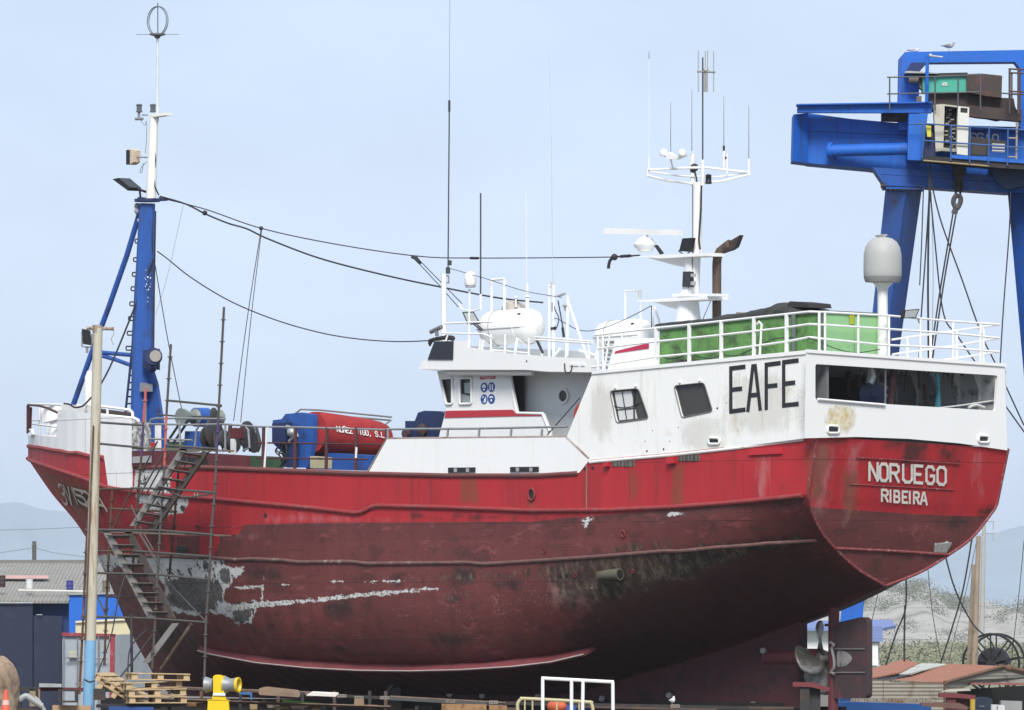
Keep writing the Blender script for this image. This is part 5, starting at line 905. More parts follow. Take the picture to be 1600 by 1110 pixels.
# ---- propeller, rudder
HUB = aY(1283, 1028, 0); BRZ = pm('propeller_bronze', (.16, .145, .125), .5, .6, var=.35, scale=3, dirt=(.28, .28, .28), dirtamt=.5, dscale=3)
pr = part(MB().lathe(HUB, (1, 0, 0), [(.02, .30), (.09, .26), (.10, .16), (.16, .12), (.17, -.1), (.15, -.45), (.02, -.5)], 24), 'propeller', BRZ)
for k in range(4):
    an = R(97 + 90 * k); er = Vector((0, math.cos(an), math.sin(an))); et = Vector((0, -math.sin(an), math.cos(an))); ex_ = Vector((1, 0, 0)); vs_ = []
    for i in range(9):
        t = i / 8; r_ = .13 + .68 * t; w_ = .09 + .31 * math.sin(math.pi * min(1, .12 + .80 * t)) ** .8 * (1 if t < .95 else .6); tw_ = R(58 - 34 * t); ch_ = et * math.cos(tw_) + ex_ * math.sin(tw_)
        for j in range(7): s_ = j / 3 - 1; vs_.append(HUB + er * (r_ - .05 * s_ * s_) + ch_ * w_ * s_ + ex_ * (.05 * t - .03 * s_ * s_))
    nq = [(i * 7 + j, i * 7 + j + 1, (i + 1) * 7 + j + 1, (i + 1) * 7 + j) for i in range(8) for j in range(6)]; mb = MB(); mb.add(vs_, nq, True)
    o = part(mb, 'propeller_blade', BRZ, pr); md = o.modifiers.new('thick', 'SOLIDIFY'); md.thickness = .035
RUD = pm('rudder_paint', (.055, .035, .038), .65, var=.35, dirt=(.16, .03, .035), dirtamt=.35, dscale=1.4, streak=(.10, .10, .105), samt=.4); XRp = aY(1308, 1000, 0)
rd_ = part(MB().prism(rrect([aY(1297, 976, -.08), aY(1347, 964, -.08), aY(1355, 968, -.08), aY(1355, 1091, -.08), aY(1297, 1092, -.08)], .12), (0, .16, 0)), 'rudder', RUD)
part(MB().tube([aY(1303, 946, 0), aY(1303, 978, 0)], .12, 14).tube([aY(1302, 972, 0), aY(1302, 1110, 0)], .11, 14).lathe(aY(1302, 977, 0), UP, [(.1, -.03), (.19, -.03), (.19, .03), (.1, .03)], 14), 'rudder_stock', MAROON, rd_)
for v in (1013, 1050): part(MB().prism([aY(1294, v, -.11), aY(1350, v, -.11), aY(1350, v + 2, -.11), aY(1294, v + 2, -.11)], (0, .22, 0)), 'rudder_rib', pm('rib_grey', (.16, .15, .15), .6), rd_)
part(MB().tube(smoothline([aY(1297, 1004, -.15), aY(1303, 1008, -.15), aY(1300, 1014, -.15), aY(1303, 1030, -.15), aY(1303, 1044, -.15), aY(1299, 1050, -.15), aY(1304, 1054, -.15)]), .035, 6), 'rudder_pintle', pm('pintle_grey', (.30, .28, .27), .5, .4), rd_)
part(MB().prism(rrect([aY(1308, 1016, -.085), aY(1326, 1020, -.085), aY(1333, 1030, -.085), aY(1324, 1040, -.085), aY(1308, 1044, -.085)], .1), (0, -.008, 0)), 'bare_patch', pm('primer_patch', (.24, .235, .23), .7, var=.35, scale=6, dirt=(.07, .06, .06), dirtamt=.4, dscale=6), rd_)
part(MB().tube([HUB, HUB - Vector((1.6, 0, 0))], .20, 14), 'stern_tube', MAROON, pr)
# ---- stays, aerial wires and falls
def wire(pts, r, label, cat='wire', name='rigging_wire', group=None, mat=None, smooth=True):
    q_ = smoothline(pts, 8) if smooth else pts; return one(MB().tube(q_, r, 6), name, mat or ROPE, pts[0], label, cat, group)
wire([B(248, 309), B(320, 327), B(408, 357), B(520, 381), aY(648, 400, -.3), aY(740, 403.5, -.2), aY(952, 402, 0), aY(1000, 399, 0)], 0.0137, 'upper taut wire running from blue bow mast to radar mast')
wire([B(250, 307), B(290, 319), B(322, 335), B(356, 349), B(386, 358), B(420, 374), B(500, 404), B(600, 430), aY(690, 449, -.5), aY(780, 466, -.6), aY(848, 473, -.8)], 0.0202, 'heavier dark cable sagging from bow mast top to the bridge aerials', 'cable', 'mast_cable')
wire([B(246, 393), B(262, 405), B(300, 435), B(360, 471), B(430, 500), B(500, 520), B(560, 530), aY(620, 534, -1), aY(672, 532.5, -2)], 0.0144, 'lowest sagging stay from the bow mast to the flying bridge front')
wire([B(408, 358, -.5), B(386, 500, -1.0), B(365, 658, -1.8)], 0.0101, 'left of two pale falls hanging down to the foredeck', 'rope', 'rope_fall', 'falls to the foredeck')
wire([B(409, 358, -.5), B(392, 500, -1.0), B(376, 660, -1.8)], 0.0101, 'right of two pale falls hanging down to the foredeck', 'rope', 'rope_fall', 'falls to the foredeck')
wire([B(287, 318), B(262, 430), B(243, 492)], 0.0043, 'thin line slanting down behind the blue bow mast', 'line', mat=STEEL)
wire([B(242, 412), B(262, 530), B(285, 645, -2)], 0.0115, 'dark rope from bow mast down to the black fairlead wheel', 'rope', 'rope_fall')
for d_ in (0, 7): wire([aY(647 + d_ * .6, 404 - d_ * .2, -.5), aY(690 + d_ * .6, 450 - d_ * .5, -1.2), aY(716 + d_ * .8, 480 - d_ * .8, -1.7)], 0.0101, ('lower' if d_ == 0 else 'upper') + ' of the twin stays slanting down to the bridge flood lamp', 'stay', 'twin_stay', 'twin bridge stays', smooth=False)
wire([aY(704, 420, -1.4), aY(760, 436, -1.3), aY(820, 455, -1.1), aY(878, 465, -1)], 0.0079, 'thin aerial wire between the tall whip and the lamp post')
wire([aY(866, 497, -1), aY(874, 500, -1), aY(905, 516, -.6), aY(935, 515, -.2), aY(975, 500, 0), aY(1018, 478, 0)], 0.0086, 'looping aerial wire from the lamp post to the mast platform')
wire([aY(1018, 478, 0), aY(1018, 515, 0)], 0.0101, 'short dark drop wire below the lower mast platform', smooth=False)
part(MB().tube(smoothline(pY([(864, 447), (866, 480), (873, 497), (870, 512)], -1)), .012, 5).tube(pY([(864, 473), (864, 487)], -1), .03).tube(pY([(862, 514), (868, 513)], -1), .04).tube(pY([(872, 470), (880, 515)], -1), .014).tube(pY([(879, 512), (881, 527)], -1), .03), 'aerial_drop', BLACK)
for mb, p, l, cat in ((MB().ball(B(320, 333), .06), B(320, 333), 'dark shackle joining the two cables just abaft the bow mast', 'shackle'), (MB().ball(B(408, 357), .05), B(408, 357), 'dark shackle where the two foredeck falls hang from the upper wire', 'shackle'),
    (MB().tube([B(644, 402, -.3), B(650, 404, -.35), B(656, 411, -.5)], [.035, .05, .04]), B(648, 403), 'black block at the head of the twin bridge stays', 'pulley'), (MB().tube([aY(735, 403.5, -.2), aY(747, 403.7, -.2)], .03), aY(741, 403.5, -.2), 'slim black tensioner in the upper wire near the tall bridge aerials', 'tensioner')): one(mb, 'rigging_' + ('screw' if cat != 'pulley' else 'block'), BLACK, p, l, cat)
one(MB().tube([aY(955, 402, 0), aY(998, 399.5, 0)], .02).ball(aY(960, 402, 0), .075).tube(smoothline([aY(958, 402, 0), aY(953, 408, 0), aY(951, 416, 0), aY(951, 420, 0)]), .035).tube([aY(970, 401, 0), aY(985, 400, 0)], .035), 'rigging_screw', BLACK, aY(960, 402, 0), 'black tensioner with hanging rope tail beside the radar platform', 'tensioner')
one(MB().tube([aY(672, 533, -2.2), aY(682, 530, -2.3), aY(700, 527, -2.3)], .05).ball(aY(672, 536, -2.2), .05).tube([aY(671, 536, -2.2), aY(672, 541, -2.2)], .025), 'rigging_block', DARKM, aY(672, 533, -2.2), 'dark pulley block shackled at the front of the flying bridge', 'pulley')
# ================================================================= scaffold, lamp pole and things in the yard
sf = emp('scaffold_tower', aY(240, 1110, -4.6) * 1, 'leaning tube scaffold tower with stairs standing against the trawler bow', 'scaffold')
F_ = lambda u, v: aY(u, v, -4.6)
G_ = lambda u, v: aY(u, v, -3.75)
SCR = pm('scaffold_rusty', (.11, .065, .045), .8, .2, var=.35, scale=5, dirt=(.2, .18, .16), dirtamt=.25)
SCP = pm('scaffold_red', (.50, .10, .08), .6, var=.2, scale=5, dirt=(.3, .26, .24), dirtamt=.3, dscale=7); SCV = pm('scaffold_violet', (.075, .05, .15), .6, var=.25)
def standard(pts, mat, fn=F_, top=0):
    o = part(MB().tube([fn(*p) for p in pts], .028, 8), 'standard', mat, sf); rz = MB(); (u0, v0), (u1, v1) = pts[0], pts[-1]; v = v0 + 20
    while v < v1 - 6:
        u = float(np.interp(v, [p[1] for p in pts], [p[0] for p in pts])); rz.lathe(fn(u, v), UP, [(.025, -.012), (.06, -.012), (.06, .012), (.025, .012)], 10); v += 34
    part(rz, 'rosette', mat, o); return o
standard([(153, 640), (148, 700), (142, 765), (136, 835), (133, 895), (130, 965), (124, 1085)], SCR)
standard([(228, 606), (224, 660)], SCP, G_); standard([(224, 660), (221, 712)], SCV, G_); standard([(221, 712), (216, 770), (211, 840), (206, 905)], SCR, G_)
standard([(267, 538), (260, 650)], SCAF); standard([(260, 650), (257, 728)], SCP); standard([(257, 728), (250, 830), (243, 965), (238, 1045)], SCAF)
standard([(350, 480), (341, 655)], SCAF); standard([(341, 655), (339, 700)], SCV); standard([(339, 700), (336, 765), (330, 835), (327, 905), (322, 972), (319, 1075)], SCAF)
def ledger(pts, fn=F_, mat=None, r=.026): part(MB().tube([fn(*p) for p in pts], r, 8), 'ledger', mat or SCAF, sf)
for pl in ([(205, 763), (256, 764), (338, 770)], [(133, 828), (250, 829), (334, 836)], [(131, 895), (247, 898), (328, 906)], [(128, 963), (243, 967), (324, 973)], [(152, 660), (224, 665)], [(150, 693), (224, 700)], [(262, 626), (346, 634)], [(257, 696), (340, 702)], [(208, 861), (248, 864), (330, 870)]): ledger(pl)
part(MB().prism([F_(150, 829), F_(336, 836), F_(336, 838), F_(150, 832)], (0, .5, 0)), 'platform_deck', pm('scaffold_plank', (.16, .13, .10), .8, var=.3, dirt=(.08, .06, .05), dirtamt=.4), sf)
for pl in (([(287, 701), (208, 822)]), ([(320, 706), (238, 827)]), ([(166, 831), (236, 966)]), ([(200, 831), (267, 966)]), ([(274, 974), (228, 1036)])): part(MB().bar(F_(*pl[0]), F_(*pl[1]), .05, .13, (0, 1, 0)) if False else MB().prism([F_(pl[0][0] - 5.5, pl[0][1]), F_(pl[0][0] + 5.5, pl[0][1]), F_(pl[1][0] + 5.5, pl[1][1]), F_(pl[1][0] - 5.5, pl[1][1])], (0, .05, 0)), 'stair_stringer', pm('stringer_grey', (.24, .225, .21), .7, .1, var=.25, dirt=(.12, .08, .06), dirtamt=.3) if pl[0][0] not in (320, 200) else pm('stringer_dark', (.07, .055, .048), .8, .1, var=.3), sf)
tr = MB()
for i in range(9):
    t = (i + .5) / 9; tr.bar(F_(287 - 79 * t, 701 + 121 * t) + Vector((0, .03, 0)), F_(320 - 82 * t, 706 + 121 * t) + Vector((0, .03, 0)), .22, .02, (0, .3, 1)); tr.bar(F_(166 + 70 * t, 831 + 135 * t) + Vector((0, .03, 0)), F_(200 + 67 * t, 831 + 135 * t) + Vector((0, .03, 0)), .22, .02, (0, .3, 1))
part(tr, 'stair_tread', pm('tread_galv', (.12, .10, .088), .6, .2, var=.2), sf)
for pl in (([(300, 975), (252, 1046)], .05), ([(246, 690), (222, 737)], .02), ([(260, 700), (215, 780)], .02), ([(264, 708), (227, 775)], .02), ([(217, 832), (260, 905)], .022), ([(258, 764), (284, 777), (300, 777), (336, 770)], .022), ([(217, 832), (248, 880)], .022), ([(205, 790), (222, 830), (240, 860)], .018), ([(296, 708), (288, 730)], .015), ([(258, 904), (260, 962)], .018)): part(MB().tube([F_(*p) for p in pl[0]], pl[1], 7), 'brace', SCR if pl[1] > .04 else SCAF, sf)
for pl in ([(176, 762), (172, 830), (168, 900), (163, 1040)], [(282, 700), (276, 770), (270, 840), (264, 905)]): standard(pl, SCR, G_)
for pl in ([(140, 765), (205, 764)], [(133, 862), (206, 861)], [(170, 795), (276, 800)], [(166, 932), (262, 935)]): ledger(pl, G_, SCR)
for pl in ([(206, 764), (176, 828)], [(134, 895), (166, 962)], [(250, 832), (276, 768)], [(322, 972), (258, 905)]): part(MB().tube([G_(*p) for p in pl], .02, 7), 'brace', SCAF, sf)
part(MB().prism([F_(206, 699), F_(340, 703), F_(340, 706), F_(206, 702)], (0, .5, 0)), 'platform_deck', MATS['scaffold_plank'], sf)
part(MB().tube([F_(304, 770), F_(304, 778)], .012, 5).tube([F_(309, 770), F_(309, 778)], .012, 5).tube([F_(304, 774), F_(309, 774)], .012, 5), 'coupler', STEEL, sf)
# lamp pole in front of the bow
DP = 184
lp_ = emp('lamp_pole', aD(138, 1130, DP), 'tall rust-streaked cream pole with pale blue foot and a black floodlight at its crossarm', 'lamp pole')
def polemat():
    m, n, b = newmat('pole_paint'); t = N(n, 'TexCoord'); s_ = N(n, 'SeparateXYZ'); n.links.new(t.outputs['Object'], s_.inputs[0])
    c = mixc(n, noise(n, 3, 6), (.40, .37, .29), (.52, .49, .40)); c = mixc(n, step(n, noise(n, 4, 8, .7, (1, 1, .12), 3), .52, .70), c, (.27, .15, .075))
    bl = step(n, mth(n, 'ADD', s_.outputs[2], mth(n, 'MULTIPLY', noise(n, 8, 4), .08)), polemat.z + .03, polemat.z + .05); c = mixc(n, bl, mixc(n, noise(n, 5, 6), (.13, .30, .50), (.22, .42, .62)), c)
    n.links.new(c, b.inputs['Base Color']); b.inputs['Roughness'].default_value = .7; return m
polemat.z = aD(138, 1001, DP).z - lp_.location.z
part(MB().tube([aD(138, 1130, DP), aD(153, 513, DP)], [9.2 * DP / FPX, 7.4 * DP / FPX], 16), 'pole', polemat(), lp_)
part(MB().tube([aD(135, 513, DP), aD(178, 514, DP)], .035, 8).tube([aD(152, 508, DP), aD(152, 520, DP)], .10, 10).tube(smoothline([aD(177, 515, DP), aD(178, 522, DP), aD(174, 530, DP), aD(178, 540, DP)]), .008, 5), 'crossarm', pm('arm_rust', (.35, .30, .24), .7, var=.3, dirt=RUST, dirtamt=.5, dscale=7), lp_)
fl_ = flood([(128, 514), (141.5, 517), (143, 540), (130, 538)], lambda u, v: aD(u, v, DP), DV, 'floodlight'); fl_.parent = lp_; fl_.data.transform(Matrix.Translation(HB - lp_.location)); 
for c_ in fl_.children: c_.data.transform(Matrix.Translation(HB - lp_.location))
part(MB().tube([aD(128, 518, DP), aD(128, 542, DP), aD(143, 543, DP), aD(144, 522, DP)], .02, 5).tube([aD(136, 543, DP), aD(136, 552, DP)], .03, 6), 'floodlight_bracket', STEEL, lp_)
part(MB().tube([aD(146, 665, DP - .15), aD(133, 1000, DP - .15)], .02, 5), 'pole_conduit', SCR, lp_)
# stack of pallets
def pallet(c, ax, ay, az, label, mat=None):
    t = emp('pallet', c, label, 'pallet', 'wooden pallets beside the bow'); ax, ay, az = (Vector(a).normalized() for a in (ax, ay, az)); c = Vector(c)
    for i in range(5): part(MB().box(c + ax * 0 + ay * (-.36 + .18 * i) + az * .133, ax * .6, ay * .062, az * .011), 'top_board', PALLETW, t)
    for s_ in (-.34, 0, .34): part(MB().box(c + ay * s_ + az * .011, ax * .6, ay * .05, az * .011), 'bottom_board', PALLETW, t)
    for s_ in (-.53, 0, .53):
        for y in (-.34, 0, .34): part(MB().box(c + ax * s_ + ay * y + az * .072, ax * .06, ay * .05, az * .05), 'block', PALLETW, t)
        part(MB().box(c + ax * s_ + az * .112, ax * .06, ay * .4, az * .010), 'stringer_board', PALLETW, t)
    return t
PD = 183; P0 = lambda u, v: aD(u, v, PD)
dx = (RV + DV * .22).normalized(); dy = UP.cross(dx)
pallet(P0(242, 1099), dx, dy, UP, 'bottom wooden pallet of the stack beside the bow'); pallet(P0(241, 1087.5), (dx + UP * .02), dy, UP, 'second wooden pallet up in the stack beside the bow')
pallet(P0(236, 1076), dx + dy * .12 + UP * .04, dy, UP, 'third wooden pallet up, laid slightly tilted under the topmost'); pallet(P0(246, 1063), dx - dy * .1 - UP * .02, dy, UP, 'topmost wooden pallet of the stack beside the bow')
for i, (u, v, l) in enumerate(((189, 1090, 'lower of the pallets leaning at the left end of the stack'), (186, 1078, 'upper of the pallets leaning at the left end of the stack'))): pallet(aD(u, v, PD + .6), DV + RV * .25, (RV * -.85 + UP * .55), (UP * .8 + RV * .5), l)
one(MB().prism([P0(150, 1101), P0(290, 1099), P0(290, 1104), P0(150, 1106)], DV * 1.2), 'low_platform', DARKM, P0(220, 1104), 'dark steel deck section carrying the wooden pallet stack', 'steel platform')
# yellow capstan head
yw = emp('winch_head', aD(341, 1140, 182), 'yellow winch with grey warping drums on a yellow pedestal', 'winch'); Y_ = lambda u, v, d=182: aD(u, v, d)
part(MB().prism([Y_(333, 1057), Y_(336, 1055), Y_(341, 1054.5), Y_(347, 1055.5), Y_(349, 1058), Y_(350, 1083), Y_(354, 1094), Y_(331, 1094), Y_(333, 1083)], DV * .35), 'gearbox', YELLOW, yw); part(MB().prism([Y_(325, 1094), Y_(357, 1094), Y_(360, 1140), Y_(322, 1140)], DV * .5), 'pedestal', YELLOW, yw); part(MB().prism([Y_(324, 1093), Y_(358, 1094), Y_(358, 1096), Y_(324, 1095)], DV * .52 ), 'pedestal_flange', YELLOW, yw)
axy = (RV + DV * -.35).normalized(); yc = Y_(341, 1070.5) + DV * .17; k_ = 182 / FPX; DG = pm('drum_grey', (.26, .27, .28), .5, .3, var=.15)
part(MB().lathe(yc, axy, [(12 * k_, 9 * k_), (14 * k_, 10 * k_), (13 * k_, 13 * k_), (10 * k_, 20 * k_), (10.5 * k_, 26 * k_), (11.5 * k_, 30 * k_)], 28).lathe(yc, -axy, [(10 * k_, 8 * k_), (10 * k_, 12 * k_), (12.5 * k_, 20 * k_), (13 * k_, 21 * k_), (4 * k_, 21.4 * k_)], 28), 'warping_drum', DG, yw)
part(MB().lathe(yc, axy, [(11 * k_, 29 * k_), (12.2 * k_, 33 * k_), (12.2 * k_, 34.5 * k_), (9.5 * k_, 34.5 * k_), (8 * k_, 30 * k_), (.5 * k_, 29.5 * k_)], 28), 'drum_mouth', YELLOW, yw); part(MB().lathe(yc, axy, [(14.3 * k_, 9.4 * k_), (14.6 * k_, 10 * k_), (14.3 * k_, 10.8 * k_)], 28), 'drum_rim', YELLOW, yw)
part(MB().prism([Y_(333, 1083, 181.97), Y_(352, 1083, 181.97), Y_(352, 1087.5, 181.97), Y_(333, 1087, 181.97)], DV * .01), 'plate_band', pm('band_white', (.62, .66, .70), .5), yw)
# slipway carriage: long rusty girders under and in front of the keel
car = emp('slipway_carriage', aD(560, 1150, 188), 'long dark rusty steel carriage girders running under the trawler keel', 'slipway carriage'); Q = lambda u, v, d=188: aD(u, v, d); cr2 = random.Random(21)
RS2 = pm('girder_rust', (.085, .06, .05), .85, .1, var=.45, scale=2.5, dirt=(.20, .08, .035), dirtamt=.35, dscale=3, bump=.4); RS3 = pm('girder_dark', (.035, .032, .032), .8, .1, var=.4, dirt=(.10, .05, .03), dirtamt=.35); RSO = pm('girder_orange_rust', (.30, .17, .08), .9, var=.5, scale=6, dirt=(.12, .06, .035), dirtamt=.4, dscale=5, bump=.4)
for (u0, v0, u1, v1, h, d, mt, dep) in ((20, 1074, 240, 1078, 5, 190, RS3, .5), (230, 1072, 520, 1083, 4, 189, RS2, .6), (230, 1091, 610, 1104, 4, 187.5, RS2, .5), (520, 1085, 620, 1090, 4, 189, RS3, .6), (608, 1088, 790, 1098, 6, 188.5, pm('girder_grey', (.075, .075, .075), .7, .2, var=.3), .4), (760, 1096, 1250, 1106, 5, 188.5, RS3, .6), (1170, 1104, 1240, 1105, 3, 187, RS2, .3), (690, 1100, 760, 1101, 20, 186.8, RSO, .3), (764, 1102, 792, 1103, 18, 186.6, RSO, .3), (232, 1098, 620, 1112, 14, 189.4, RS3, .2), (900, 1103, 1120, 1108, 3, 187, RS2, .3)):
    part(MB().prism([Q(u0, v0, d), Q(u1, v1, d), Q(u1, v1 + h, d), Q(u0, v0 + h, d)], DV * dep), 'girder', mt, car)
for u in (262, 312, 373, 432, 470, 520, 575, 600, 700, 708, 726, 746, 775, 810, 1000, 1080): part(MB().prism([Q(u, 1080 if u < 640 else 1103, 188.6), Q(u + 5, 1080 if u < 640 else 1103, 188.6), Q(u + 5, 1125, 188.6), Q(u, 1125, 188.6)], DV * .2), 'carriage_post', RS3 if u % 4 else RS2, car)
fr_ = random.Random(31); FM = [RS2, RS3, RSO, DARKM, pm('fit_brown', (.16, .10, .07), .85, var=.4, scale=6), pm('fit_grey', (.17, .165, .155), .8, var=.4, dirt=RUST, dirtamt=.3), pm('fit_ochre', (.30, .21, .12), .9, var=.4, scale=7, dirt=RUST, dirtamt=.4)]
for i in range(80):
    u = fr_.uniform(232, 800) if i < 44 else fr_.uniform(955, 1235); w_ = fr_.uniform(4, 26); vb = 1089 + (u - 230) * .028 + fr_.uniform(0, 12); h = fr_.uniform(3, 11); d = 188.9 - fr_.random() * 1.2
    mb = MB().prism([Q(u, vb, d), Q(u + w_, vb + fr_.uniform(-1, 1), d), Q(u + w_ - fr_.uniform(0, 2), vb + h, d), Q(u + fr_.uniform(0, 1.5), vb + h, d)], DV * fr_.uniform(.05, .3))
    part(mb, 'carriage_fitting', fr_.choice(FM), car)
for (u0, v0, u1, v1) in ((232, 1071.5, 520, 1082.5), (232, 1090.5, 610, 1103.5), (610, 1087.5, 790, 1097.5)): part(MB().prism([Q(u0, v0, 187.4), Q(u1, v1, 187.4), Q(u1, v1 + 1.3, 187.4), Q(u0, v0 + 1.3, 187.4)], DV * .7), 'girder_flange', pm('flange_brown', (.20, .14, .105), .85, var=.4, scale=5, dirt=(.08, .05, .04), dirtamt=.4), car)
for u, v in ((478, 1083), (527, 1085), (554, 1088), (594, 1088), (697, 1093), (764, 1095), (1048, 1101), (118, 1067)):
    b_ = MB().holed([Q(u, v, 187.4), Q(u + 14, v, 187.4), Q(u + 14, v + 5, 187.4), Q(u, v + 5, 187.4)], [[Q(u + i, v + 1.3, 187.4), Q(u + i + 2, v + 1.3, 187.4), Q(u + i + 2, v + 3.7, 187.4), Q(u + i, v + 3.7, 187.4)] for i in (2, 6, 10)], DV * .06); part(b_, 'perforated_bracket', pm('bracket_grey', (.22, .20, .17), .8, var=.3, dirt=RUST, dirtamt=.3), car)
part(MB().prism([Q(554, 1092, 187.2), Q(568, 1092, 187.2), Q(569, 1103, 187.2), Q(553, 1103, 187.2)], DV * .3), 'bearing_block', pm('block_brown', (.24, .16, .10), .85, var=.3, dirt=RUST), car)
ks = MB()
ks.abox(-13.5, 8.6, -.34, .34, .0, 1.84); ks.abox(-11.0, 9.0, 1.2, 1.4, 0, 1.75)
part(ks, 'keel_skid', pm('skid_dark', (.022, .019, .018), .9, var=.4), car)  # dark skid and back wall added to darken the gap under the keel
kb = emp('keel_block', aD(612, 1150, 197), 'black keel block and post standing under the middle of the trawler', 'keel block'); part(MB().prism([aY(586, 1053, -.9), aY(640, 1053, -.9), aY(640, 1056, -.9), aY(586, 1056, -.9)], (0, .8, 0)), 'cap_plate', BLACK, kb); part(MB().prism([aY(604, 1056, -.7), aY(626, 1056, -.7), aY(626, 1130, -.7), aY(604, 1130, -.7)], (0, .5, 0)), 'block_post', DARKM, kb); part(MB().bar(aY(606, 1080, -.8), aY(622, 1062, -.8), .04, .05).tube([aY(612, 1062, -.75), aY(612, 1074, -.75)], .05), 'block_brace', pm('brace_grey', (.09, .09, .09), .7), kb)
for (u0, u1, v, sh, l) in ((1239, 1297, 1066, 9, 'maroon-topped steel support column under the trawler propeller'), (1468, 1525, 1083, 4, 'maroon-topped steel support with pale top plate before the rusty shed')):
    s_ = emp('hull_support', aD((u0 + u1) / 2, 1150, 187.5), l, 'support', 'steel supports of the slipway'); part(MB().prism([Q(u0, v, 187.5), Q(u0 + (u1 - u0) * .55, v + 1, 187.5), Q(u1, v + sh, 187.5), Q(u1 - 2, v + sh + 6, 187.5), Q(u0 + (u1 - u0) * .5, v + 8, 187.5), Q(u0, v + 7, 187.5)], DV * .6), 'top_plate', pm('support_red', (.15, .03, .035), .7, var=.25), s_)
    part(MB().prism([Q(u0 + 11, v + 6, 187.55), Q(u0 + 26, v + 6, 187.55), Q(u0 + 26, 1130, 187.55), Q(u0 + 11, 1130, 187.55)], DV * .4).prism([Q(u0 + 26, v + 8, 187.7), Q(u0 + 43, v + 10, 187.7), Q(u0 + 43, 1130, 187.7), Q(u0 + 26, 1130, 187.7)], DV * .3), 'column', DARKM if u0 < 1300 else MAROON, s_)
    if u0 > 1400: part(MB().prism([Q(1471, 1083, 187.5) + UP * .02, Q(1517, 1081, 187.5) + UP * .02, Q(1514, 1077, 187.9), Q(1484, 1078, 187.9)], UP * .012), 'pale_plate', pm('concrete_top', (.40, .36, .30), .9, var=.2), s_); part(MB().prism([Q(1438, 1098, 187), Q(1500, 1099, 187), Q(1515, 1106, 187), Q(1510, 1109, 187), Q(1440, 1103, 187)], DV * .4), 'bracket_arm', pm('arm_brown', (.13, .07, .055), .8, var=.3), s_)
# loose things on the carriage
one(MB().prism(rrect([Q(404, 1076, 187), Q(416, 1073, 187), Q(468, 1079, 187), Q(469, 1090, 187), Q(404, 1086, 187)], .05), DV * .4), 'timber_baulk', pm('baulk', (.24, .165, .115), .9, var=.25, scale=4, dirt=(.12, .09, .07), dirtamt=.3, bump=.4), Q(436, 1088, 187), 'brown round-ended timber baulk lying on the carriage girder', 'timber')
one(MB().prism([Q(480, 1087, 187), Q(489, 1082, 187), Q(529, 1084, 187), Q(524, 1089, 187)], DV * .05 + UP * .02), 'white_board', pm('white_wood', (.62, .58, .54), .8, var=.1), Q(505, 1088, 187), 'pale white board lying tilted on the carriage girder', 'board')
one(MB().prism([Q(374, 1082, 187), Q(393, 1082, 187), Q(394, 1085, 187), Q(394, 1094, 187), Q(392, 1094, 187), Q(391, 1086, 187), Q(374, 1085, 187)], DV * .2), 'blue_strap', pm('strap_blue', (.03, .12, .30), .7), Q(384, 1084, 187), 'small blue webbing strap draped over the girder near the yellow winch', 'strap')
one(MB().prism([Q(441, 1094, 188.3), Q(502, 1099, 188.3), Q(502, 1104, 188.3), Q(441, 1100, 188.3)], DV * .1), 'green_sheet', pm('green_sheet', (.07, .20, .03), .8, var=.4, scale=4), Q(470, 1102, 188.3), 'strip of bright green sheet seen between the carriage girders', 'sheet')
hp = MB().tube(smoothline([Q(809, 1112, 186), Q(809, 1100, 186), Q(814, 1093, 186), Q(822, 1092, 186), Q(915, 1097, 186), Q(924, 1100, 186), Q(927, 1112, 186)]), .035, 8)
for u in (820, 832, 848, 870, 905): hp.tube([Q(u, 1093 + (u - 820) * .05, 186), Q(u, 1112, 186)], .018, 6)
one(hp, 'hoop_barrier', pm('cream_paint', (.46, .41, .24), .6, var=.1, dirt=RUST, dirtamt=.1), Q(868, 1110, 186), 'low cream yellow hoop barrier standing behind the white tube frame', 'barrier')
one(MB().tube([Q(848, 1135, 185), Q(848, 1060, 185)], .036, 8).tube([Q(958, 1135, 185), Q(957.5, 1066, 185)], .036, 8).tube([Q(846, 1060, 185), Q(959, 1066, 185)], .036, 8).tube([Q(893, 1135, 185), Q(893, 1062, 185)], .036, 8).tube([Q(910, 1135, 185), Q(911, 1063, 185)], .036, 8), 'tube_frame', WHITE2, Q(903, 1120, 185), 'white tubular gate frame standing in front of the dark keel', 'frame')
one(MB().ball(Q(870, 1104, 187), .16, 1.6, 1, .9), 'orange_buoy', pm('buoy_orange', (.50, .10, .04), .7), Q(870, 1104, 187), 'orange buoy lying behind the white tubular gate frame', 'buoy')
one(MB().prism([Q(884, 1102, 187.2), Q(925, 1104, 187.2), Q(926, 1112, 187.2), Q(884, 1112, 187.2)], DV * .3), 'blue_crate', pm('crate_blue', (.03, .08, .32), .6), Q(905, 1110, 187.2), 'blue plastic crate behind the right half of the white frame', 'crate')
# small scrap along the foot of the picture, left
LB = lambda u, v, d=181: aD(u, v, d)
rk = MB(); rr = random.Random(2)
bc = LB(-14, 1085, 180); k_ = 180 / FPX
NB = 28
for i in range(NB + 1):
    for j in range(2 * NB):
        a, t = math.pi * i / NB, math.pi * j / NB; d = Vector((math.sin(a) * math.cos(t), math.sin(a) * math.sin(t), -math.cos(a))); s_ = 1 + .10 * math.sin(3.1 * d.x + 2) * math.cos(4 * d.z) + .06 * math.sin(9 * d.y + 5 * d.z) + .03 * math.sin(17 * d.x + 11 * d.z)
        rk.v.append(bc + Vector((d.x * 44 * k_, d.y * 44 * k_, d.z * 62 * k_)) * s_)
rk.f = [(i * 2 * NB + j, i * 2 * NB + (j + 1) % (2 * NB), (i + 1) * 2 * NB + (j + 1) % (2 * NB), (i + 1) * 2 * NB + j) for i in range(NB) for j in range(2 * NB)]; rk.sm = [True] * len(rk.f)
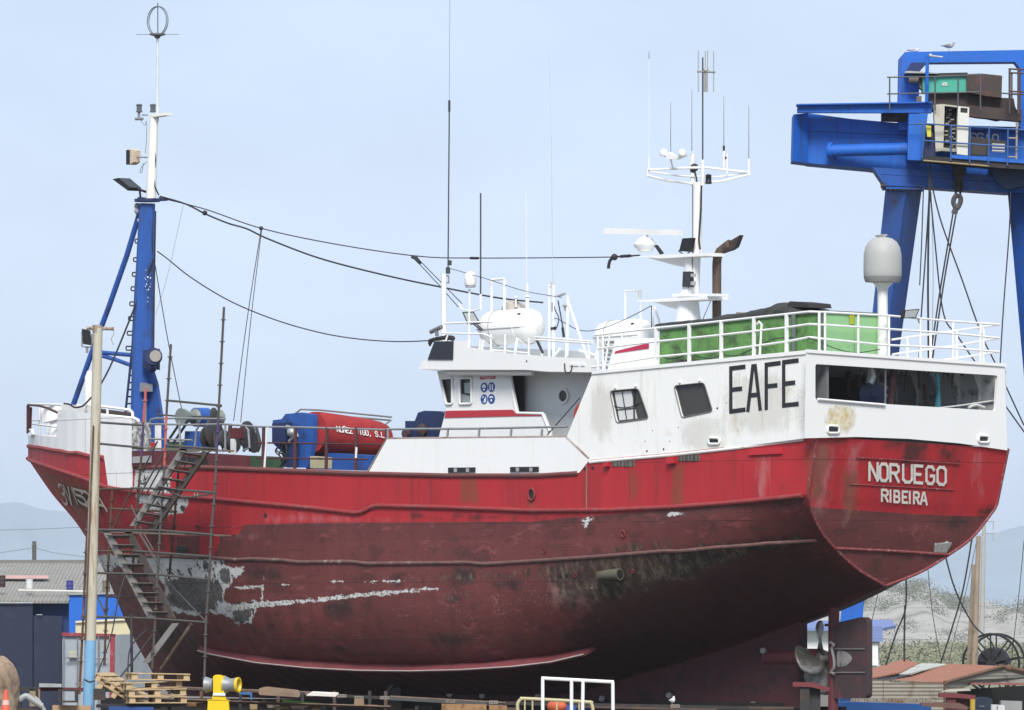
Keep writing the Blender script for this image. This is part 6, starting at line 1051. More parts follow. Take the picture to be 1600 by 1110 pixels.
rk.v = [p + Vector((rr.uniform(-.008, .008), rr.uniform(-.008, .008), rr.uniform(-.008, .008))) for p in rk.v]
ro = one(rk, 'boulder', pm('sand_stone', (.30, .22, .155), .95, var=.45, scale=4, dirt=(.16, .10, .07), dirtamt=.45, dscale=5, bump=.8, bscale=14), LB(0, 1110, 180), 'rough sandy brown boulder at the bottom left corner', 'rock')
cn = emp('traffic_cone', LB(9, 1122, 178), 'orange traffic cone standing before the sandy boulder', 'traffic cone'); part(MB().lathe(LB(9, 1120, 178), UP, [(.13, 0), (.10, .05), (.035, .52), (.02, .53)], 18), 'cone_body', pm('cone_orange', (.62, .10, .06), .6, var=.1), cn); part(MB().lathe(LB(9, 1120, 178), UP, [(.080, .23), (.066, .33), (.06, .33)], 18), 'cone_band', pm('cone_band', (.62, .40, .36), .6), cn)
SB2 = [(28, 1074, 60, 1112, RS3, 'dark rusty steel frame beside the sandy boulder'), (61, 1068, 96, 1074, GREYP, 'grey steel beam end lying left of the lamp pole'), (60, 1074, 129, 1080, MAROON, 'dark red steel beam lying left of the lamp pole'), (91, 1077, 121, 1098, DARKM, 'open dark steel bracket below the red beam'), (146, 1076, 164, 1094, DARKM, 'dark box section just right of the lamp pole'), (170, 1104, 240, 1130, pm('sheet_blue', (.02, .06, .22), .6, var=.4), 'blue steel sheet at the foot of the pallet stack'), (46, 1076, 62, 1104, WOOD, 'weathered timber upright beside the dark steel frame'), (82, 1102, 142, 1112, pm('crate_wood', (.40, .26, .16), .85, var=.4, scale=8), 'low wooden crate at the bottom edge left of the lamp pole')]
for i, (u0, v0, u1, v1, mt, l) in enumerate(SB2):
    d = 182 + .3 * (i % 3); q_ = [LB(u0, v0, d), LB(u1, v0 + 1, d), LB(u1, v1, d), LB(u0, v1, d)]
    mb = MB()
    if i in (0, 3): ctr = sum(q_, Vector()) / 4; mb.holed(q_, [[ctr + (p - ctr) * .72 for p in q_]], DV * .3)
    else: mb.prism(q_, DV * .3)
    one(mb, ['rusty_frame', 'steel_beam', 'steel_beam', 'steel_bracket', 'box_section', 'steel_sheet', 'timber_upright', 'wooden_crate'][i], mt, q_[3], l, ['steel frame', 'steel beam', 'steel beam', 'bracket', 'box section', 'steel sheet', 'timber', 'crate'][i])
one(MB().tube(smoothline([LB(66, 1104, 181), LB(48, 1092, 181), LB(40, 1088, 181), LB(30, 1094, 181)]), .06, 8).tube(smoothline([LB(70, 1112, 181), LB(62, 1098, 181), LB(54, 1090, 181)]), .04, 8), 'bent_pipe', GREYP, LB(50, 1104, 181), 'bent grey pipe lying below the red steel beam', 'pipe')
wire([aD(195, 900, 189), aD(184, 940, 188), aD(172, 1000, 187), aD(146, 1068, 186)], .014, 'black rope slanting from the scaffold to the foot of the lamp pole', 'rope', 'guy_rope'); wire([aD(228, 985, 189), aD(205, 1010, 188), aD(200, 1040, 187), aD(200, 1062, 187)], .016, 'black hose hanging beside the stem above the pallets', 'hose', 'guy_rope'); wire([aD(238, 992, 189), aD(210, 1030, 188), aD(185, 1062, 187)], .018, 'dark pipe slanting from the stem to the pallets', 'pipe', 'guy_rope'); wire([aD(205, 960, 188.5), aD(206, 1050, 188)], .03, 'black vertical hose hanging from the scaffold beside the stem', 'hose', 'guy_rope', smooth=False)
wire([aD(132, 1062, 183), aD(140, 1066, 183), aD(147, 1064, 183)], .02, 'dark rope turn tied round the foot of the lamp pole', 'rope', 'rope_turn')
# ================================================================= blue gantry crane behind the stern
DC = 216; K = lambda u, v, d=DC: aD(u, v, d); kc = DC / FPX
cr = emp('gantry_crane', K(1480, 1180, DC + 2), 'tall blue gantry crane with cantilevered girder and splayed legs behind the trawler stern', 'crane')
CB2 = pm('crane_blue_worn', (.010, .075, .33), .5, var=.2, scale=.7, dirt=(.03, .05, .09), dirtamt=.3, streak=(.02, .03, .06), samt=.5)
CDK = pm('crane_dark', (.028, .027, .03), .7, .2, var=.4, dirt=(.09, .05, .035), dirtamt=.35)
P_ = lambda pts, d=DC: [K(u, v, d) for u, v in pts]
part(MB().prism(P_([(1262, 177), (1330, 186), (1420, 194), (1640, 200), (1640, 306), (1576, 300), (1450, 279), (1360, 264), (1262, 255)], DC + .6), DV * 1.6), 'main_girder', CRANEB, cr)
part(MB().prism([K(1240, 179, DC), K(1262.5, 177, DC + .45), K(1262.5, 255, DC + .45), K(1238, 252, DC)], DV * 1.4), 'girder_end', CRANEB, cr)
part(MB().prism(P_([(1246, 163.5), (1456, 160), (1456, 176.5), (1246, 176)], DC - .2), DV * .35).prism(P_([(1245, 162.5), (1456, 159), (1456, 161), (1245, 164.5)], DC - .35), DV * .7), 'runway_beam', CRANEB, cr)
part(MB().prism(P_([(1378, 176), (1424, 174), (1424, 190), (1378, 188)], DC + .1), DV * .6), 'beam_shadow_box', CDK, cr)
part(MB().tube([K(1296, 236, DC + .3), K(1424, 232.5, DC - .1)], 9.5 * kc, 18).lathe(K(1299, 236, DC + .35), RV - DV * .5, [(13 * kc, -.05), (14 * kc, 0), (13 * kc, .06)], 20), 'cross_tube', CRANEB, cr)
part(MB().prism(P_([(1420, 178), (1450, 178), (1441, 251), (1418, 250)], DC - .5), DV * .9), 'girder_column', CRANEB, cr)
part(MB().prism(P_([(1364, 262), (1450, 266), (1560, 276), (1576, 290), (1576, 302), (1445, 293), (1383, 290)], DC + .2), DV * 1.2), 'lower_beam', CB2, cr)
part(MB().tube(P_([(1376, 291), (1384, 290)], DC + .1), .06), 'beam_pin', CDK, cr)
lv = [K(1384, 290, DC + 1.0), K(1416, 291, DC + .2), K(1441, 292, DC + .9), K(1420, 291, DC + 2)]; lw = [K(1296, 1130, DC + 1.0), K(1308, 1130, DC + .2), K(1324, 1130, DC + .9), K(1312, 1130, DC + 2)]
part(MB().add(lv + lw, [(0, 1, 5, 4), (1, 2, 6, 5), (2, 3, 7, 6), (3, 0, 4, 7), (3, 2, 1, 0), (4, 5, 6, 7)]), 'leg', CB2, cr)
lv = [K(1573, 285, DC + 1.0), K(1630, 286, DC + .2), K(1640, 287, DC + 2)]; lw = [K(1648, 1130, DC + 1.0), K(1690, 1130, DC + .2), K(1700, 1130, DC + 2)]
part(MB().add(lv + lw, [(0, 1, 4, 3), (1, 2, 5, 4), (2, 0, 3, 5), (2, 1, 0), (3, 4, 5)]), 'leg', CB2, cr)
part(MB().prism(P_([(1546, 257), (1610, 257), (1610, 288), (1574, 296), (1557, 284)], DC - .2), DV * .8), 'leg_haunch', pm('haunch_navy', (.012, .030, .085), .6, var=.3), cr)
part(MB().holed(P_([(1404, 165), (1405.5, 91), (1414, 81.5), (1640, 77.5), (1640, 203), (1594, 203), (1404, 203)], DC + .3), [P_([(1436, 200), (1436, 112), (1449, 98), (1586, 97), (1594, 107), (1594, 200)], DC + .3)], DV * .8), 'portal_frame', CRANEB, cr)
part(MB().prism(P_([(1417, 109), (1424, 98), (1449, 98), (1437, 112), (1436, 120), (1417, 113)], DC + .15), DV * .1), 'frame_gusset', pm('gusset_navy', (.012, .026, .10), .6), cr)
part(MB().tube([K(1448, 160, DC - .4), K(1449, 86, DC - .4)], 2.8 * kc, 8), 'rail_post', CRANEB, cr); part(MB().tube([K(1451, 87, DC - .4), K(1473, 89.5, DC - .4)], .02, 6).ball(K(1454, 87, DC - .4), .045), 'post_lamp', pm('lamp_pale', (.5, .48, .42), .6), cr)
ho = part(MB().prism(P_([(1441, 120), (1510, 117), (1510, 143.5), (1442, 144.5)], DC - .1), DV * .8), 'hoist_housing', pm('hoist_teal', (.06, .36, .27), .5, var=.08, dirt=(.10, .14, .12), dirtamt=.15), cr)
part(MB().prism(P_([(1438, 115), (1512, 113.5), (1512, 117.5), (1441, 119.5)], DC - .2), DV * .9), 'housing_lid', CDK, ho)
em = MB()
for i in range(10):
    a = i * math.pi * 2 / 10; em.tube([K(1476 + 4.6 * math.cos(a), 132 + 3.4 * math.sin(a), DC - .11), K(1476 + 1.5 * math.cos(a), 132 + 3.4 * math.sin(a) * .4, DC - .11)], .011, 4)
for i, u in enumerate((1472.5, 1476, 1479.5)): em.tube(P_([(u - 1, 134), (u, 129.5), (u + 1, 134)], DC - .12), .011, 4)
part(em, 'housing_emblem', pm('emblem_white', (.62, .68, .64), .6), ho)
HB2 = pm('hoist_brown', (.055, .042, .040), .75, .1, var=.35, dirt=(.14, .06, .04), dirtamt=.35, streak=(.13, .06, .045), samt=.5)
part(MB().prism(P_([(1510, 116), (1532, 115), (1547, 116.5), (1566, 118.5), (1565, 153), (1540, 150), (1510, 144)], DC - .2), DV * 1.0), 'motor_cover', HB2, cr)
part(MB().prism(P_([(1414, 112), (1420, 111), (1466, 114), (1466, 115.5), (1414, 114)], DC - .3), DV * .7), 'hood', pm('hood_grey', (.35, .36, .36), .6), cr); part(MB().tube(P_([(1420, 124), (1435, 124)], DC - .1), .11, 14).prism(P_([(1434, 117), (1442, 117), (1442, 140), (1437, 138)], DC), DV * .5), 'hoist_motor', pm('motor_brown', (.16, .13, .12), .6, .2, var=.3, dirt=RUST), cr)
part(MB().prism(P_([(1450, 147), (1512, 146), (1520, 150), (1566, 153), (1584, 154), (1586, 166), (1592, 180), (1560, 187), (1516, 178), (1455, 172)], DC + .1), DV * .9).prism(P_([(1455, 160), (1596, 172), (1596, 190), (1530, 184), (1455, 172)], DC - .2), DV * .5), 'trolley_frame', HB2, cr)
part(MB().prism(P_([(1436, 150), (1440, 150), (1440, 160), (1432, 160), (1432, 151)], DC), DV * .3), 'trolley_stop', MATS['motor_brown'], cr)
wdw = MB(); CR_ = pm('crane_rail', (.10, .105, .115), .5, .4, var=.2); CRB = pm('crane_rail_blue', (.03, .09, .26), .5, var=.2)
for u in (1390, 1461, 1497, 1532): wdw.tube([K(u, 121 if u < 1500 else 117, DC - .7), K(u, 172, DC - .7)], .020, 5)
wdw.tube(P_([(1386, 121), (1448, 120.5), (1534, 117)], DC - .7), .018, 5).tube(P_([(1386, 147), (1448, 146), (1534, 144)], DC - .7), .018, 5).tube(P_([(1565, 146), (1592, 147)], DC - .7), .02, 5); part(wdw, 'hoist_railing', CR_, cr)
lad = MB().tube(P_([(1577.5, 107), (1577.5, 178)], DC - .6), .03, 5).tube(P_([(1592, 109), (1592, 178)], DC - .6), .045, 5).tube(P_([(1581, 114), (1581, 160)], DC - .55), .02, 5)
for v in (108, 114, 143, 147): lad.tube(P_([(1577, v), (1600, v + 1)], DC - .6), .022, 5)
part(lad, 'access_ladder', pm('ladder_brown', (.08, .05, .05), .6, .2), cr)
cb_ = part(MB().prism(P_([(1459, 164), (1473, 163), (1473, 236), (1462, 237)], DC - .6), DV * .5).holed(P_([(1473, 163), (1498, 166), (1497, 238), (1471, 236)], DC - .62), [P_([(1476, 165.5), (1496, 168), (1494, 233), (1474, 231)], DC - .62)], DV * .5), 'control_cabinet', pm('cabinet_beige', (.46, .45, .38), .6, var=.1, dirt=(.3, .24, .16), dirtamt=.2), cr)
part(MB().prism(P_([(1474, 165), (1497, 167), (1496, 236), (1473, 234)], DC - .2), DV * .05), 'cabinet_back', BLACK, cb_)
gu = MB(); rq = random.Random(6)
for i in range(22): u, v = rq.uniform(1477, 1492), 168 + i * 3; gu.prism(P_([(u - 3, v), (u + 3, v), (u + 3, v + 2), (u - 3, v + 2)], DC - .45 + rq.random() * .2), DV * .05)
part(gu, 'cabinet_switchgear', pm('gear_mixed', (.30, .28, .26), .6, var=.7, scale=9), cb_)
part(MB().holed(P_([(1497, 166), (1514.5, 168), (1512, 243), (1495, 241)], DC - .75), [P_([(1501, 168.5), (1512, 169.5), (1511.5, 177), (1500.5, 176)], DC - .75)], DV * .04), 'cabinet_door', pm('door_white', (.60, .60, .55), .6, var=.05), cb_); part(MB().prism(P_([(1500, 168), (1513, 169), (1512, 178), (1500, 177)], DC - .72), DV * .01), 'door_window', BLACK, cb_)
part(MB().prism(P_([(1447, 196), (1455, 197), (1455, 214), (1449, 214)], DC - .7), DV * .15), 'yellow_beacon', pm('beacon_yellow', (.55, .50, .06), .6, var=.2), cr)
part(MB().prism(P_([(1442, 207), (1458, 207), (1464, 245), (1442, 245)], DC - .4), DV * .3), 'cabinet_plinth', pm('plinth_navy', (.02, .03, .09), .6), cr)
part(MB().prism(P_([(1440, 244), (1486, 246), (1640, 258), (1640, 268), (1556, 262), (1445, 251)], DC - .75), DV * 1.1), 'walkway', CDK, cr); part(MB().prism(P_([(1487, 242), (1640, 253), (1640, 258.5), (1487, 247.5)], DC - .8), DV * .05), 'walkway_kerb', CRANEB, cr); part(MB().tube(P_([(1442, 251), (1546, 260)], DC - .78), .02, 5), 'walkway_edge', pm('edge_ochre', (.30, .24, .13), .7), cr)
wr = MB()
for u in (1442, 1486.5, 1516, 1545.5, 1575): wr.tube(P_([(u, 193 + (u - 1442) * .065), (u - 1, 248 + (u - 1442) * .085)], DC - .82), .022, 5)
wr.tube(P_([(1420, 194), (1442, 193.5), (1640, 206)], DC - .82), .020, 5).tube(P_([(1442, 220), (1640, 234)], DC - .82), .020, 5); part(wr, 'walkway_railing', CRB, cr)
part(MB().prism(P_([(1517, 214), (1546, 217), (1572, 221), (1572, 226), (1546, 226), (1546, 243), (1517, 242)], DC - .5), DV * .3), 'winch_box', pm('box_brown', (.05, .042, .042), .7, var=.3), cr); wl = MB()
for i in range(3): wl.tube(P_([(1550, 226 + i * 5), (1570, 227 + i * 5)], DC - .55), .03, 6)
part(wl, 'winch_tubes', GREYP, cr)
l2 = MB().tube(P_([(1589, 191), (1588, 249)], DC - .7), .028, 5)
for v in (202, 216, 230.5, 245.5): l2.tube(P_([(1576, v), (1589, v + .6)], DC - .7), .022, 5)
part(l2, 'side_ladder', pm('ladder_grey', (.30, .27, .24), .6, .2, dirt=RUST), cr)
lt = MB(); text_px(lt, 'CG10', [(1517.5, 219, 1524, 219.5, 208, 208.5), (1527, 220.5, 1536, 221, 208.5, 209), (1540, 221.5, 1545, 222, 210, 210.5), (1551, 223, 1559.5, 223.5, 210.5, 211)], lambda u, v: K(u, v, DC + .58), 1.9 * kc); part(lt, 'crane_number', WHITE2, cr)
hk = part(MB().prism(P_([(1489, 256), (1511, 258), (1509, 273), (1490, 272)], DC - .2), DV * .5).tube(P_([(1500, 272), (1498, 284), (1497, 297)], DC), .06), 'hook_block', CDK, cr)
part(MB().tube(P_([(1494, 280), (1493.5, 296), (1493, 306)], DC), .03, 6).tube(P_([(1501, 282), (1501, 296), (1500, 306)], DC), .03, 6).tube(P_([(1491, 272), (1497, 280), (1503, 286), (1503, 296), (1493, 297), (1491, 288), (1495, 280)], DC), .05, 6), 'hook_link', BLACK, hk)
part(MB().tube(smoothline(P_([(1497, 303), (1491, 310), (1490, 318), (1495, 326), (1500, 318), (1501, 310), (1497, 304)], DC)), .06, 8).tube(P_([(1494, 322), (1489, 334)], DC), .05).tube(P_([(1495, 324), (1494, 334)], DC), .04), 'hook', pm('hook_grey', (.11, .10, .10), .5, .4), hk)
part(MB().prism(P_([(1316, 935), (1350, 930), (1346, 1010), (1310, 1010)], DC + .15), DV * .02), 'paint_patch', CRANEB, cr)
for u, v, a in ((1384, 297, 30), (1414, 299, 28)): pass
fg = MB()
for i in range(9): fg.lathe(K(1385 + i * 6.6, 296.5, DC + .15), -DV, [(.028, 0), (.028, .04), (.01, .045)], 6)
part(fg, 'flange_bolts', CDK, cr); part(MB().prism(P_([(1380, 291.5), (1444, 294), (1444, 297), (1380, 295)], DC + .12), DV * .9), 'leg_flange', CB2, cr)
ws = MB()
for a, b_ in (((1262, 205), (1420, 212)), ((1330, 187), (1330, 262)), ((1392, 192), (1392, 268))): ws.tube(P_([a, b_], DC + .6), .012, 4)
for a, b_ in (((1450, 267), (1450, 292)), ((1510, 272), (1510, 297)), ((1376, 272), (1570, 286))): ws.tube(P_([a, b_], DC + .2), .012, 4)
for m in comps(ws): part(m, 'weld_seam', CB2, cr)
# birds
def gull(u, v, d, s, label, sit=False, dirn=1, grey=(.42, .43, .45)):
    base = aD(u, v, d); t = emp('gull', base, label, 'gull'); h = 0 if sit else .11 * s; ax = RV * dirn
    b = MB(); pts = [(-.30, .10, .012), (-.20, .095, .035), (-.10, .09, .075), (0, .085, .095), (.10, .095, .095), (.16, .125, .075), (.19, .165, .052), (.205, .20, .05), (.225, .225, .052), (.25, .225, .038), (.265, .22, .016)]
    if sit: pts = [(-.32, .06, .012), (-.2, .06, .04), (-.1, .07, .08), (0, .075, .095), (.10, .075, .09), (.16, .085, .07), (.20, .115, .052), (.225, .125, .048), (.25, .12, .035), (.27, .115, .012)]
    b.tube([base + ax * a * s + UP * (z * s + h) for a, z, r in pts], [r * s for a, z, r in pts], 12); part(b, 'body', pm('gull_body' + str(grey[0]), (.34, .33, .33) if grey[0] < .3 else (.62, .62, .61), .8, var=.12), t)
    w_ = MB()
    for sd_ in (-1, 1): w_.tube([base + ax * a * s + UP * (z * s + h) + DV * sd_ * .045 * s for a, z, r in ((.12, .115, .03), (.04, .11, .07), (-.08, .105, .062), (-.2, .10, .034), (-.36, .095, .008))], [r * s * .95 for r in (.03, .07, .062, .034, .008)], 10)
    part(w_, 'folded_wings', pm('gull_back' + str(grey[0]), grey, .8, var=.15), t)
    hx, hz = pts[-1][0], pts[-1][1]; part(MB().tube([base + ax * (hx - .005) * s + UP * (hz * s + h), base + ax * (hx + .05) * s + UP * ((hz - .012) * s + h)], [.013 * s, .004 * s], 6), 'beak', pm('beak_ochre', (.45, .30, .06), .6), t)
    if not sit:
        lg = MB()
        for sd_ in (-.03, .03): lg.tube([base + DV * sd_ * s + ax * .02 * s, base + DV * sd_ * s + UP * h + ax * .01], .008 * s, 5).tube([base + DV * sd_ * s + ax * .02 * s, base + DV * sd_ * s + ax * .06 * s], .007 * s, 4)
        part(lg, 'legs', MATS['beak_ochre'], t)
    return t
gull(1482, 79.3, DC + .6, .56, 'grey gull standing on top of the blue crane frame', False, 1, (.20, .20, .21)); gull(1428, 81.3, DC + .6, .52, 'pale gull crouching at the left corner of the crane frame', True, 1)
gull(1378, 371.6, depth(Rz(377)), .44, 'grey young gull resting on top of the white radome', True, 1, (.24, .23, .22)); 
bd = gull(1050, 1103, 186.4, .55, 'white gull standing on the carriage girder in front of the keel', False, .35, (.55, .56, .58))
# hoist ropes and slack cables hanging from the crane
W = lambda pts, r, l, d=DC - .4: wire([K(u, v, d) for u, v in pts], r, l, 'cable', 'crane_cable', 'cables hanging from the crane')
W([(1443, 292), (1440, 380), (1437, 446)], .016, 'short slack black cable ending in the air beside the left crane leg')
W([(1453, 252), (1452, 300), (1446, 400), (1439, 500), (1436, 560)], .02, 'black cable hanging nearest the left leg down to the stern lamp')
W([(1453, 270), (1451, 350), (1450, 450), (1451, 570)], .028, 'thickest vertical black cable behind the stern railing')
W([(1452, 284), (1460, 370), (1474, 489), (1496, 525), (1530, 575), (1575, 640), (1640, 730)], .02, 'black cable bending outward beyond the stern railing')
W([(1453, 275), (1470, 345), (1502, 434), (1534, 524), (1556, 570), (1600, 665)], .02, 'straight black cable crossing the others toward the right edge')
W([(1494, 334), (1482, 400), (1472, 460), (1455, 575)], .022, 'right one of the paired crane hook ropes'); W([(1489, 334), (1478, 400), (1468, 460), (1451, 575)], .022, 'left one of the paired crane hook ropes')
W([(1579, 300), (1577, 360), (1568, 480), (1562, 580)], .018, 'black cable hanging close beside the right crane leg')
W([(1455, 300), (1458, 420), (1456, 560)], .006, 'thin pale cord hanging among the black crane cables')
W([(1415, 880), (1415, 949), (1400, 990), (1384, 1040)], .024, 'black rope below the transom slanting left to the rusty shed'); W([(1414, 946), (1413, 1000), (1413, 1034)], .026, 'black rope below the transom hanging straight to the shed ridge')
W([(1475, 860), (1492, 920), (1520, 975), (1548, 1002), (1558, 1030)], .022, 'black cable below the transom slanting right to the cable reel'); W([(1519, 840), (1505, 920), (1488, 980), (1470, 1036)], .022, 'black cable below the transom slanting left past the timber posts')
W([(1449, 880), (1456, 950), (1464, 1000), (1471, 1032)], .010, 'thin black line between the ropes below the transom'); W([(1376, 910), (1368, 945), (1358, 990)], .010, 'thin line hanging behind the rudder'); W([(1600, 845), (1592, 930), (1580, 1035)], .010, 'thin line dropping along the right edge of the picture'); W([(1525, 850), (1508, 930), (1490, 1000), (1483, 1034)], .008, 'faint thin cord beside the left slanting cable below the transom')
# ================================================================= surroundings
# rusty roofed shed
DS = 243; S = lambda u, v, d=DS: aD(u, v, d); CORR = None
def corrmat(name, c0, c1, freq, vert=False, dirt=None, depth_=.009):
    m, n, b = newmat(name); t = N(n, 'TexCoord'); s_ = N(n, 'SeparateXYZ'); n.links.new(t.outputs['Object'], s_.inputs[0])
    if vert: src = mth(n, 'ADD', mth(n, 'MULTIPLY', s_.outputs[0], RV.x), mth(n, 'MULTIPLY', s_.outputs[1], RV.y))
    else: src = s_.outputs[2]
    wv = mth(n, 'SINE', mth(n, 'MULTIPLY', src, freq)); c = mixc(n, noise(n, 1.5, 7, .7), c0, c1)
    if dirt: c = mixc(n, step(n, noise(n, 2.2, 8, .75, seed=4), .52, .72), c, dirt)
    n.links.new(c, b.inputs['Base Color']); b.inputs['Roughness'].default_value = .8; bp = N(n, 'Bump'); bp.inputs['Strength'].default_value = 1; bp.inputs['Distance'].default_value = depth_; n.links.new(wv, bp.inputs['Height']); n.links.new(bp.outputs[0], b.inputs['Normal']); return m
shed = emp('iron_shed', S(1450, 1180), 'low corrugated iron shed with rust red roof behind the rudder', 'shed'); RRF = corrmat('rust_roof', (.27, .10, .06), (.34, .15, .09), 50, True, (.26, .10, .06)); WCO = corrmat('shed_iron', (.19, .175, .14), (.27, .25, .205), 62, False, (.15, .10, .07))
def roofpoly(pts): return [S(u, v, d) for u, v, d in pts]
part(MB().prism(roofpoly([(1352, 1061, DS), (1404, 1051, DS + 1.2), (1436, 1037, DS + 5), (1412, 1030, DS + 5), (1352, 1048, DS + 2)]), UP * -.04), 'roof_sheet', RRF, shed)
part(MB().prism(roofpoly([(1390, 1064, DS), (1420, 1065, DS), (1478, 1066, DS), (1567, 1041, DS + 4), (1478, 1037, DS + 5.2), (1420, 1056, DS + 2)]), UP * -.04), 'roof_sheet', RRF, shed)
part(MB().prism(roofpoly([(1395, 1053, DS + 1.4), (1420, 1052.5, DS + 1.4), (1483, 1037.3, DS + 5.2), (1440, 1036.5, DS + 5.2)]), UP * -.03), 'clear_roof_sheet', corrmat('clear_sheet', (.36, .37, .33), (.50, .50, .46), 50, True, (.28, .25, .2)), shed)
part(MB().prism(roofpoly([(1362, 1061, DS + .3), (1396, 1052, DS + 1.6), (1422, 1053, DS + 1.6), (1394, 1063, DS + .3)]), UP * -.3), 'roof_gap', BLACK, shed)
part(MB().prism([S(1340, 1061), S(1475, 1066), S(1475, 1140), S(1340, 1140)], DV * .1), 'wall', WCO, shed); part(MB().prism([S(1476, 1066), S(1566, 1043, DS + 4), S(1640, 1055, DS + 7), S(1640, 1071, DS + 6), S(1520, 1069, DS + 2.2), S(1500, 1078, DS + 1), S(1476, 1082)], DV * .1), 'gable_wall', WCO, shed)
part(MB().prism([S(1516, 1067, DS + 1.8), S(1640, 1067, DS + 1.8), S(1640, 1071, DS + 1.8), S(1514, 1070, DS + 1.8)], DV * .2), 'lintel', pm('lintel_pink', (.24, .085, .085), .8, var=.3, dirt=(.3, .2, .15), dirtamt=.3), shed)
part(MB().prism([S(1496, 1078, DS + 3), S(1640, 1069, DS + 8), S(1640, 1150, DS + 8), S(1496, 1150, DS + 3)], DV * .1), 'dark_interior', pm('shed_interior', (.02, .018, .016), .95), shed); part(MB().tube([S(1562, 1042, DS + 3.9), S(1640, 1058, DS + 6.8)], .08, 6).tube([S(1478, 1066.5), S(1566, 1042, DS + 3.9)], .05, 6).ball(S(1576, 1044, DS + 3.8), .10), 'gable_trim', pm('trim_brown', (.14, .08, .05), .9, var=.4), shed); part(MB().tube([S(1475.5, 1064), S(1475.5, 1120)], .03, 5).tube([S(1380, 1062), S(1380, 1120)], .012, 4), 'wall_joint', RUSTM, shed)
one(MB().prism([aD(1300, 1098, 205), aD(1330, 1097, 205), aD(1455, 1101, 205), aD(1455, 1140, 205), aD(1300, 1140, 205)], DV * 1.5), 'blue_tarpaulin', pm('tarp_blue', (.012, .075, .26), .55, var=.25, scale=2, dirt=(.02, .03, .10), dirtamt=.3, bump=.5, bscale=5), aD(1380, 1140, 205), 'blue tarpaulin covered boat below the rudder', 'tarpaulin')
sc_ = MB(); r9 = random.Random(9)
for i in range(26): u = 1332 + i * 4.8; sc_.prism([aD(u, 1092 + r9.uniform(-1, 2), 207), aD(u + r9.uniform(2, 6), 1091 + r9.uniform(-1, 2), 207), aD(u + 5, 1100, 207), aD(u, 1100, 207)], DV * r9.uniform(.2, .6))
struct_s = one(sc_, 'scrap_row', pm('scrap_mixed', (.25, .22, .18), .9, var=.7, scale=6, dirt=RUST, dirtamt=.4), aD(1390, 1100, 207), 'low row of mixed scrap pieces along the foot of the iron shed', 'scrap'); struct_s['kind'] = 'stuff'
one(MB().tube([aD(1519.5, 1130, 196), aD(1519.5, 1090, 196)], .06, 10), 'yellow_post', pm('post_yellow', (.50, .34, .05), .7, var=.2), aD(1519.5, 1130, 196), 'yellow post standing right of the maroon-topped support', 'post')
mc = emp('dark_machine', aD(1537, 1130, 200), 'dark blue plastic tank beside the yellow post in the shed opening', 'tank'); part(MB().prism(rrect([aD(1525, 1092, 200), aD(1531, 1089.5, 200), aD(1546, 1090, 200), aD(1551, 1093, 200), aD(1550, 1135, 200), aD(1524, 1135, 200)], .04), DV * .5), 'body', pm('machine_navy', (.035, .05, .085), .5, var=.2), mc); part(MB().prism([aD(1530, 1103, 199.98), aD(1538, 1103.5, 199.98), aD(1538, 1104.5, 199.98), aD(1530, 1104, 199.98)], DV * .01), 'badge', pm('badge_grey', (.4, .42, .45), .5), mc)
bx = emp('white_box', aD(1559, 1130, 199), 'white box at the lower right corner before the grey cabinet', 'box'); part(MB().prism([aD(1549, 1101, 199), aD(1570, 1102, 199), aD(1570, 1135, 199), aD(1549, 1135, 199)], DV * .4), 'shell', WHITE2, bx); part(MB().prism([aD(1558, 1103, 198.98), aD(1559, 1103, 198.98), aD(1559, 1120, 198.98), aD(1558, 1120, 198.98)], DV * .01), 'seam', DARKM, bx)
one(MB().prism([aD(1564, 1095, 201), aD(1597, 1096, 201), aD(1597, 1135, 201), aD(1564, 1135, 201)], DV * .6), 'grey_cabinet', pm('cabinet_grey', (.33, .34, .33), .6, var=.08), aD(1580, 1130, 201), 'grey steel cabinet at the lower right edge', 'cabinet')
# timber posts and cable reel
WP = pm('post_timber', (.30, .235, .17), .9, var=.25, scale=3, dirt=(.15, .11, .08), dirtamt=.3); WP2 = pm('post_concrete', (.36, .36, .34), .9, var=.12)
one(MB().tube([aD(1522, 1060, 251), aD(1529, 838, 251)], [5.2 * 251 / FPX, 3.6 * 251 / FPX], 10), 'timber_pole', WP, aD(1522, 1060, 251), 'tall brown timber pole rising behind the rusty shed', 'pole'); one(MB().tube([aD(1513, 1060, 252), aD(1521.5, 882, 252)], [4 * 252 / FPX, 3.2 * 252 / FPX], 10).tube([aD(1519.5, 913, 252), aD(1522, 913, 252)], .06), 'timber_pole', WP, aD(1513, 1060, 252), 'shorter weathered timber pole left of the tall brown one', 'pole')
py = emp('power_pole', aD(1533, 1010, 700), 'pale concrete power pole with crossarms far behind the timber poles', 'power pole'); part(MB().tube([aD(1533, 1050, 700), aD(1537.5, 815, 700)], [.22, .14], 8), 'mast', WP2, py); part(MB().tube([aD(1538, 833, 700), aD(1554, 834, 700)], .04, 5).tube([aD(1538, 815, 700), aD(1554, 815, 700)], .04, 5).tube([aD(1552, 815, 700), aD(1552, 828, 700)], .04, 5).tube([aD(1552, 834, 700), aD(1552, 846, 700)], .04, 5), 'crossarm', GREYP, py)
re_ = emp('cable_reel', aD(1552, 1084, 254), 'large black spoked cable reel standing behind the rusty shed', 'cable reel'); rc = aD(1553, 1036, 254); kr = 254 / FPX; ra = (DV + RV * .3).normalized()
a_ = ra.cross(UP).normalized()
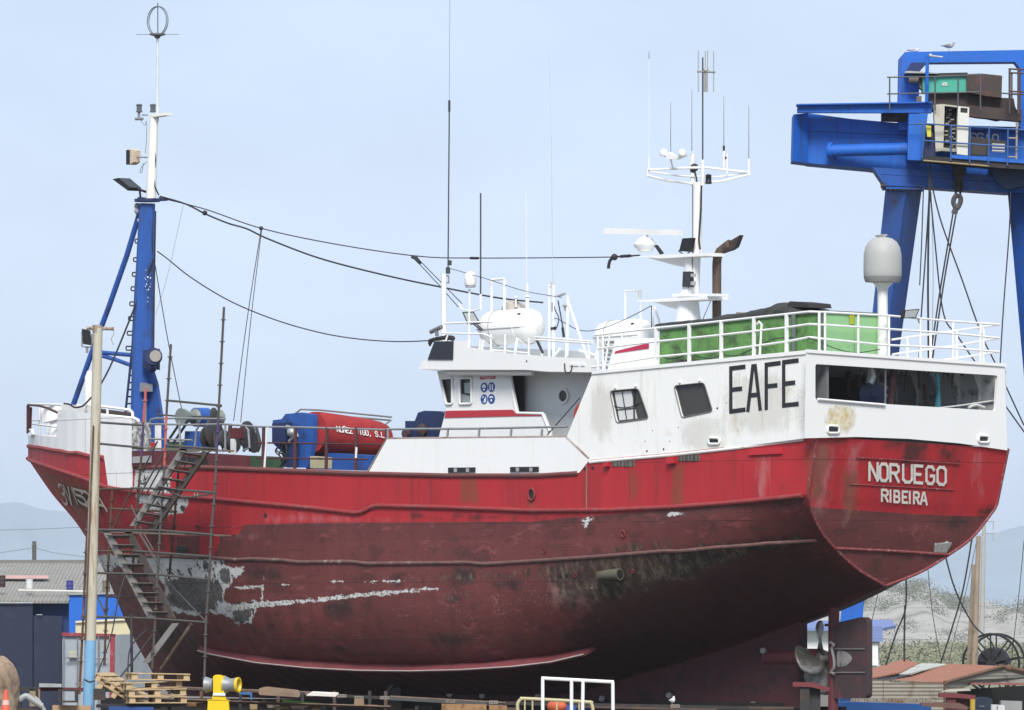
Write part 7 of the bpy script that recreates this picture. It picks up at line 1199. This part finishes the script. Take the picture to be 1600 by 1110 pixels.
for s_ in (-.35, .35):
    part(MB().tube([rc + ra * s_ + (a_ * math.cos(t) + UP * math.sin(t)) * 45 * kr for t in np.linspace(0, 2 * math.pi, 40, endpoint=False)], .035, 6, True), 'rim', BLACK, re_); sp = MB()
    for k in range(9): t = k * math.tau / 9 + .2; sp.tube([rc + ra * s_ + (a_ * math.cos(t) + UP * math.sin(t)) * 8 * kr, rc + ra * s_ + (a_ * math.cos(t) + UP * math.sin(t)) * 45 * kr], .025, 5)
    part(sp, 'spokes', BLACK, re_)
part(MB().lathe(rc, ra, [(22 * kr, -.3), (24.5 * kr, -.2), (24.5 * kr, .2), (22 * kr, .3)], 32), 'wound_cable', pm('wound_cable', (.02, .02, .022), .6, var=.4, scale=12, bump=.6), re_)
# ---- left: warehouse, blue annex, container
DL = 330; L = lambda u, v, d=DL: aD(u, v, d)
wa = emp('warehouse', L(0, 1140, DL), 'low navy warehouse with weathered corrugated roof behind the bow', 'warehouse'); FC = corrmat('fibre_cement', (.21, .20, .18), (.34, .32, .285), 22, True, (.13, .12, .105), .045)
hgt = L(0, 938).z; rd2 = 14; zr = CH + (1000 - 880) * (DL + rd2) / FPX
def LZ(u, d, z): p = aD(u, 900, d); return Vector((p.x, p.y, z))
part(MB().prism([LZ(-220, DL, hgt), LZ(107, DL, hgt - .02), LZ(112, DL + 3, hgt + .3), LZ(230, DL + 3.5, hgt + .33), LZ(230, DL + rd2, zr), LZ(-220, DL + rd2, zr)], UP * -.10), 'roof', FC, wa)
part(MB().prism([LZ(-220, DL + rd2, zr - .05), LZ(230, DL + rd2, zr - .05), LZ(230, DL + rd2, zr + .12), LZ(-220, DL + rd2, zr + .12)], DV * .4), 'ridge_cap', pm('ridge_grey', (.17, .165, .155), .9), wa)
sk2 = MB().prism([LZ(-20, DL + 7, hgt + (zr - hgt) * .5 + .10), LZ(75, DL + 7, hgt + (zr - hgt) * .5 + .10), LZ(75, DL + 8, hgt + (zr - hgt) * .57 + .1), LZ(-20, DL + 8, hgt + (zr - hgt) * .57 + .1)], UP * .02); part(sk2, 'roof_batten', pm('batten_pink', (.50, .30, .28), .8, var=.2), wa)
NVW = pm('navy_wall', (.016, .045, .16), .6, var=.15, scale=.6, dirt=(.05, .06, .10), dirtamt=.2); part(MB().prism([L(-60, 939, DL + .6), L(109, 939, DL + .6), L(109, 1140, DL + .6), L(-60, 1140, DL + .6)], DV * .2), 'wall', NVW, wa)
NVD = pm('navy_door', (.012, .017, .045), .6, var=.2, dirt=(.03, .035, .05), dirtamt=.25, streak=(.03, .032, .04), samt=.4); part(MB().prism([L(-60, 943), L(51, 943), L(51, 1140), L(-60, 1140)], DV * .3), 'sliding_door', NVD, wa); part(MB().prism([L(52.5, 962), L(97, 963), L(97, 1140), L(52.5, 1140)], DV * .3), 'sliding_door', NVD, wa); part(MB().tube([L(-60, 942.5, DL - .1), L(51, 942.5, DL - .1)], .03, 5).tube([L(57, 961, DL - .1), L(66, 961, DL - .1)], .02, 5), 'door_rail', STEEL, wa)
for u, v0, v1, mt, l, nm in ((46, 906, 920, pm('drum_white', (.62, .62, .60), .6, var=.1), 'white drum standing on the warehouse roof', 'drum'), (109, 908, 926, pm('drum_navy', (.04, .04, .20), .6, var=.1), 'dark blue drum standing on the warehouse roof edge', 'drum'), (3, 900, 918, pm('drum_dark', (.05, .03, .03), .7, var=.3), 'dark drum with red foot at the left edge of the warehouse roof', 'drum'), (166, 908, 926, pm('vent_rust', (.16, .13, .10), .8, var=.3), 'rusty box vent on the warehouse roof right of the lamp pole', 'roof vent')):
    t = emp('roof_drum' if nm == 'drum' else 'roof_vent', L(u, v1, DL + 2), l, nm); r_ = (11 if nm == 'drum' else 12) / 2 * DL / FPX; hh = (v1 - v0) * DL / FPX; part(MB().lathe(L(u, v1, DL + 2), UP, [(r_, 0), (r_, hh * .32), (r_ * 1.05, hh * .34), (r_, hh * .36), (r_, hh * .64), (r_ * 1.05, hh * .66), (r_, hh * .68), (r_, hh), (r_ * .9, hh * 1.01)], 18), 'drum_body', mt, t); part(MB().lathe(L(u, v1, DL + 2), UP, [(r_ * 1.1, hh * .97), (r_ * 1.1, hh * 1.03), (r_ * .5, hh * 1.05)], 18), 'drum_lid', mt if u != 46 else WHITE2, t)
one(MB().tube([L(28, 923, DL + 1.5), L(140, 925, DL + 1.5)], .06, 6), 'roof_pipe', pm('pipe_pale', (.50, .49, .46), .7), L(28, 923, DL + 1.5), 'pale pipe lying across the warehouse roof', 'pipe')
an = emp('blue_annex', L(160, 1140, DL - 4), 'bright blue flat-roofed building between warehouse and trawler stem', 'building'); part(MB().prism([L(108, 929, DL - 4), L(214, 927, DL - 4), L(214, 1140, DL - 4), L(108, 1140, DL - 4)], DV * 8), 'wall', pm('annex_blue', (.010, .115, .50), .55, var=.08, scale=.5, dirt=(.02, .06, .2), dirtamt=.12), an); part(MB().prism([L(107, 927, DL - 4.1), L(215, 925, DL - 4.1), L(215, 928, DL - 4.1), L(107, 930, DL - 4.1)], DV * 8.2), 'roof_edge', pm('edge_grey', (.30, .30, .28), .8), an)
tk = emp('cream_container', L(160, 1100, 300), 'cream flat-topped shipping unit behind the grey container', 'container'); part(MB().prism([aD(118, 972, 300), aD(206, 968, 300), aD(210, 1060, 300), aD(118, 1060, 300)], DV * 5), 'shell', pm('cream_shell', (.56, .50, .33), .7, var=.10, dirt=(.4, .33, .2), dirtamt=.2), tk); part(MB().prism([aD(118, 970.5, 299.9), aD(206, 966, 299.9), aD(206, 969, 299.9), aD(118, 973.5, 299.9)], DV * 5), 'top_rim', pm('cream_rim', (.62, .58, .46), .7), tk)
ct = emp('shipping_container', L(140, 1110, 262), 'grey shipping container with dark red frame behind the lamp pole', 'container'); Cn = lambda u, v, d=262: aD(u, v, d); CG = pm('container_grey', (.30, .33, .37), .6, var=.10, dirt=(.25, .2, .16), dirtamt=.12); CR2 = pm('container_red', (.24, .03, .05), .6, var=.2, dirt=(.3, .2, .18), dirtamt=.1)
for (u0, u1) in ((97.5, 130), (130.8, 171)): part(MB().prism([Cn(u0, 994), Cn(u1, 994), Cn(u1, 1110), Cn(u0, 1110)], DV * .1), 'door', CG, ct)
part(MB().prism([Cn(97, 988.5, 261.9), Cn(180, 991, 261.9), Cn(180, 995, 261.9), Cn(97, 994, 261.9)], DV * .4).prism([Cn(172, 991, 261.9), Cn(179.5, 991, 261.9), Cn(179, 1110, 261.9), Cn(171, 1110, 261.9)], DV * .3), 'frame', CR2, ct)
part(MB().tube([Cn(100, 996, 261.8), Cn(99, 1105, 261.8)], .02, 5).tube([Cn(121, 996, 261.8), Cn(121, 1105, 261.8)], .02, 5).tube([Cn(154, 994, 261.8), Cn(154, 1105, 261.8)], .025, 5).tube([Cn(103, 1027.5, 261.8), Cn(128, 1028, 261.8)], .025, 5).tube([Cn(145, 1029, 261.8), Cn(168, 1029.5, 261.8)], .025, 5), 'lock_rod', pm('rod_grey', (.2, .21, .22), .5, .4), ct)
part(MB().prism([Cn(108, 1017, 261.85), Cn(122, 1017, 261.85), Cn(122, 1022, 261.85), Cn(108, 1022, 261.85)], DV * .02).prism([Cn(108, 1023, 261.85), Cn(122, 1023, 261.85), Cn(122, 1027, 261.85), Cn(108, 1027, 261.85)], DV * .02), 'door_placard', pm('placard_beige', (.42, .41, .33), .7, var=.2), ct)
part(MB().prism([Cn(179.5, 992, 262), Cn(236, 990, 267.8), Cn(236, 1090, 267.8), Cn(179.5, 1110, 262)], DV * .1), 'side_wall', corrmat('container_side', (.42, .44, .45), (.52, .53, .53), 24, True, (.36, .33, .29)), ct)
# utility pole and lines at the left
up_ = emp('utility_pole', aD(53.5, 900, 420), 'dark utility pole rising beyond the warehouse ridge', 'utility pole'); part(MB().tube([aD(53.5, 1060, 420), aD(53.5, 846, 420)], .10, 8), 'pole', pm('pole_dark', (.10, .10, .09), .9), up_); part(MB().tube([aD(50, 853, 420), aD(57, 853, 420)], .05, 5).tube([aD(50, 860, 420), aD(56, 860, 420)], .05, 5), 'crossarm', DARKM, up_); part(MB().ball(aD(51, 851, 420), .06).ball(aD(56, 851, 420), .06), 'insulator', GREYP, up_)
PL = lambda pts, l, d=420, r=.012: wire([aD(u, v, d) for u, v in pts], r, l, 'power line', 'power_line', 'power lines beyond the yard', pm('line_grey', (.12, .13, .15), .8))
PL([(-20, 829), (60, 827), (150, 823), (330, 816)], 'upper power line crossing the haze at the left'); PL([(-20, 866), (0, 864), (53, 856)], 'short power line left of the utility pole'); PL([(55, 856), (90, 865), (160, 872), (260, 876)], 'sagging power line right of the utility pole')
PL([(1200, 949), (1460, 950), (1600, 945), (1660, 943)], 'upper power line crossing the sandy hill', 600); PL([(1280, 996), (1480, 1000), (1600, 996), (1660, 994)], 'lower power line crossing the sandy hill', 600)
# ---- low building with blue roof beyond the rudder
fbd = emp('far_building', aD(1330, 1040, 620), 'white low building with faded blue roof far behind the rudder', 'building'); FW = pm('far_white', (.66, .67, .66), .8, var=.06); FB = pm('far_blue', (.15, .20, .40), .8, var=.08)
part(MB().prism([aD(1240, 985, 620), aD(1374, 985, 620), aD(1374, 1045, 620), aD(1240, 1045, 620)], DV * 8), 'wall', FW, fbd); part(MB().prism([aD(1230, 986, 619), aD(1380, 986, 619), aD(1400, 982, 624), aD(1392, 973, 628), aD(1240, 975, 628)], UP * .2), 'roof', FB, fbd); part(MB().prism([aD(1352, 980, 618.5), aD(1378, 978, 618.5), aD(1380, 1003, 618.5), aD(1352, 1003, 618.5)], DV * 3), 'porch', FB, fbd); part(MB().prism([aD(1352, 1005, 618.8), aD(1372, 1005, 618.8), aD(1372, 1040, 618.8), aD(1352, 1040, 618.8)], DV * 1), 'annex_wall', FW, fbd)
# ---- hill, far ridge, scrub
def terrain(name, us, crest, d0, d1, v0, mat, seed, amp, nv=30, nu=160):
    rr = np.random.RandomState(seed); cu = np.linspace(us[0], us[1], nu); cv = np.interp(cu, *zip(*crest)); mb = MB(); ph = rr.rand(8) * 6
    for j in range(nv):
        t = j / (nv - 1); d = d0 + (d1 - d0) * t
        for i in range(nu):
            zb = 0 if v0 is None else CH + (1000 - v0) * d0 / FPX; zc = CH + (1000 - cv[i]) * d1 / FPX; s_ = t ** .8
            nzv = sum(math.sin(cu[i] * .03 * (k + 1) + ph[k] + t * 9 * (1 + k * .4)) / (k + 1) for k in range(6)) * amp * min(1, t * 3) * (1 if j < nv - 1 else .25)
            p = aD(cu[i], 1000, d); mb.v.append(Vector((p.x, p.y, zb + (zc - zb) * s_ + nzv)))
    mb.f = [(j * nu + i, j * nu + i + 1, (j + 1) * nu + i + 1, (j + 1) * nu + i) for j in range(nv - 1) for i in range(nu - 1)]; mb.sm = [True] * len(mb.f); return struct(mb.build(name, mat))
HM = pm('sandy_hill', (.36, .34, .31), .95, var=.35, scale=.04, dirt=(.20, .20, .165), dirtamt=.42, dscale=.05)
crest = [(700, 960), (1100, 930), (1300, 925), (1367, 921), (1411, 913), (1440, 911), (1470, 926), (1485, 938), (1500, 933), (1520, 940), (1560, 948), (1600, 950), (1800, 955), (2100, 960)]
terrain('hill', (700, 2100), crest, 1300, 1800, None, HM, 3, .6)
FR = pm('far_ridge_hazed', (.27, .33, .39), .95, var=.12, scale=.006)  # pale blue tint puts haze into the ridge colour
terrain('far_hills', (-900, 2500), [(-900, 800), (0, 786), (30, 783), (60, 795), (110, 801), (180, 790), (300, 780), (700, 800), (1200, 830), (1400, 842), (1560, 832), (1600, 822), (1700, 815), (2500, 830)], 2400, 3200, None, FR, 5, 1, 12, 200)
def scrub(name, n, ufn, dfn, zfn, size, mat, seed, round_=False):
    rr = random.Random(seed); mb = MB()
    for _ in range(n):
        u, d = ufn(rr), dfn(rr); p = aD(u, 1000, d); p.z = zfn(u, d); s_ = size * rr.uniform(.5, 1.4)
        for k in range(0): mb.ball(p + Vector((rr.gauss(0, .8), rr.gauss(0, .8), rr.uniform(0, .5))) * s_ * .8, s_ * rr.uniform(.28, .6), 1.3, 1.3, .8, 9)
        for k in range(320 if round_ else 110):
            a = Vector((rr.gauss(0, 1), rr.gauss(0, 1), rr.gauss(0, .55))); c = p + a * s_ * (.75 if round_ else .5) + UP * s_ * (.4 if round_ else .25); b1 = Vector((rr.gauss(0, 1), rr.gauss(0, 1), rr.gauss(0, 1))).normalized() * s_ * rr.uniform(.05, .11); b2 = b1.orthogonal().normalized() * s_ * .07; mb.add([c - b1, c + b2, c + b1, c - b2], [(0, 1, 2, 3)])
    o = mb.build(name, mat); o['kind'] = 'stuff'; return o
cu_, cv_ = zip(*crest)
def hz_(u, d): t = (d - 1300) / 500; return ((CH + (1000 - float(np.interp(u, cu_, cv_))) * 1800 / FPX)) * t ** .8
SCM = pm('scrub_leaf', (.18, .19, .16), .9, var=.35, scale=.4); o = scrub('scrub', 120, lambda r: r.uniform(1200, 1700), lambda r: 1330 + 470 * r.random() ** .5, hz_, 1.5, SCM, 11, True); tag(o, 'dark green shrubs dotted over the sandy hill', 'shrubs')
me_ = MB(); me_.add([aD(500, 1000, 540) * 1, aD(2600, 1000, 540), aD(2600, 1000, 1310), aD(300, 1000, 1310)], [(0, 1, 2, 3)]); me_.v = [Vector((p.x, p.y, .02)) for p in me_.v]; struct(me_.build('meadow', pm('meadow_grass', (.17, .18, .10), .95, var=.4, scale=.12, dirt=(.30, .28, .20), dirtamt=.35, dscale=.1)))
GRM = pm('grass_leaf', (.20, .205, .135), .95, var=.5, scale=.3, dirt=(.25, .23, .14), dirtamt=.3); o = scrub('rough_grass', 800, lambda r: r.uniform(1240, 1680), lambda r: r.uniform(900, 1300), lambda u, d: .35 + 1.4 * max(0, (d - 1150) / 150), 1.5, GRM, 12); tag(o, 'rough green scrub and grass on the flat ground beyond the shed', 'grass')
# ================================================================= ground and air
sl = MB(); sl.add([(-16, -6, .012), (16, -6, .012), (16, 6, .012), (-16, 6, .012)], [(0, 1, 2, 3)])
struct(sl.build("slipway", pm("slipway_low_bounce", (.035, .033, .03), .9, var=.4)))  # unseen dark sheet added to cut light bounced up under the hull
g = MB(); g.add([(-3400, -900, 0), (1300, -900, 0), (1300, 3400, 0), (-3400, 3400, 0)], [(0, 1, 2, 3)])
struct(g.build('ground', pm('yard_ground', (.14, .125, .10), .95, var=.35, scale=.3, dirt=(.06, .055, .05), dirtamt=.4, dscale=.8)))
hzm = bpy.data.materials.new('haze_air'); hzm.use_nodes = True; hn = hzm.node_tree; hn.nodes.clear()
ho_ = hn.nodes.new('ShaderNodeOutputMaterial'); pv_ = hn.nodes.new('ShaderNodeVolumePrincipled'); pv_.inputs['Density'].default_value = 0.7e-4; pv_.inputs['Color'].default_value = (.86, .91, .97, 1); pv_.inputs['Anisotropy'].default_value = 0
hn.links.new(pv_.outputs[0], ho_.inputs['Volume'])
hb_ = MB().abox(-3500, 1400, -1000, 3500, -1, 66); hz_o = hb_.build('haze', hzm); hz_o['kind'] = 'stuff'; hz_o['label'] = 'pale sea haze lying over the yard and the hills'
